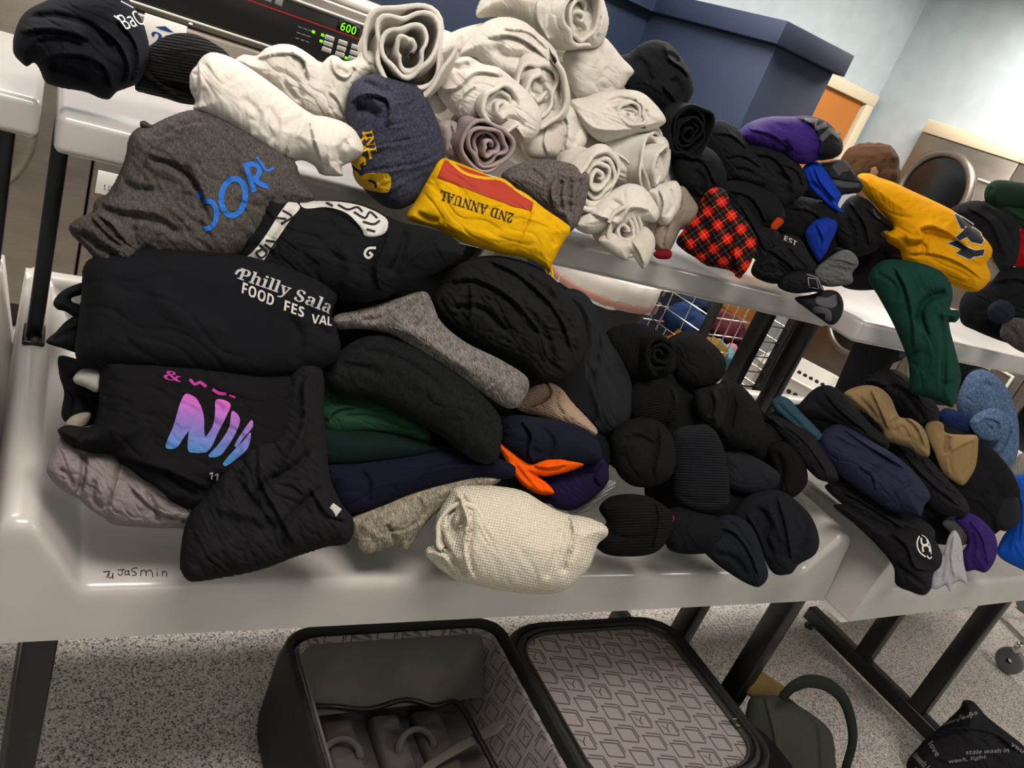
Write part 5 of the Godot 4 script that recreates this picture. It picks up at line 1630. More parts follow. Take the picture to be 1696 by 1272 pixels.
	w = cloth("t_shirt", "white t-shirt tucked behind the hanging sleeve, its round fold catching light", "t-shirt", wh, [908, 180, 935, 172, 955, 182, 968, 210, 972, 235, 955, 256, 930, 262, 912, 240, 905, 210], {"s": "U", "lift": 0.035, "T": 0.05, "wr": [[60, 16, 60, 3]], "st": [["l", 8, 7, [925, 180, 940, 205, 935, 250]], ["g", 6, 6, [950, 190, 958, 215, 948, 245]]]})
	w = cloth("t_shirt", "white t-shirt folded to a pointed leaf shape at the mountain's right side", "t-shirt", wh, [945, 168, 970, 160, 1000, 150, 1035, 148, 1062, 153, 1085, 172, 1103, 200, 1085, 214, 1050, 224, 1018, 232, 998, 236, 975, 222, 955, 200], {"s": "U", "lift": 0.075, "T": 0.055, "wr": [[15, 20, 80, 2.5]], "st": [["l", 12, 7, [950, 178, 985, 212, 1040, 215, 1095, 202]], ["g", 12, 6, [1002, 172, 1030, 165, 1060, 178, 1075, 200]], ["g", 8, 5, [1012, 182, 1035, 180, 1055, 195]]]})
	swirl(w, Vector2(1042, 188), 0.036, Vector3(0.3, 0.1, 0), wh, {"turns": 1.9, "cr": 0.17, "rag": 0.4, "sq": 0.75, "out": 0.01, "a0": 3.0})
	roll("t_shirt", "white t-shirt tightly rolled with its swirl facing out at the mountain's right edge", "t-shirt", wh, Vector2(1086, 268), 0.10, Vector2(1020, 262), 0.02, 0.066, {"s": "U", "turns": 3.0, "cr": 0.15, "rag": 0.4, "sq": 1.1, "taper": 0.05})
	cloth("t_shirt", "white t-shirt body lying between the pointed leaf fold and the tight swirl", "t-shirt", wh, [960, 262, 985, 246, 1020, 232, 1060, 226, 1090, 222, 1110, 240, 1100, 300, 1060, 312, 1020, 306, 985, 290], {"s": "U", "lift": 0.035, "T": 0.055, "wr": [[20, 18, 70, 3]], "st": [["l", 9, 7, [985, 255, 1030, 262, 1060, 300]], ["g", 6, 6, [1000, 245, 1050, 240, 1085, 232]]]})
	roll("t_shirt", "small white t-shirt roll with an oval open end, left of the tight swirl", "t-shirt", wh, Vector2(992, 296), 0.12, Vector2(955, 280), 0.04, 0.052, {"s": "U", "turns": 2.6, "cr": 0.15, "rag": 0.4, "sq": 1.15, "taper": 0.1})
	w = cloth("t_shirt", "white t-shirt bunched below the oval roll with a wavy lower lip", "t-shirt", wh, [950, 372, 975, 345, 1010, 318, 1040, 304, 1065, 310, 1082, 330, 1092, 352, 1085, 368, 1060, 366, 1030, 378, 1000, 385, 972, 388], {"s": "U", "lift": 0.10, "T": 0.048, "wr": [[150, 18, 60, 3]], "st": [["l", 11, 7, [975, 352, 1005, 362, 1025, 370, 1045, 345, 1078, 350]], ["g", 7, 6, [1010, 330, 1030, 345, 1020, 362]]]})
	roll("t_shirt", "lowest white t-shirt roll hanging over the shelf's front edge", "t-shirt", fab("#cfc8bc"), Vector2(1038, 384), 0.13, Vector2(1000, 378), 0.04, 0.046, {"s": "U", "turns": 2.4, "cr": 0.1, "rag": 0.3, "sq": 1.05})
	w = cloth("t_shirt", "white t-shirt tails dangling over the shelf edge under the lowest roll", "t-shirt", fab("#c9c2b6"), [990, 398, 1010, 385, 1040, 395, 1066, 375, 1082, 388, 1085, 408, 1078, 428, 1066, 446, 1054, 432, 1046, 420, 1038, 432, 1020, 425, 1002, 412], {"s": "U", "lift": 0.115, "T": 0.026, "st": [["l", 5, 6, [1045, 398, 1058, 420, 1066, 440]]]})
	w = cloth("t_shirt", "white t-shirt edge squeezed between the swirl and the taupe shirt", "t-shirt", wh, [1068, 312, 1095, 304, 1120, 300, 1130, 322, 1126, 350, 1110, 372, 1092, 372, 1082, 345], {"s": "U", "lift": 0.07, "T": 0.04, "wr": [[100, 14, 50, 2]], "st": [["l", 8, 6, [1090, 312, 1098, 335, 1092, 365]], ["g", 6, 5, [1108, 310, 1114, 335, 1104, 360]]]})
	# ---- colours under the mountain
	w = cloth("t_shirt", "navy heather t-shirt rolled into a thick barrel with a yellow print", "t-shirt", fab("#53566a", "heather"), [582, 142, 598, 128, 624, 123, 648, 130, 678, 136, 700, 150, 716, 180, 728, 212, 737, 255, 726, 285, 708, 308, 695, 328, 668, 345, 645, 345, 620, 330, 602, 312, 588, 290, 580, 262, 577, 225, 574, 190, 576, 160], {"s": "U", "lift": 0.10, "T": 0.085, "wr": [[155, 14, 110, 2.4, 1]], "st": [["l", 12, 8, [580, 176, 605, 162, 640, 168, 645, 195, 634, 206]], ["g", 16, 12, [590, 178, 612, 182, 630, 196]], ["l", 9, 6, [690, 148, 670, 170, 650, 172]], ["g", 9, 7, [600, 135, 630, 150, 655, 155]], ["l", 7, 6, [730, 216, 690, 232, 640, 240, 590, 250]], ["l", 7, 6, [736, 250, 700, 268, 650, 278, 600, 285]], ["l", 6, 6, [716, 185, 680, 205, 640, 212]]]})
	var yel := plain(Color(0.80, 0.62, 0.02), 0.8)
	pt = PackedVector2Array()
	for s in [[603, 220, 610, 232], [606, 226, 598, 240, 608, 244], [604, 250, 612, 246, 616, 262], [598, 258, 606, 262, 606, 272]]:
		pt.append_array(ribbon(s, 4))
	pt.append_array(letters("INI", Vector2(604, 218), Vector2(8, 34), Vector2(14, -2), font(true, false, "Droid Serif")))
	pt.append_array(poly([580, 258, 592, 262, 600, 256, 606, 264, 598, 272, 600, 280, 590, 276, 580, 268]))
	pt.append_array(poly([606, 286, 625, 284, 646, 286, 644, 314, 620, 314, 600, 310, 590, 300, 584, 284, 592, 282, 600, 290]))
	drape(w, pt, yel, "yellow_print", "yellow print fragments")
	drape(w, PackedVector2Array(ribbon([612, 296, 622, 300, 624, 308], 4)), fab("#23232b"), "print_gap", "", 0.0024)
	w = cloth("t_shirt", "mauve grey t-shirt drape hanging left of the mauve roll", "t-shirt", fab("#a09393"), [724, 206, 740, 196, 760, 205, 766, 225, 758, 240, 768, 256, 772, 270, 756, 270, 738, 258, 732, 235], {"s": "U", "lift": 0.075, "T": 0.028, "wr": [[80, 12, 40, 2]], "st": [["l", 6, 6, [745, 200, 752, 225, 742, 250]]]})
	roll("t_shirt", "mauve grey t-shirt rolled with its open swirl facing out under the white rolls", "t-shirt", fab("#a39595"), Vector2(812, 244), 0.15, Vector2(770, 218), 0.03, 0.056, {"s": "U", "turns": 2.7, "cr": 0.13, "rag": 0.3, "sq": 0.9})
	w = cloth("t_shirt", "grey heather t-shirt rolled beside the yellow shirt, open layered end facing right", "t-shirt", fab("#8b837f", "heather"), [830, 292, 848, 276, 872, 268, 905, 264, 935, 268, 958, 276, 974, 288, 975, 310, 968, 342, 958, 368, 944, 384, 925, 372, 890, 345, 850, 318], {"s": "U", "lift": 0.075, "T": 0.06, "wr": [[25, 18, 60, 3]], "st": [["l", 11, 7, [958, 280, 925, 290, 912, 310, 915, 345]], ["g", 10, 5, [930, 296, 926, 320, 930, 350]], ["g", 10, 5, [945, 292, 942, 320, 942, 360]], ["g", 8, 5, [960, 292, 958, 325, 950, 362]], ["g", 6, 6, [860, 278, 885, 285, 905, 305]]]})
	w = cloth("t_shirt", "yellow t-shirt folded over the shelf edge with an upside-down black line of print", "t-shirt", fab("#d3a205"), [712, 278, 722, 264, 736, 262, 765, 272, 800, 286, 840, 306, 870, 320, 900, 344, 942, 374, 944, 384, 934, 400, 922, 422, 914, 438, 908, 446, 896, 440, 870, 428, 830, 420, 800, 412, 760, 398, 720, 378, 678, 366, 674, 356, 686, 336, 694, 322, 704, 300], {"s": "U", "lift": 0.135, "T": 0.05, "q": 2.3, "R": 45, "wr": [[30, 30, 90, 3]], "st": [["l", 7, 7, [880, 332, 876, 360, 862, 395, 850, 422]], ["g", 6, 8, [905, 355, 918, 380, 915, 410]], ["r", 4, 10, [740, 370, 790, 388, 830, 400]], ["g", 5, 6, [690, 350, 710, 362, 730, 366]]]})
	var red := plain(Color(0.62, 0.16, 0.06), 0.8)
	drape(w, poly([738, 266, 790, 286, 836, 302, 868, 322, 884, 332, 878, 349, 850, 342, 800, 324, 760, 308, 727, 296], false), red, "red_panel", "orange-red printed panel")
	drape(w, ribbon([746, 268, 770, 288, 800, 296, 832, 298, 858, 318, 884, 334], 5), plain(Color(0.80, 0.60, 0.02), 0.8), "yellow_line", "", 0.0024)
	drape(w, letters("2ND ANNUAL", Vector2(850, 354), Vector2(-117, -38), Vector2(-4, 15), font(true, false, "Droid Serif")), plain(Color(0.07, 0.06, 0.03), 0.8), "black_lettering", "black lettering 2ND ANNUAL, upside down")
	var lp := PackedVector3Array()
	for q in [Vector2(902, 430), Vector2(904, 448), Vector2(911, 464), Vector2(915, 456), Vector2(912, 442), Vector2(908, 430)]:
		lp.append(w.pt(q, 0.0) - w.root.position)
	obj("hem_loop", sweep(smooth_line(lp, 4), [0.004], 8, 0.6), fab("#d3a205"), w.root)
	# taupe and tartan
	w = cloth("shirt", "taupe shirt folded beside the white mountain, right of its lowest rolls", "shirt", fab("#8d8274", "fleece"), [1080, 400, 1088, 370, 1096, 340, 1112, 318, 1130, 308, 1146, 326, 1158, 350, 1146, 370, 1128, 380, 1118, 400, 1108, 416, 1090, 418], {"s": "U", "lift": 0.065, "T": 0.04, "wr": [[110, 16, 60, 2.5]], "st": [["l", 9, 7, [1130, 312, 1130, 340, 1110, 370, 1098, 410]], ["g", 6, 6, [1100, 345, 1112, 360, 1102, 390]]]})
	cloth("shirt", "dark red shirt edge under the taupe shirt at the shelf's lip", "shirt", fab("#6d0f1c"), [1082, 420, 1096, 412, 1112, 416, 1110, 428, 1088, 428], {"s": "U", "lift": 0.07, "T": 0.012, "solo": true})
	w = cloth("pyjama_trousers", "red and black tartan pyjama trousers with a drawn hem loop at the shelf's front edge", "trousers", fab("#ffffff", "tartan"), [1120, 400, 1136, 376, 1152, 352, 1168, 320, 1186, 310, 1202, 316, 1212, 340, 1228, 358, 1248, 384, 1254, 404, 1246, 430, 1234, 452, 1222, 456, 1208, 448, 1190, 444, 1170, 440, 1150, 426, 1134, 416], {"s": "U", "lift": 0.10, "T": 0.055, "ua": 55, "wr": [[60, 24, 70, 4]], "st": [["l", 9, 8, [1230, 362, 1215, 400, 1218, 448]], ["g", 8, 6, [1160, 360, 1175, 390, 1165, 430]], ["g", 6, 6, [1205, 340, 1200, 370, 1215, 395]], ["r", 6, 8, [1180, 330, 1190, 370, 1188, 420]]]})
	lp = PackedVector3Array()
	for q in [Vector2(1222, 448), Vector2(1219, 455), Vector2(1226, 459), Vector2(1229, 452)]:
		lp.append(w.pt(q, 0.002) - w.root.position)
	obj("hem_loop", sweep(smooth_line(lp, 4), [0.003], 8), fab("#a01018"), w.root)

# ================================================================ black heap and table two's shelf
func build_right_heap() -> void:
	var w: Cloth
	var k1 := fab("#17181b")
	var k2 := fab("#1d1e21", "fleece")
	var k3 := fab("#131316", "sport")
	cloth("sweatshirt", "black sweatshirt forming the bottom of the black heap behind the tartan trousers", "sweatshirt", k1, [1110, 250, 1170, 215, 1240, 250, 1330, 290, 1390, 350, 1420, 400, 1400, 450, 1330, 470, 1250, 430, 1180, 360, 1120, 310], {"s": "U", "lift": -0.06, "T": 0.08, "wr": [[30, 40, 90, 5]]})
	w = cloth("trousers", "black trousers rolled up highest in the black heap, beside the white mountain", "trousers", k2, [1008, 108, 1016, 94, 1042, 88, 1060, 74, 1082, 66, 1104, 70, 1120, 84, 1134, 104, 1146, 130, 1148, 152, 1136, 174, 1118, 184, 1092, 184, 1066, 168, 1040, 160, 1020, 140], {"s": "U", "lift": 0.03, "T": 0.06, "wr": [[40, 18, 60, 3]], "st": [["l", 11, 7, [1100, 76, 1108, 100, 1128, 114, 1140, 130]], ["l", 10, 8, [1095, 140, 1112, 160, 1125, 178]], ["g", 14, 10, [1112, 128, 1125, 150, 1118, 170]], ["g", 8, 7, [1050, 95, 1070, 110, 1080, 140]], ["g", 7, 5, [1100, 88, 1118, 96, 1122, 106]]]})
	roll("trousers", "black trousers roll with a dark swirl end below the highest black pair", "trousers", k1, Vector2(1144, 222), 0.11, Vector2(1108, 214), 0.0, 0.058, {"s": "U", "turns": 3.2, "cr": 0.13, "rag": 0.3, "sq": 1.05, "th": 0.007})
	w = cloth("trousers", "black trousers lump with soft folds right below the dark swirl", "trousers", k1, [1112, 262, 1130, 246, 1160, 240, 1184, 252, 1200, 278, 1204, 300, 1190, 322, 1160, 330, 1136, 320, 1118, 296], {"s": "U", "lift": 0.06, "T": 0.055, "wr": [[30, 18, 60, 4]], "st": [["l", 9, 7, [1130, 258, 1165, 270, 1185, 310]], ["g", 7, 6, [1150, 280, 1165, 300, 1160, 322]]]})
	w = cloth("sweatshirt", "black sweatshirt sleeve sloping down right behind the dark swirl", "sweatshirt", k2, [1162, 212, 1180, 200, 1200, 200, 1222, 214, 1240, 238, 1262, 268, 1278, 292, 1266, 308, 1240, 306, 1210, 296, 1186, 268, 1168, 238], {"s": "U", "lift": 0.045, "T": 0.05, "wr": [[45, 16, 60, 3]], "st": [["l", 8, 7, [1182, 222, 1212, 226, 1240, 250]], ["l", 8, 7, [1200, 262, 1228, 258, 1264, 280]], ["g", 7, 6, [1212, 280, 1240, 284, 1266, 296]]]})
	w = cloth("sweatshirt", "black hooded sweatshirt bundled under the purple shorts", "sweatshirt", k2, [1228, 240, 1255, 236, 1290, 246, 1316, 262, 1334, 290, 1336, 316, 1312, 334, 1284, 342, 1260, 326, 1244, 290], {"s": "U", "lift": 0.06, "T": 0.055, "wr": [[40, 18, 60, 4]], "st": [["l", 10, 7, [1240, 256, 1280, 262, 1310, 300]], ["g", 9, 6, [1285, 285, 1305, 300, 1300, 328]], ["l", 8, 7, [1290, 270, 1320, 285, 1330, 312]]]})
	w = cloth("sweatshirt", "black sweatshirt lump in the middle of the black heap, above the sports shirts", "sweatshirt", k1, [1186, 312, 1216, 298, 1256, 308, 1290, 330, 1300, 362, 1276, 384, 1246, 380, 1220, 352, 1200, 336], {"s": "U", "lift": 0.055, "T": 0.05, "wr": [[50, 18, 50, 4]], "st": [["l", 8, 7, [1205, 316, 1245, 330, 1270, 372]]]})
	cloth("orange_glove", "orange fabric scrap peeping from the middle of the black heap", "glove", fab("#a5380a"), [1276, 374, 1288, 360, 1298, 366, 1292, 376, 1280, 384], {"s": "U", "lift": 0.105, "T": 0.01, "solo": true})
	w = cloth("sports_shirt", "black glossy sports shirt bunched right of the tartan trousers", "shirt", k3, [1206, 340, 1226, 322, 1244, 348, 1262, 372, 1290, 384, 1302, 410, 1290, 436, 1262, 440, 1250, 410, 1232, 380], {"s": "U", "lift": 0.085, "T": 0.042, "wr": [[60, 14, 50, 4, 1]], "st": [["l", 8, 6, [1222, 334, 1250, 380, 1270, 420]]]})
	w = cloth("sweatshirt", "black sweatshirt spread left of the royal blue shirts", "sweatshirt", k1, [1292, 340, 1320, 326, 1350, 330, 1380, 340, 1392, 366, 1372, 392, 1336, 402, 1304, 392, 1290, 366], {"s": "U", "lift": 0.065, "T": 0.05, "wr": [[40, 20, 60, 4]], "st": [["l", 8, 7, [1305, 345, 1345, 352, 1375, 385]]]})
	# purple shorts with grey side
	w = cloth("shorts", "purple shorts with a grey zigzag side panel, rolled on top of the black heap", "shorts", fab("#35206a", "sport"), [1216, 228, 1228, 212, 1250, 199, 1280, 193, 1310, 193, 1340, 192, 1366, 200, 1386, 218, 1396, 238, 1393, 254, 1378, 263, 1354, 266, 1335, 272, 1312, 268, 1294, 256, 1268, 248, 1240, 240], {"s": "U", "lift": 0.085, "T": 0.07, "wr": [[30, 22, 70, 3]], "st": [["l", 9, 6, [1322, 196, 1346, 210, 1358, 236, 1352, 264]], ["g", 10, 7, [1296, 232, 1304, 246, 1292, 258]], ["l", 8, 7, [1240, 215, 1280, 225, 1310, 250]]]})
	drape(w, poly([1316, 193, 1342, 193, 1366, 201, 1386, 219, 1395, 238, 1392, 252, 1378, 261, 1356, 265, 1360, 240, 1350, 216, 1334, 203]), fab("#1c1d20", "sport"), "side_panel", "black side panel")
	var gry := plain(Color(0.25, 0.26, 0.28), 0.7)
	var pt := ribbon([1332, 200, 1352, 200, 1348, 214, 1368, 206], 9, false)
	pt.append_array(ribbon([1356, 232, 1374, 216, 1390, 226], 10, false))
	drape(w, pt, gry, "zigzag_stripe", "grey zigzag stripe", 0.0024)
	# royal blue pieces and pads
	w = cloth("sports_shirt", "royal blue sports shirt sticking out below the purple shorts", "shirt", fab("#1138a8", "sport"), [1328, 282, 1338, 270, 1356, 268, 1372, 284, 1384, 302, 1394, 322, 1388, 340, 1398, 352, 1384, 350, 1366, 336, 1346, 318, 1334, 300], {"s": "U", "lift": 0.10, "T": 0.035, "wr": [[60, 14, 50, 3]], "st": [["l", 7, 6, [1346, 275, 1360, 305, 1385, 335]], ["g", 6, 5, [1340, 300, 1362, 318, 1380, 340]]]})
	w = cloth("sports_shorts", "black padded sports shorts with grey camouflage patches beside the royal blue shirt", "shorts", fab("#232428", "sport"), [1352, 272, 1372, 267, 1398, 265, 1412, 282, 1430, 306, 1424, 318, 1400, 322, 1384, 326, 1374, 304], {"s": "U", "lift": 0.115, "T": 0.035, "q": 2.6, "st": [["l", 6, 5, [1368, 292, 1395, 298, 1428, 302]]]})
	pt = poly([1378, 274, 1400, 268, 1406, 282, 1394, 286, 1390, 292, 1384, 284])
	pt.append_array(poly([1378, 296, 1400, 300, 1424, 304, 1420, 310, 1396, 310, 1380, 304]))
	drape(w, pt, plain(Color(0.20, 0.20, 0.215), 0.7), "grey_patches", "grey camouflage patches")
	w = cloth("sports_shirt", "second royal blue sports shirt wedged lower between black garments", "shirt", fab("#0f2f8f", "sport"), [1334, 384, 1348, 366, 1368, 360, 1386, 368, 1384, 386, 1376, 402, 1368, 420, 1356, 434, 1346, 418, 1338, 402], {"s": "U", "lift": 0.105, "T": 0.032, "wr": [[80, 12, 50, 3]], "st": [["l", 7, 6, [1350, 370, 1362, 395, 1360, 425]], ["g", 5, 5, [1372, 370, 1370, 392, 1362, 410]]]})
	w = cloth("sports_shirt", "black padded sports jersey with rounded tabs left of the yellow sweatshirt", "shirt", k3, [1384, 372, 1392, 344, 1412, 324, 1436, 330, 1456, 350, 1478, 372, 1480, 380, 1460, 384, 1466, 400, 1440, 420, 1412, 424, 1392, 406], {"s": "U", "lift": 0.10, "T": 0.042, "wr": [[50, 14, 50, 3]], "st": [["l", 8, 6, [1405, 335, 1430, 370, 1440, 410]], ["l", 7, 5, [1430, 340, 1450, 360, 1476, 378]], ["g", 6, 5, [1400, 360, 1415, 385, 1412, 415]]]})
	drape(w, ribbon([1446, 346, 1452, 358, 1458, 362], 2.5), gry, "grey_edge", "grey edging")
	cloth("sweatshirt", "black sweatshirt filling the gap between the yellow sweatshirt and the black jersey", "sweatshirt", k1, [1380, 390, 1440, 370, 1500, 420, 1510, 460, 1450, 480, 1390, 470], {"s": "U", "lift": 0.03, "T": 0.05, "wr": [[40, 20, 60, 4]]})
	# sports shirts along the lip
	w = cloth("sports_shirt", "black sports shirt with small white letters at the shelf edge, right of the tartan trousers", "shirt", k3, [1244, 452, 1252, 428, 1268, 402, 1296, 388, 1324, 394, 1340, 420, 1352, 440, 1340, 456, 1310, 458, 1290, 470, 1264, 466], {"s": "U", "lift": 0.11, "T": 0.042, "wr": [[40, 12, 50, 4, 1]], "st": [["l", 9, 6, [1262, 410, 1290, 425, 1320, 450]], ["g", 7, 5, [1300, 395, 1310, 420, 1336, 445]], ["r", 6, 6, [1256, 440, 1275, 432, 1290, 440]]]})
	drape(w, letters("EST", Vector2(1298, 398), Vector2(20, 10), Vector2(2, -8), font(true)), plain(Color(0.6, 0.6, 0.6), 0.7), "white_letters")
	w = cloth("sports_shirt", "black sports shirt tangle deep between the blue and the lip pieces", "shirt", k3, [1326, 398, 1344, 412, 1362, 434, 1385, 410, 1404, 418, 1400, 446, 1370, 458, 1344, 452], {"s": "U", "lift": 0.085, "T": 0.035, "wr": [[60, 12, 40, 4, 1]], "solo": true})
	w = cloth("sports_shirt", "silver grey wrinkled sports shirt at the shelf's right end", "shirt", fab("#5f5f5f", "sport"), [1350, 448, 1368, 430, 1386, 418, 1404, 414, 1418, 424, 1422, 438, 1412, 452, 1412, 468, 1390, 474, 1366, 474, 1352, 464], {"s": "U", "lift": 0.12, "T": 0.034, "wr": [[20, 8, 60, 4, 1]], "st": [["g", 6, 5, [1362, 446, 1385, 444, 1412, 452]], ["l", 6, 5, [1372, 430, 1395, 432, 1418, 440]]]})
	w = cloth("sports_shirt", "black sports shirt with a white outlined badge drooping over the shelf edge", "shirt", k3, [1290, 462, 1304, 450, 1326, 446, 1346, 452, 1360, 470, 1364, 482, 1346, 484, 1320, 486, 1300, 482, 1288, 474], {"s": "U", "lift": 0.13, "T": 0.034, "wr": [[30, 10, 40, 3, 1]]})
	pt = PackedVector2Array()
	for s in [[1336, 454, 1354, 460, 1362, 480], [1338, 460, 1340, 476, 1356, 478, 1352, 462, 1338, 460]]:
		pt.append_array(ribbon(s, 1.6, false))
	drape(w, pt, plain(Color(0.45, 0.45, 0.45), 0.7), "badge_outline", "pale outlined badge")
	w = cloth("padded_shorts", "dark grey padded cup with a black brim hanging over the shelf's corner", "shorts", fab("#232326", "sport"), [1316, 494, 1342, 488, 1370, 480, 1388, 484, 1397, 502, 1394, 522, 1384, 536, 1374, 538, 1356, 526, 1334, 510], {"s": "U", "lift": 0.12, "T": 0.036, "q": 2.4, "st": [["l", 6, 5, [1382, 484, 1390, 508, 1376, 534]]]})
	pt = poly([1352, 490, 1368, 494, 1384, 488, 1386, 504, 1378, 510, 1366, 508, 1352, 502])
	pt.append_array(poly([1346, 510, 1362, 508, 1376, 516, 1376, 532, 1366, 530, 1366, 520, 1348, 518]))
	drape(w, pt, plain(Color(0.235, 0.235, 0.255), 0.6), "grey_patches", "grey moulded patches")
	# ---- yellow and green sweatshirts on table two
	w = cloth("sweatshirt", "bright yellow sweatshirt with navy block letters folded over the right shelf", "sweatshirt", fab("#dd9b04", "fleece"), [1418, 296, 1424, 288, 1442, 288, 1456, 294, 1480, 302, 1510, 316, 1545, 332, 1580, 350, 1605, 372, 1632, 396, 1643, 412, 1642, 424, 1634, 436, 1640, 452, 1638, 466, 1620, 482, 1600, 482, 1575, 472, 1545, 462, 1515, 450, 1496, 432, 1490, 414, 1470, 400, 1466, 386, 1478, 376, 1458, 350, 1432, 322, 1422, 308], {"s": "U2", "lift": 0.10, "T": 0.085, "R": 55, "wr": [[30, 40, 110, 4]], "st": [["l", 16, 10, [1496, 408, 1530, 394, 1525, 380, 1545, 376, 1580, 392]], ["g", 16, 7, [1526, 388, 1550, 390, 1585, 404, 1600, 420]], ["g", 10, 5, [1494, 404, 1518, 400, 1532, 410, 1530, 418, 1518, 420]], ["l", 8, 8, [1500, 420, 1545, 420, 1590, 436, 1625, 462]], ["r", 7, 9, [1500, 398, 1520, 396, 1530, 404]], ["g", 8, 6, [1600, 430, 1620, 440, 1634, 438]]]})
	var nav := plain(Color(0.02, 0.03, 0.09), 0.85)
	var wt := plain(Color(0.75, 0.72, 0.66), 0.8)
	var let := [[1580, 354, 1594, 360, 1612, 372, 1608, 378, 1596, 374, 1598, 380, 1590, 378], [1600, 376, 1614, 378, 1624, 386, 1628, 398, 1624, 404, 1606, 400, 1600, 392, 1588, 398, 1582, 392, 1594, 382], [1568, 402, 1584, 398, 1594, 406, 1612, 414, 1628, 412, 1626, 422, 1610, 424, 1604, 428, 1582, 418, 1590, 412]]
	pt = PackedVector2Array()
	var pn := PackedVector2Array()
	for s in let:
		pn.append_array(poly(s, false))
		var cl: Array = s.duplicate()
		cl.append_array([s[0], s[1]])
		pt.append_array(ribbon(cl, 3.5, false))
	drape(w, pt, wt, "letter_outline", "white outline of the letters")
	drape(w, pn, nav, "block_letters", "navy block letters", 0.0026)
	w = cloth("sweatshirt", "bottle green sweatshirt hanging down in front of the right shelf, sleeve and cuff dangling", "sweatshirt", fab("#143c33", "fleece"), [1438, 462, 1444, 446, 1462, 432, 1490, 430, 1524, 436, 1556, 448, 1574, 468, 1578, 492, 1574, 512, 1588, 514, 1590, 524, 1582, 534, 1572, 534, 1582, 578, 1592, 622, 1588, 644, 1578, 674, 1560, 668, 1532, 658, 1508, 650, 1506, 622, 1504, 600, 1492, 566, 1476, 530, 1454, 490], {"s": "U2", "lift": 0.12, "T": 0.06, "R": 40, "k": 0.8, "wr": [[75, 30, 110, 4]], "st": [["l", 13, 8, [1478, 440, 1500, 480, 1512, 540, 1514, 590]], ["g", 20, 9, [1570, 484, 1545, 492, 1528, 506, 1520, 540]], ["l", 13, 8, [1534, 640, 1546, 590, 1528, 540, 1520, 510]], ["g", 10, 6, [1552, 510, 1562, 560, 1562, 620, 1556, 660]], ["g", 7, 4, [1498, 598, 1510, 590, 1524, 578]], ["g", 7, 4, [1560, 636, 1576, 632, 1592, 622]], ["g", 9, 7, [1516, 520, 1532, 550, 1530, 570]], ["g", 6, 5, [1450, 452, 1478, 470, 1486, 484, 1476, 500]]]})
	cloth("sweatshirt", "black sweatshirt behind the yellow one on the right shelf", "sweatshirt", k2, [1570, 352, 1590, 338, 1620, 332, 1650, 344, 1680, 360, 1690, 400, 1680, 440, 1660, 452, 1640, 420, 1610, 380], {"s": "U2", "lift": 0.0, "T": 0.06, "wr": [[40, 20, 70, 4]], "st": [["l", 9, 7, [1600, 345, 1640, 370, 1665, 430]], ["g", 7, 6, [1625, 342, 1660, 370, 1680, 410]]]})
	w = cloth("sweatshirt", "dark green sweatshirt rolled at the right end, topmost on the right shelf", "sweatshirt", fab("#1c3524", "fleece"), [1630, 322, 1636, 306, 1652, 298, 1690, 302, 1740, 310, 1760, 330, 1740, 348, 1690, 346, 1648, 346, 1634, 338], {"s": "U2", "lift": 0.05, "T": 0.06, "st": [["g", 6, 6, [1642, 308, 1640, 325, 1648, 342]]]})
	w = cloth("sweatshirt", "dark green sweatshirt spread below the green roll at the right end", "sweatshirt", fab("#1e3a28", "fleece"), [1612, 342, 1630, 332, 1660, 330, 1700, 342, 1750, 352, 1750, 384, 1706, 382, 1684, 372, 1660, 352], {"s": "U2", "lift": 0.03, "T": 0.04, "wr": [[20, 16, 60, 3]], "st": [["l", 7, 6, [1640, 336, 1680, 356, 1720, 380]]]})
	cloth("shirt", "bright red shirt with a white mark at the right end of the right shelf", "shirt", fab("#a80f14"), [1668, 436, 1676, 410, 1684, 384, 1710, 376, 1760, 390, 1760, 440, 1710, 446, 1684, 442], {"s": "U2", "lift": 0.05, "T": 0.05, "wr": [[60, 18, 60, 3]]})
	cloth("sweatshirt", "black sweatshirt on the right shelf below the red shirt", "sweatshirt", k1, [1590, 500, 1606, 478, 1640, 466, 1660, 446, 1690, 442, 1750, 448, 1760, 540, 1740, 600, 1690, 576, 1650, 562, 1616, 548, 1592, 534], {"s": "U2", "lift": 0.03, "T": 0.07, "wr": [[30, 26, 80, 5]], "st": [["l", 10, 8, [1640, 470, 1690, 465, 1740, 500]], ["g", 8, 7, [1610, 520, 1650, 510, 1690, 540]]]})
	cloth("jeans", "dark blue jeans lump in the shade of the right shelf's black sweatshirt", "jeans", fab("#1b2433"), [1636, 510, 1656, 496, 1676, 504, 1680, 524, 1660, 536, 1640, 530], {"s": "U2", "lift": 0.09, "T": 0.03, "wr": [[60, 12, 40, 2]], "solo": true})
	cloth("sock", "grey sock bundle at the far right of the right shelf's edge", "sock", fab("#67625d", "heatherfleece"), [1656, 556, 1662, 536, 1680, 526, 1704, 532, 1730, 560, 1720, 590, 1690, 582, 1668, 568], {"s": "U2", "lift": 0.10, "T": 0.035, "wr": [[60, 12, 40, 3]], "st": [["g", 6, 5, [1672, 540, 1684, 555, 1690, 575]]]})

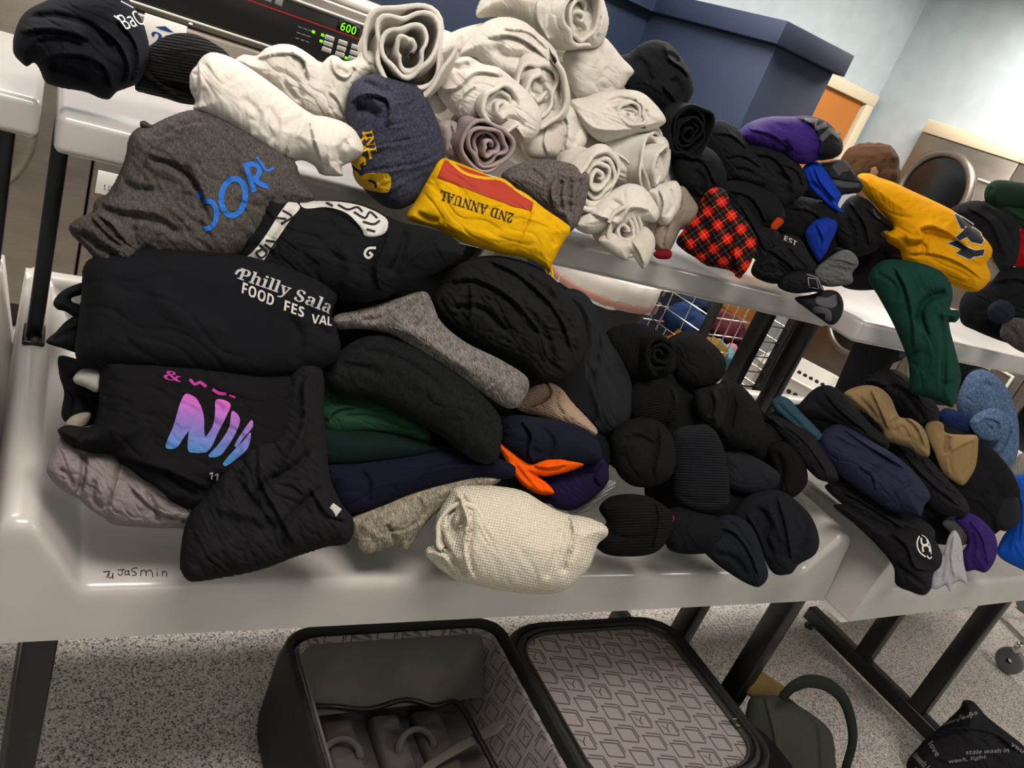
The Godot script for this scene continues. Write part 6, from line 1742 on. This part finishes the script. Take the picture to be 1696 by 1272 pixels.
# ================================================================ heap on table two's lower tray, and things standing about
func build_next_table_heap() -> void:
	var w: Cloth
	var k1 := fab("#17171a")
	var sp := fab("#1a191c", "sport")
	cloth("trousers", "black trousers at the bottom of the right tray's heap", "trousers", fab("#121215"), [1270, 690, 1330, 668, 1420, 660, 1540, 690, 1640, 740, 1690, 820, 1640, 890, 1540, 900, 1440, 860, 1360, 790, 1300, 740], {"s": "L2", "lift": -0.04, "T": 0.07, "wr": [[30, 40, 90, 5]]})
	w = cloth("jeans", "teal blue jeans leg at the back left of the right tray", "jeans", fab("#2b4652"), [1278, 664, 1290, 656, 1306, 660, 1326, 682, 1348, 704, 1362, 722, 1352, 732, 1324, 714, 1298, 694, 1282, 680], {"s": "L2", "lift": 0.03, "T": 0.035, "wr": [[45, 12, 60, 2]], "st": [["g", 5, 5, [1284, 664, 1300, 680, 1330, 708]]]})
	w = cloth("jacket", "black jacket sliding off the right tray's left wall", "jacket", sp, [1268, 688, 1290, 690, 1318, 704, 1346, 722, 1360, 740, 1384, 776, 1388, 796, 1360, 796, 1336, 776, 1310, 744, 1284, 712], {"s": "L2", "lift": 0.045, "T": 0.035, "wr": [[50, 14, 60, 3]], "st": [["l", 6, 6, [1290, 700, 1330, 730, 1370, 785]]]})
	w = cloth("trousers", "black trousers folded beside the tan work trousers", "trousers", k1, [1318, 680, 1330, 662, 1352, 642, 1372, 638, 1392, 648, 1412, 668, 1440, 700, 1472, 730, 1470, 744, 1440, 738, 1410, 722, 1380, 702, 1350, 696, 1330, 692], {"s": "L2", "lift": 0.05, "T": 0.05, "wr": [[40, 18, 80, 3]], "st": [["l", 7, 7, [1362, 648, 1390, 680, 1440, 720]], ["g", 5, 6, [1345, 662, 1380, 690, 1420, 714]]]})
	w = cloth("trousers", "black trousers behind the tan work trousers, under the green sleeve", "trousers", sp, [1430, 632, 1452, 616, 1480, 612, 1504, 624, 1530, 648, 1556, 680, 1548, 708, 1520, 712, 1496, 692, 1474, 666, 1450, 644], {"s": "L2", "lift": 0.03, "T": 0.05, "wr": [[45, 16, 60, 3]], "st": [["g", 6, 6, [1460, 625, 1500, 655, 1536, 700]], ["l", 6, 6, [1450, 640, 1490, 640, 1530, 665]]]})
	cloth("shirt", "deep blue shirt tucked between the green cuff and the light blue sweatshirt", "shirt", fab("#15264f"), [1552, 690, 1566, 676, 1592, 684, 1614, 704, 1616, 722, 1590, 720, 1566, 712], {"s": "L2", "lift": 0.05, "T": 0.03, "wr": [[40, 14, 50, 2]], "solo": true})
	w = cloth("sweatshirt", "light blue heather sweatshirt rolled with one turned-back cuff on the right tray", "sweatshirt", fab("#7390bc", "heatherfleece"), [1584, 668, 1592, 640, 1606, 618, 1628, 612, 1652, 624, 1672, 650, 1684, 684, 1688, 724, 1684, 756, 1668, 778, 1648, 788, 1628, 778, 1618, 762, 1620, 730, 1606, 704, 1592, 692], {"s": "L2", "lift": 0.06, "T": 0.065, "wr": [[70, 18, 70, 3]], "st": [["l", 8, 7, [1680, 700, 1664, 740, 1640, 770]], ["g", 7, 6, [1625, 630, 1650, 650, 1668, 690]], ["g", 6, 6, [1622, 735, 1640, 750, 1650, 780]]]})
	cloth("folded_sleeve", "", "", fab("#7390bc", "heatherfleece"), [1606, 700, 1620, 684, 1644, 676, 1664, 688, 1668, 708, 1658, 726, 1636, 730, 1618, 722], {"of": w, "s": "L2", "lift": 0.115, "T": 0.025, "wr": [[40, 12, 50, 2]], "st": [["l", 7, 5, [1612, 706, 1634, 694, 1654, 700, 1656, 716]], ["g", 5, 4, [1626, 716, 1636, 706, 1646, 712]]]})
	cloth("knit_hat", "black hat behind the light blue sweatshirt on the right tray", "hat", k1, [1590, 640, 1596, 620, 1612, 612, 1630, 610, 1646, 620, 1632, 632, 1608, 640], {"s": "L2", "lift": 0.02, "T": 0.035, "solo": true})
	w = cloth("work_trousers", "tan canvas work trousers on the right tray with a boxy folded cuff", "trousers", fab("#86704f"), [1398, 652, 1414, 642, 1440, 638, 1460, 644, 1476, 660, 1490, 690, 1510, 694, 1530, 710, 1540, 740, 1538, 756, 1522, 754, 1506, 742, 1486, 736, 1468, 728, 1460, 710, 1436, 686, 1412, 672], {"s": "L2", "lift": 0.075, "T": 0.04, "wr": [[60, 16, 60, 3]], "st": [["l", 8, 6, [1440, 642, 1458, 680, 1472, 715]], ["l", 9, 7, [1470, 702, 1490, 690, 1516, 706, 1532, 745]], ["g", 8, 5, [1478, 716, 1496, 708, 1506, 730]], ["g", 5, 5, [1412, 650, 1436, 672, 1458, 700]], ["g", 4, 4, [1452, 644, 1468, 656, 1474, 672]]]})
	w = cloth("trouser_cuff", "", "", fab("#8c7450"), [1532, 712, 1536, 700, 1550, 697, 1562, 702, 1566, 716, 1592, 720, 1618, 722, 1620, 740, 1616, 772, 1606, 792, 1594, 804, 1580, 798, 1562, 784, 1548, 752], {"of": w, "s": "L2", "lift": 0.10, "T": 0.03, "q": 2.6, "st": [["g", 12, 8, [1570, 720, 1568, 740, 1572, 752]], ["l", 8, 7, [1575, 790, 1572, 755, 1600, 735, 1616, 728]], ["g", 4, 4, [1610, 730, 1606, 765, 1590, 795]]]})
	w = cloth("trousers", "black thin trousers trailing right from under the tan trousers", "trousers", sp, [1474, 744, 1490, 732, 1512, 740, 1540, 760, 1568, 792, 1596, 822, 1606, 846, 1590, 856, 1556, 848, 1528, 824, 1500, 790], {"s": "L2", "lift": 0.075, "T": 0.04, "wr": [[35, 10, 70, 4, 1]], "st": [["l", 8, 6, [1490, 745, 1530, 790, 1590, 840]], ["g", 6, 5, [1520, 765, 1555, 800, 1590, 825]]]})
	w = cloth("trousers", "navy nylon trousers rolled with a seam along the top, in front on the right tray", "trousers", fab("#20223a", "sport"), [1354, 740, 1358, 722, 1372, 708, 1390, 703, 1420, 716, 1450, 734, 1480, 752, 1504, 772, 1526, 796, 1541, 822, 1532, 836, 1524, 855, 1502, 852, 1474, 846, 1440, 824, 1410, 802, 1382, 778, 1362, 758], {"s": "L2", "lift": 0.095, "T": 0.055, "wr": [[40, 20, 90, 3]], "st": [["g", 5, 4, [1372, 716, 1410, 740, 1450, 752, 1510, 788]], ["l", 7, 7, [1390, 706, 1430, 735, 1500, 778]], ["g", 6, 5, [1430, 790, 1462, 768, 1480, 756]], ["g", 6, 5, [1470, 840, 1490, 810, 1510, 795]], ["l", 6, 6, [1420, 772, 1445, 790, 1450, 815]]]})
	w = cloth("leggings", "black leggings bunched below the navy nylon trousers", "leggings", sp, [1366, 806, 1384, 798, 1416, 806, 1450, 826, 1490, 846, 1530, 862, 1548, 880, 1544, 898, 1510, 894, 1470, 884, 1430, 864, 1396, 836], {"s": "L2", "lift": 0.06, "T": 0.045, "wr": [[35, 12, 70, 4, 1]], "st": [["l", 8, 6, [1390, 812, 1440, 840, 1510, 885]]]})
	w = cloth("shorts", "black athletic shorts with a round white emblem at the right tray's front edge", "shorts", fab("#141317", "sport"), [1380, 838, 1400, 836, 1440, 858, 1480, 872, 1520, 876, 1546, 892, 1560, 918, 1558, 938, 1546, 950, 1542, 975, 1530, 986, 1508, 980, 1484, 968, 1480, 940, 1460, 912, 1420, 872], {"s": "L2", "lift": 0.095, "T": 0.045, "wr": [[50, 20, 80, 3]], "st": [["l", 9, 7, [1470, 880, 1500, 905, 1515, 940, 1552, 945]], ["g", 7, 6, [1480, 935, 1505, 950, 1535, 975]]]})
	var em := PackedVector2Array()
	em.append_array(ribbon([1522, 888, 1518, 900, 1522, 914, 1532, 922], 2.2))
	em.append_array(ribbon([1526, 886, 1534, 892, 1540, 906, 1541, 918], 1.2))
	em.append_array(ribbon([1525, 891, 1526, 901, 1532, 904, 1536, 899, 1534, 893], 2.8))
	em.append_array(ribbon([1528, 914, 1527, 906, 1532, 902, 1538, 907, 1539, 914], 2.8))
	em.append_array(ribbon([1534, 920, 1538, 925, 1542, 922], 2))
	drape(w, em, plain(Color(0.82, 0.82, 0.8), 0.7), "white_emblem", "round white interlocked emblem")
	cloth("vest", "thin white vest hanging over the right tray's edge beside the black shorts", "vest", fab("#a9a9ae"), [1536, 970, 1548, 945, 1562, 918, 1572, 886, 1582, 878, 1592, 896, 1596, 930, 1602, 968, 1590, 962, 1578, 968, 1574, 980, 1566, 970, 1550, 976], {"s": "L2", "lift": 0.10, "T": 0.02, "wr": [[80, 14, 60, 3]], "st": [["l", 6, 6, [1580, 884, 1574, 920, 1580, 960]], ["g", 5, 5, [1566, 915, 1562, 940, 1556, 965]]]})
	cloth("sports_shirt", "grey sports shirt corner between the purple shirt and the black trousers", "shirt", fab("#4a484c", "sport"), [1560, 866, 1580, 854, 1600, 868, 1606, 886, 1594, 904, 1576, 884], {"s": "L2", "lift": 0.08, "T": 0.02, "solo": true})
	w = cloth("shirt", "purple shirt gathered at the right tray's front edge", "shirt", fab("#332062"), [1578, 862, 1594, 850, 1612, 852, 1632, 866, 1648, 886, 1652, 910, 1646, 932, 1632, 948, 1614, 944, 1600, 946, 1592, 920, 1602, 896], {"s": "L2", "lift": 0.10, "T": 0.045, "wr": [[60, 16, 60, 3]], "st": [["l", 7, 6, [1602, 860, 1625, 890, 1636, 940]], ["g", 6, 5, [1612, 880, 1612, 915, 1608, 940]]]})
	cloth("shorts", "dark navy shorts behind the purple shirt", "shorts", fab("#141a30", "sport"), [1594, 846, 1606, 826, 1630, 824, 1652, 840, 1656, 868, 1640, 880, 1618, 862], {"s": "L2", "lift": 0.07, "T": 0.035, "wr": [[50, 12, 50, 3]], "solo": true})
	w = cloth("sports_shirt", "bright blue sports shirt at the right edge of the view, draped to the tray's lip", "shirt", fab("#0f4fb4", "sport"), [1638, 806, 1650, 790, 1680, 786, 1740, 792, 1760, 880, 1740, 960, 1690, 942, 1652, 918, 1660, 890, 1680, 862, 1676, 830], {"s": "L2", "lift": 0.085, "T": 0.05, "wr": [[70, 16, 70, 4]], "st": [["l", 9, 7, [1660, 792, 1690, 830, 1690, 900]], ["g", 7, 6, [1690, 830, 1676, 880, 1668, 914]]]})
	w = cloth("sports_pad", "dark grey square patch of a black sports shirt lying on the blue shirt", "shirt", fab("#1c1c20", "sport"), [1644, 838, 1652, 824, 1680, 822, 1690, 836, 1686, 868, 1664, 880, 1646, 868], {"s": "L2", "lift": 0.11, "T": 0.03, "q": 3.0, "solo": true})
	cloth("sock", "white sock lying beside the light blue sweatshirt at the right edge", "sock", fab("#a39d98", "rib"), [1664, 786, 1676, 768, 1690, 752, 1720, 748, 1730, 780, 1700, 790, 1680, 796], {"s": "L2", "lift": 0.05, "T": 0.03, "solo": true})
	# ---- backpack and bag on the floor
	var olive := fab("#393c35", "fleece")
	w = cloth("backpack", "olive and black backpack with a big padded strap looping up, beside the suitcase", "backpack", olive, [1240, 1160, 1262, 1146, 1290, 1146, 1322, 1168, 1362, 1196, 1378, 1216, 1384, 1260, 1388, 1330, 1300, 1360, 1230, 1340, 1230, 1240], {"s": "G", "lift": 0.05, "T": 0.08, "q": 2.6, "bk": 1.0, "st": [["g", 8, 5, [1296, 1164, 1346, 1200, 1354, 1260, 1354, 1320]], ["l", 8, 6, [1264, 1150, 1280, 1210, 1290, 1270]]]})
	cloth("dark_front", "black front panel", "", fab("#151313"), [1236, 1200, 1258, 1208, 1290, 1240, 1320, 1285, 1330, 1340, 1240, 1350, 1228, 1260], {"of": w, "s": "G", "lift": 0.12, "T": 0.03})
	var sp3 := PackedVector3Array()
	for q in [[1298, 1152, 0.10], [1316, 1136, 0.12], [1342, 1128, 0.13], [1374, 1136, 0.13], [1398, 1160, 0.12], [1410, 1196, 0.11], [1412, 1230, 0.10], [1402, 1268, 0.08], [1392, 1310, 0.06]]:
		sp3.append(on_plane(Vector2(q[0], q[1]), surfs["G"][0] + surfs["G"][1] * q[2], surfs["G"][1]) - w.root.position)
	obj("padded_strap", sweep(smooth_line(sp3, 5), [0.018], 14, 0.5, Vector3(0, 0.5, 1)), fab("#2a2f29", "fleece"), w.root)
	cloth("woven_hat", "tan woven round hat brim standing behind the backpack", "hat", fab("#6a5838", "fleece"), [1214, 1110, 1230, 1102, 1254, 1108, 1280, 1124, 1302, 1142, 1290, 1160, 1262, 1158, 1236, 1150], {"s": "G", "lift": 0.0, "T": 0.03, "st": [["g", 5, 4, [1222, 1110, 1254, 1116, 1292, 1144]]]})
	w = cloth("tote_bag", "black fabric laundry bag printed with rows of small white words, at the lower right corner", "bag", fab("#17171a", "sport"), [1496, 1300, 1502, 1262, 1524, 1234, 1546, 1214, 1572, 1190, 1590, 1172, 1596, 1160, 1612, 1162, 1634, 1186, 1664, 1210, 1696, 1236, 1740, 1290, 1740, 1340, 1600, 1350], {"s": "G", "lift": 0.10, "T": 0.11, "wr": [[40, 30, 80, 5]], "st": [["l", 12, 8, [1540, 1222, 1580, 1210, 1640, 1215, 1690, 1250]], ["g", 8, 7, [1560, 1200, 1580, 1190, 1600, 1170]], ["g", 7, 6, [1640, 1200, 1660, 1230, 1700, 1260]]]})
	var words := PackedVector2Array()
	var f := font(true)
	for t in [["towels love", 1512, 1252, 34, 34, 8, -7], ["love", 1538, 1232, 14, 22, 8, -5], ["wash, light", 1572, 1266, 60, -8, 1, -8], ["stale wash in", 1600, 1250, 70, -4, 1, -7], ["make, light.", 1574, 1284, 60, -4, 1, -9], ["sunny day", 1562, 1204, 50, -14, -2, -7], ["S. As", 1590, 1192, 30, -8, -2, -6], ["you", 1672, 1236, 20, 14, 3, -6], ["fresh", 1512, 1276, 30, 22, 6, -7]]:
		words.append_array(letters(t[0], Vector2(t[1], t[2]), Vector2(t[3], t[4]), Vector2(t[5], t[6]), f))
	drape(w, words, plain(Color(0.45, 0.45, 0.47), 0.8), "white_words", "rows of small white words")
	build_person()

func build_person() -> void:
	# a person standing behind the right table, back turned, only the hair showing over the heap
	var p := Vector3(2.98, 0.10, -2.45)
	var t := thing("person", "person with light brown hair bent over the clothes behind the right table", "person", p, 0.5)
	var J := {"hip": Vector3(0, 0.86, 0), "chest": Vector3(0, 1.14, -0.01), "neck": Vector3(0, 1.36, 0.0), "head": Vector3(0, 1.50, 0.03)}
	var bones := [[J.hip, J.chest, 0.145, 0.155], [J.chest, Vector3(0, 1.28, 0), 0.155, 0.11], [Vector3(0, 1.28, 0), J.head, 0.06, 0.06]]
	for s in [-1, 1]:
		bones.append([Vector3(0.09 * s, 0.84, 0), Vector3(0.10 * s, 0.47, 0.015), 0.088, 0.058])
		bones.append([Vector3(0.10 * s, 0.47, 0.015), Vector3(0.11 * s, 0.08, -0.01), 0.055, 0.038])
		bones.append([Vector3(0.11 * s, 0.05, -0.02), Vector3(0.13 * s, 0.04, 0.13), 0.042, 0.034])
		bones.append([Vector3(0.10 * s, 1.27, 0), Vector3(0.18 * s, 1.25, 0), 0.065, 0.06])
		bones.append([Vector3(0.18 * s, 1.25, 0), Vector3(0.235 * s, 1.02, 0.04), 0.05, 0.04])
		bones.append([Vector3(0.235 * s, 1.02, 0.04), Vector3(0.19 * s, 1.16, 0.2), 0.038, 0.028])
		bones.append([Vector3(0.19 * s, 1.16, 0.2), Vector3(0.175 * s, 1.20, 0.26), 0.032, 0.03])
		for q in 5:
			var bx: float = (0.175 + (q - 2) * 0.017) * s
			var ln: float = [0.05, 0.07, 0.075, 0.07, 0.04][q]
			bones.append([Vector3(bx, 1.21, 0.275), Vector3(bx + (q - 2) * 0.003 * s, 1.225, 0.275 + ln * 0.6), 0.009, 0.0085])
			bones.append([Vector3(bx + (q - 2) * 0.003 * s, 1.225, 0.275 + ln * 0.6), Vector3(bx + (q - 2) * 0.004 * s, 1.215, 0.275 + ln), 0.0085, 0.0075])
	bones.append([Vector3(0, 1.52, 0.01), Vector3(0, 1.535, 0.03), 0.085, 0.088])
	bones.append([Vector3(0, 1.46, 0.06), Vector3(0, 1.44, 0.075), 0.055, 0.045])
	bones.append([Vector3(0, 1.505, 0.11), Vector3(0, 1.475, 0.128), 0.012, 0.016])
	for s in [-1, 1]:
		bones.append([Vector3(0.086 * s, 1.50, 0.015), Vector3(0.09 * s, 1.475, 0.01), 0.015, 0.01])
	# the whole body leans to one side over the heap
	var side := Basis(Vector3.UP, -0.5) * Vector3.RIGHT
	for b in bones:
		for q in 2:
			b[q] += side * clampf(1.5 - b[q].y, 0.0, 0.62) * 1.15
	var skin := plain(Color(0.62, 0.44, 0.34), 0.6)
	obj("body", blob(bones, 0.014), skin, t)
	var hair := fab("#4a3322", "knit")
	obj("hair", blob([[Vector3(0, 1.535, -0.01), Vector3(0, 1.552, 0.03), 0.09, 0.088], [Vector3(0, 1.46, -0.05), Vector3(0, 1.53, -0.03), 0.065, 0.08], [Vector3(-0.06, 1.50, 0.0), Vector3(0.06, 1.50, 0.0), 0.04, 0.04], [Vector3(-0.03, 1.52, 0.09), Vector3(0.03, 1.52, 0.09), 0.05, 0.05]], 0.010, 0.006), hair, t)
	var shirt := []
	for b in bones.slice(0, 2):
		shirt.append([b[0], b[1], b[2] + 0.014, b[3] + 0.014])
	for s in [-1, 1]:
		shirt.append([Vector3(0.10 * s, 1.27, 0), Vector3(0.18 * s, 1.25, 0), 0.078, 0.074])
		shirt.append([Vector3(0.18 * s, 1.25, 0), Vector3(0.235 * s, 1.02, 0.04), 0.066, 0.056])
		shirt.append([Vector3(0.235 * s, 1.02, 0.04), Vector3(0.20 * s, 1.13, 0.17), 0.054, 0.045])
	shirt = lean(shirt.slice(2), side) + shirt.slice(0, 2)
	obj("shirt", blob(shirt, 0.016), fab("#3a3f4a", "fleece"), t)
	var tro := []
	tro.append([Vector3(0, 0.90, 0), Vector3(0, 0.84, 0), 0.155, 0.15])
	for s in [-1, 1]:
		tro.append([Vector3(0.09 * s, 0.84, 0), Vector3(0.10 * s, 0.47, 0.015), 0.105, 0.078])
		tro.append([Vector3(0.10 * s, 0.47, 0.015), Vector3(0.11 * s, 0.11, -0.01), 0.076, 0.066])
	tro = lean(tro, side)
	obj("trousers", blob(tro, 0.016), fab("#17171a"), t)
	for s in [-1, 1]:
		obj("shoe", blob(lean([[Vector3(0.11 * s, 0.05, -0.03), Vector3(0.13 * s, 0.042, 0.14), 0.052, 0.044]], side), 0.01), plain(Color(0.05, 0.05, 0.05), 0.6), t)

func lean(bones: Array, side: Vector3) -> Array:
	for b in bones:
		for q in 2:
			b[q] += side * clampf(1.5 - b[q].y, 0.0, 0.62) * 1.15
	return bones

# one smooth skin over tapered bones [a, b, ra, rb]: surface nets on a grid
func blob(bones: Array, cell: float, rough := 0.0) -> ArrayMesh:
	var lo := Vector3.ONE * 1e9
	var hi := -lo
	for b in bones:
		for q in 2:
			lo = lo.min(b[q] - Vector3.ONE * (b[2 + q] + cell * 2))
			hi = hi.max(b[q] + Vector3.ONE * (b[2 + q] + cell * 2))
	var n := Vector3i((hi - lo) / cell) + Vector3i(2, 2, 2)
	var fld := PackedFloat32Array()
	fld.resize(n.x * n.y * n.z)
	fld.fill(1.0)
	var kk := 0.022
	for b in bones:
		var a: Vector3 = b[0]
		var e: Vector3 = b[1]
		var ra: float = b[2]
		var rb: float = b[3]
		var ab := e - a
		var l2 := maxf(ab.length_squared(), 1e-8)
		var m := maxf(ra, rb) + 0.03
		var i0 := Vector3i(((a.min(e) - Vector3.ONE * m - lo) / cell).max(Vector3.ZERO))
		var i1 := Vector3i((a.max(e) + Vector3.ONE * m - lo) / cell) + Vector3i.ONE
		i1 = i1.min(n - Vector3i.ONE)
		var small := minf(ra, rb) < 0.02
		for z in range(i0.z, i1.z + 1):
			for y in range(i0.y, i1.y + 1):
				for x in range(i0.x, i1.x + 1):
					var p := lo + Vector3(x, y, z) * cell
					var t := clampf((p - a).dot(ab) / l2, 0, 1)
					var d := p.distance_to(a + ab * t) - lerpf(ra, rb, t)
					var k := (z * n.y + y) * n.x + x
					var c := fld[k]
					var s := 0.004 if small else kk
					var hh := clampf(0.5 + 0.5 * (c - d) / s, 0, 1)
					fld[k] = lerpf(c, d, hh) - s * hh * (1 - hh)
	var fn := FastNoiseLite.new()
	fn.frequency = 30.0
	var vid := {}
	var v := PackedVector3Array()
	var idx := PackedInt32Array()
	var corners := [Vector3i(0, 0, 0), Vector3i(1, 0, 0), Vector3i(0, 1, 0), Vector3i(1, 1, 0), Vector3i(0, 0, 1), Vector3i(1, 0, 1), Vector3i(0, 1, 1), Vector3i(1, 1, 1)]
	var edges := [[0, 1], [2, 3], [4, 5], [6, 7], [0, 2], [1, 3], [4, 6], [5, 7], [0, 4], [1, 5], [2, 6], [3, 7]]
	for z in n.z - 1:
		for y in n.y - 1:
			for x in n.x - 1:
				var k := (z * n.y + y) * n.x + x
				var s0 := fld[k] < 0
				var mixed := false
				for c in corners:
					if (fld[k + (c.z * n.y + c.y) * n.x + c.x] < 0) != s0:
						mixed = true
						break
				if not mixed:
					continue
				var sum := Vector3.ZERO
				var m := 0
				for e in edges:
					var ca: Vector3i = corners[e[0]]
					var cb: Vector3i = corners[e[1]]
					var fa := fld[k + (ca.z * n.y + ca.y) * n.x + ca.x]
					var fb := fld[k + (cb.z * n.y + cb.y) * n.x + cb.x]
					if (fa < 0) != (fb < 0):
						sum += Vector3(ca).lerp(Vector3(cb), fa / (fa - fb))
						m += 1
				var p := lo + (Vector3(x, y, z) + sum / m) * cell
				if rough > 0:
					p += Vector3(fn.get_noise_3dv(p), fn.get_noise_3dv(p + Vector3.ONE), fn.get_noise_3dv(p * Vector3(1, 0.3, 1) - Vector3.ONE)) * rough
				vid[k] = v.size()
				v.append(p)
	for k in vid:
		var x: int = k % n.x
		var y: int = (k / n.x) % n.y
		var z: int = k / (n.x * n.y)
		var st := [1, n.x, n.x * n.y]
		var ok := [x > 0, y > 0, z > 0]
		for ax in 3:
			var b1 := (ax + 1) % 3
			var b2 := (ax + 2) % 3
			if not ok[b1] or not ok[b2]:
				continue
			var f0: float = fld[k]
			var f1: float = fld[k + st[ax]]
			if (f0 < 0) == (f1 < 0):
				continue
			var q := [k, k - st[b1], k - st[b1] - st[b2], k - st[b2]]
			if not (vid.has(q[1]) and vid.has(q[2]) and vid.has(q[3])):
				continue
			var i := [vid[q[0]], vid[q[1]], vid[q[2]], vid[q[3]]]
			if f0 < 0:
				idx.append_array([i[0], i[2], i[1], i[0], i[3], i[2]])
			else:
				idx.append_array([i[0], i[1], i[2], i[0], i[2], i[3]])
	return mesh_of(v, idx)
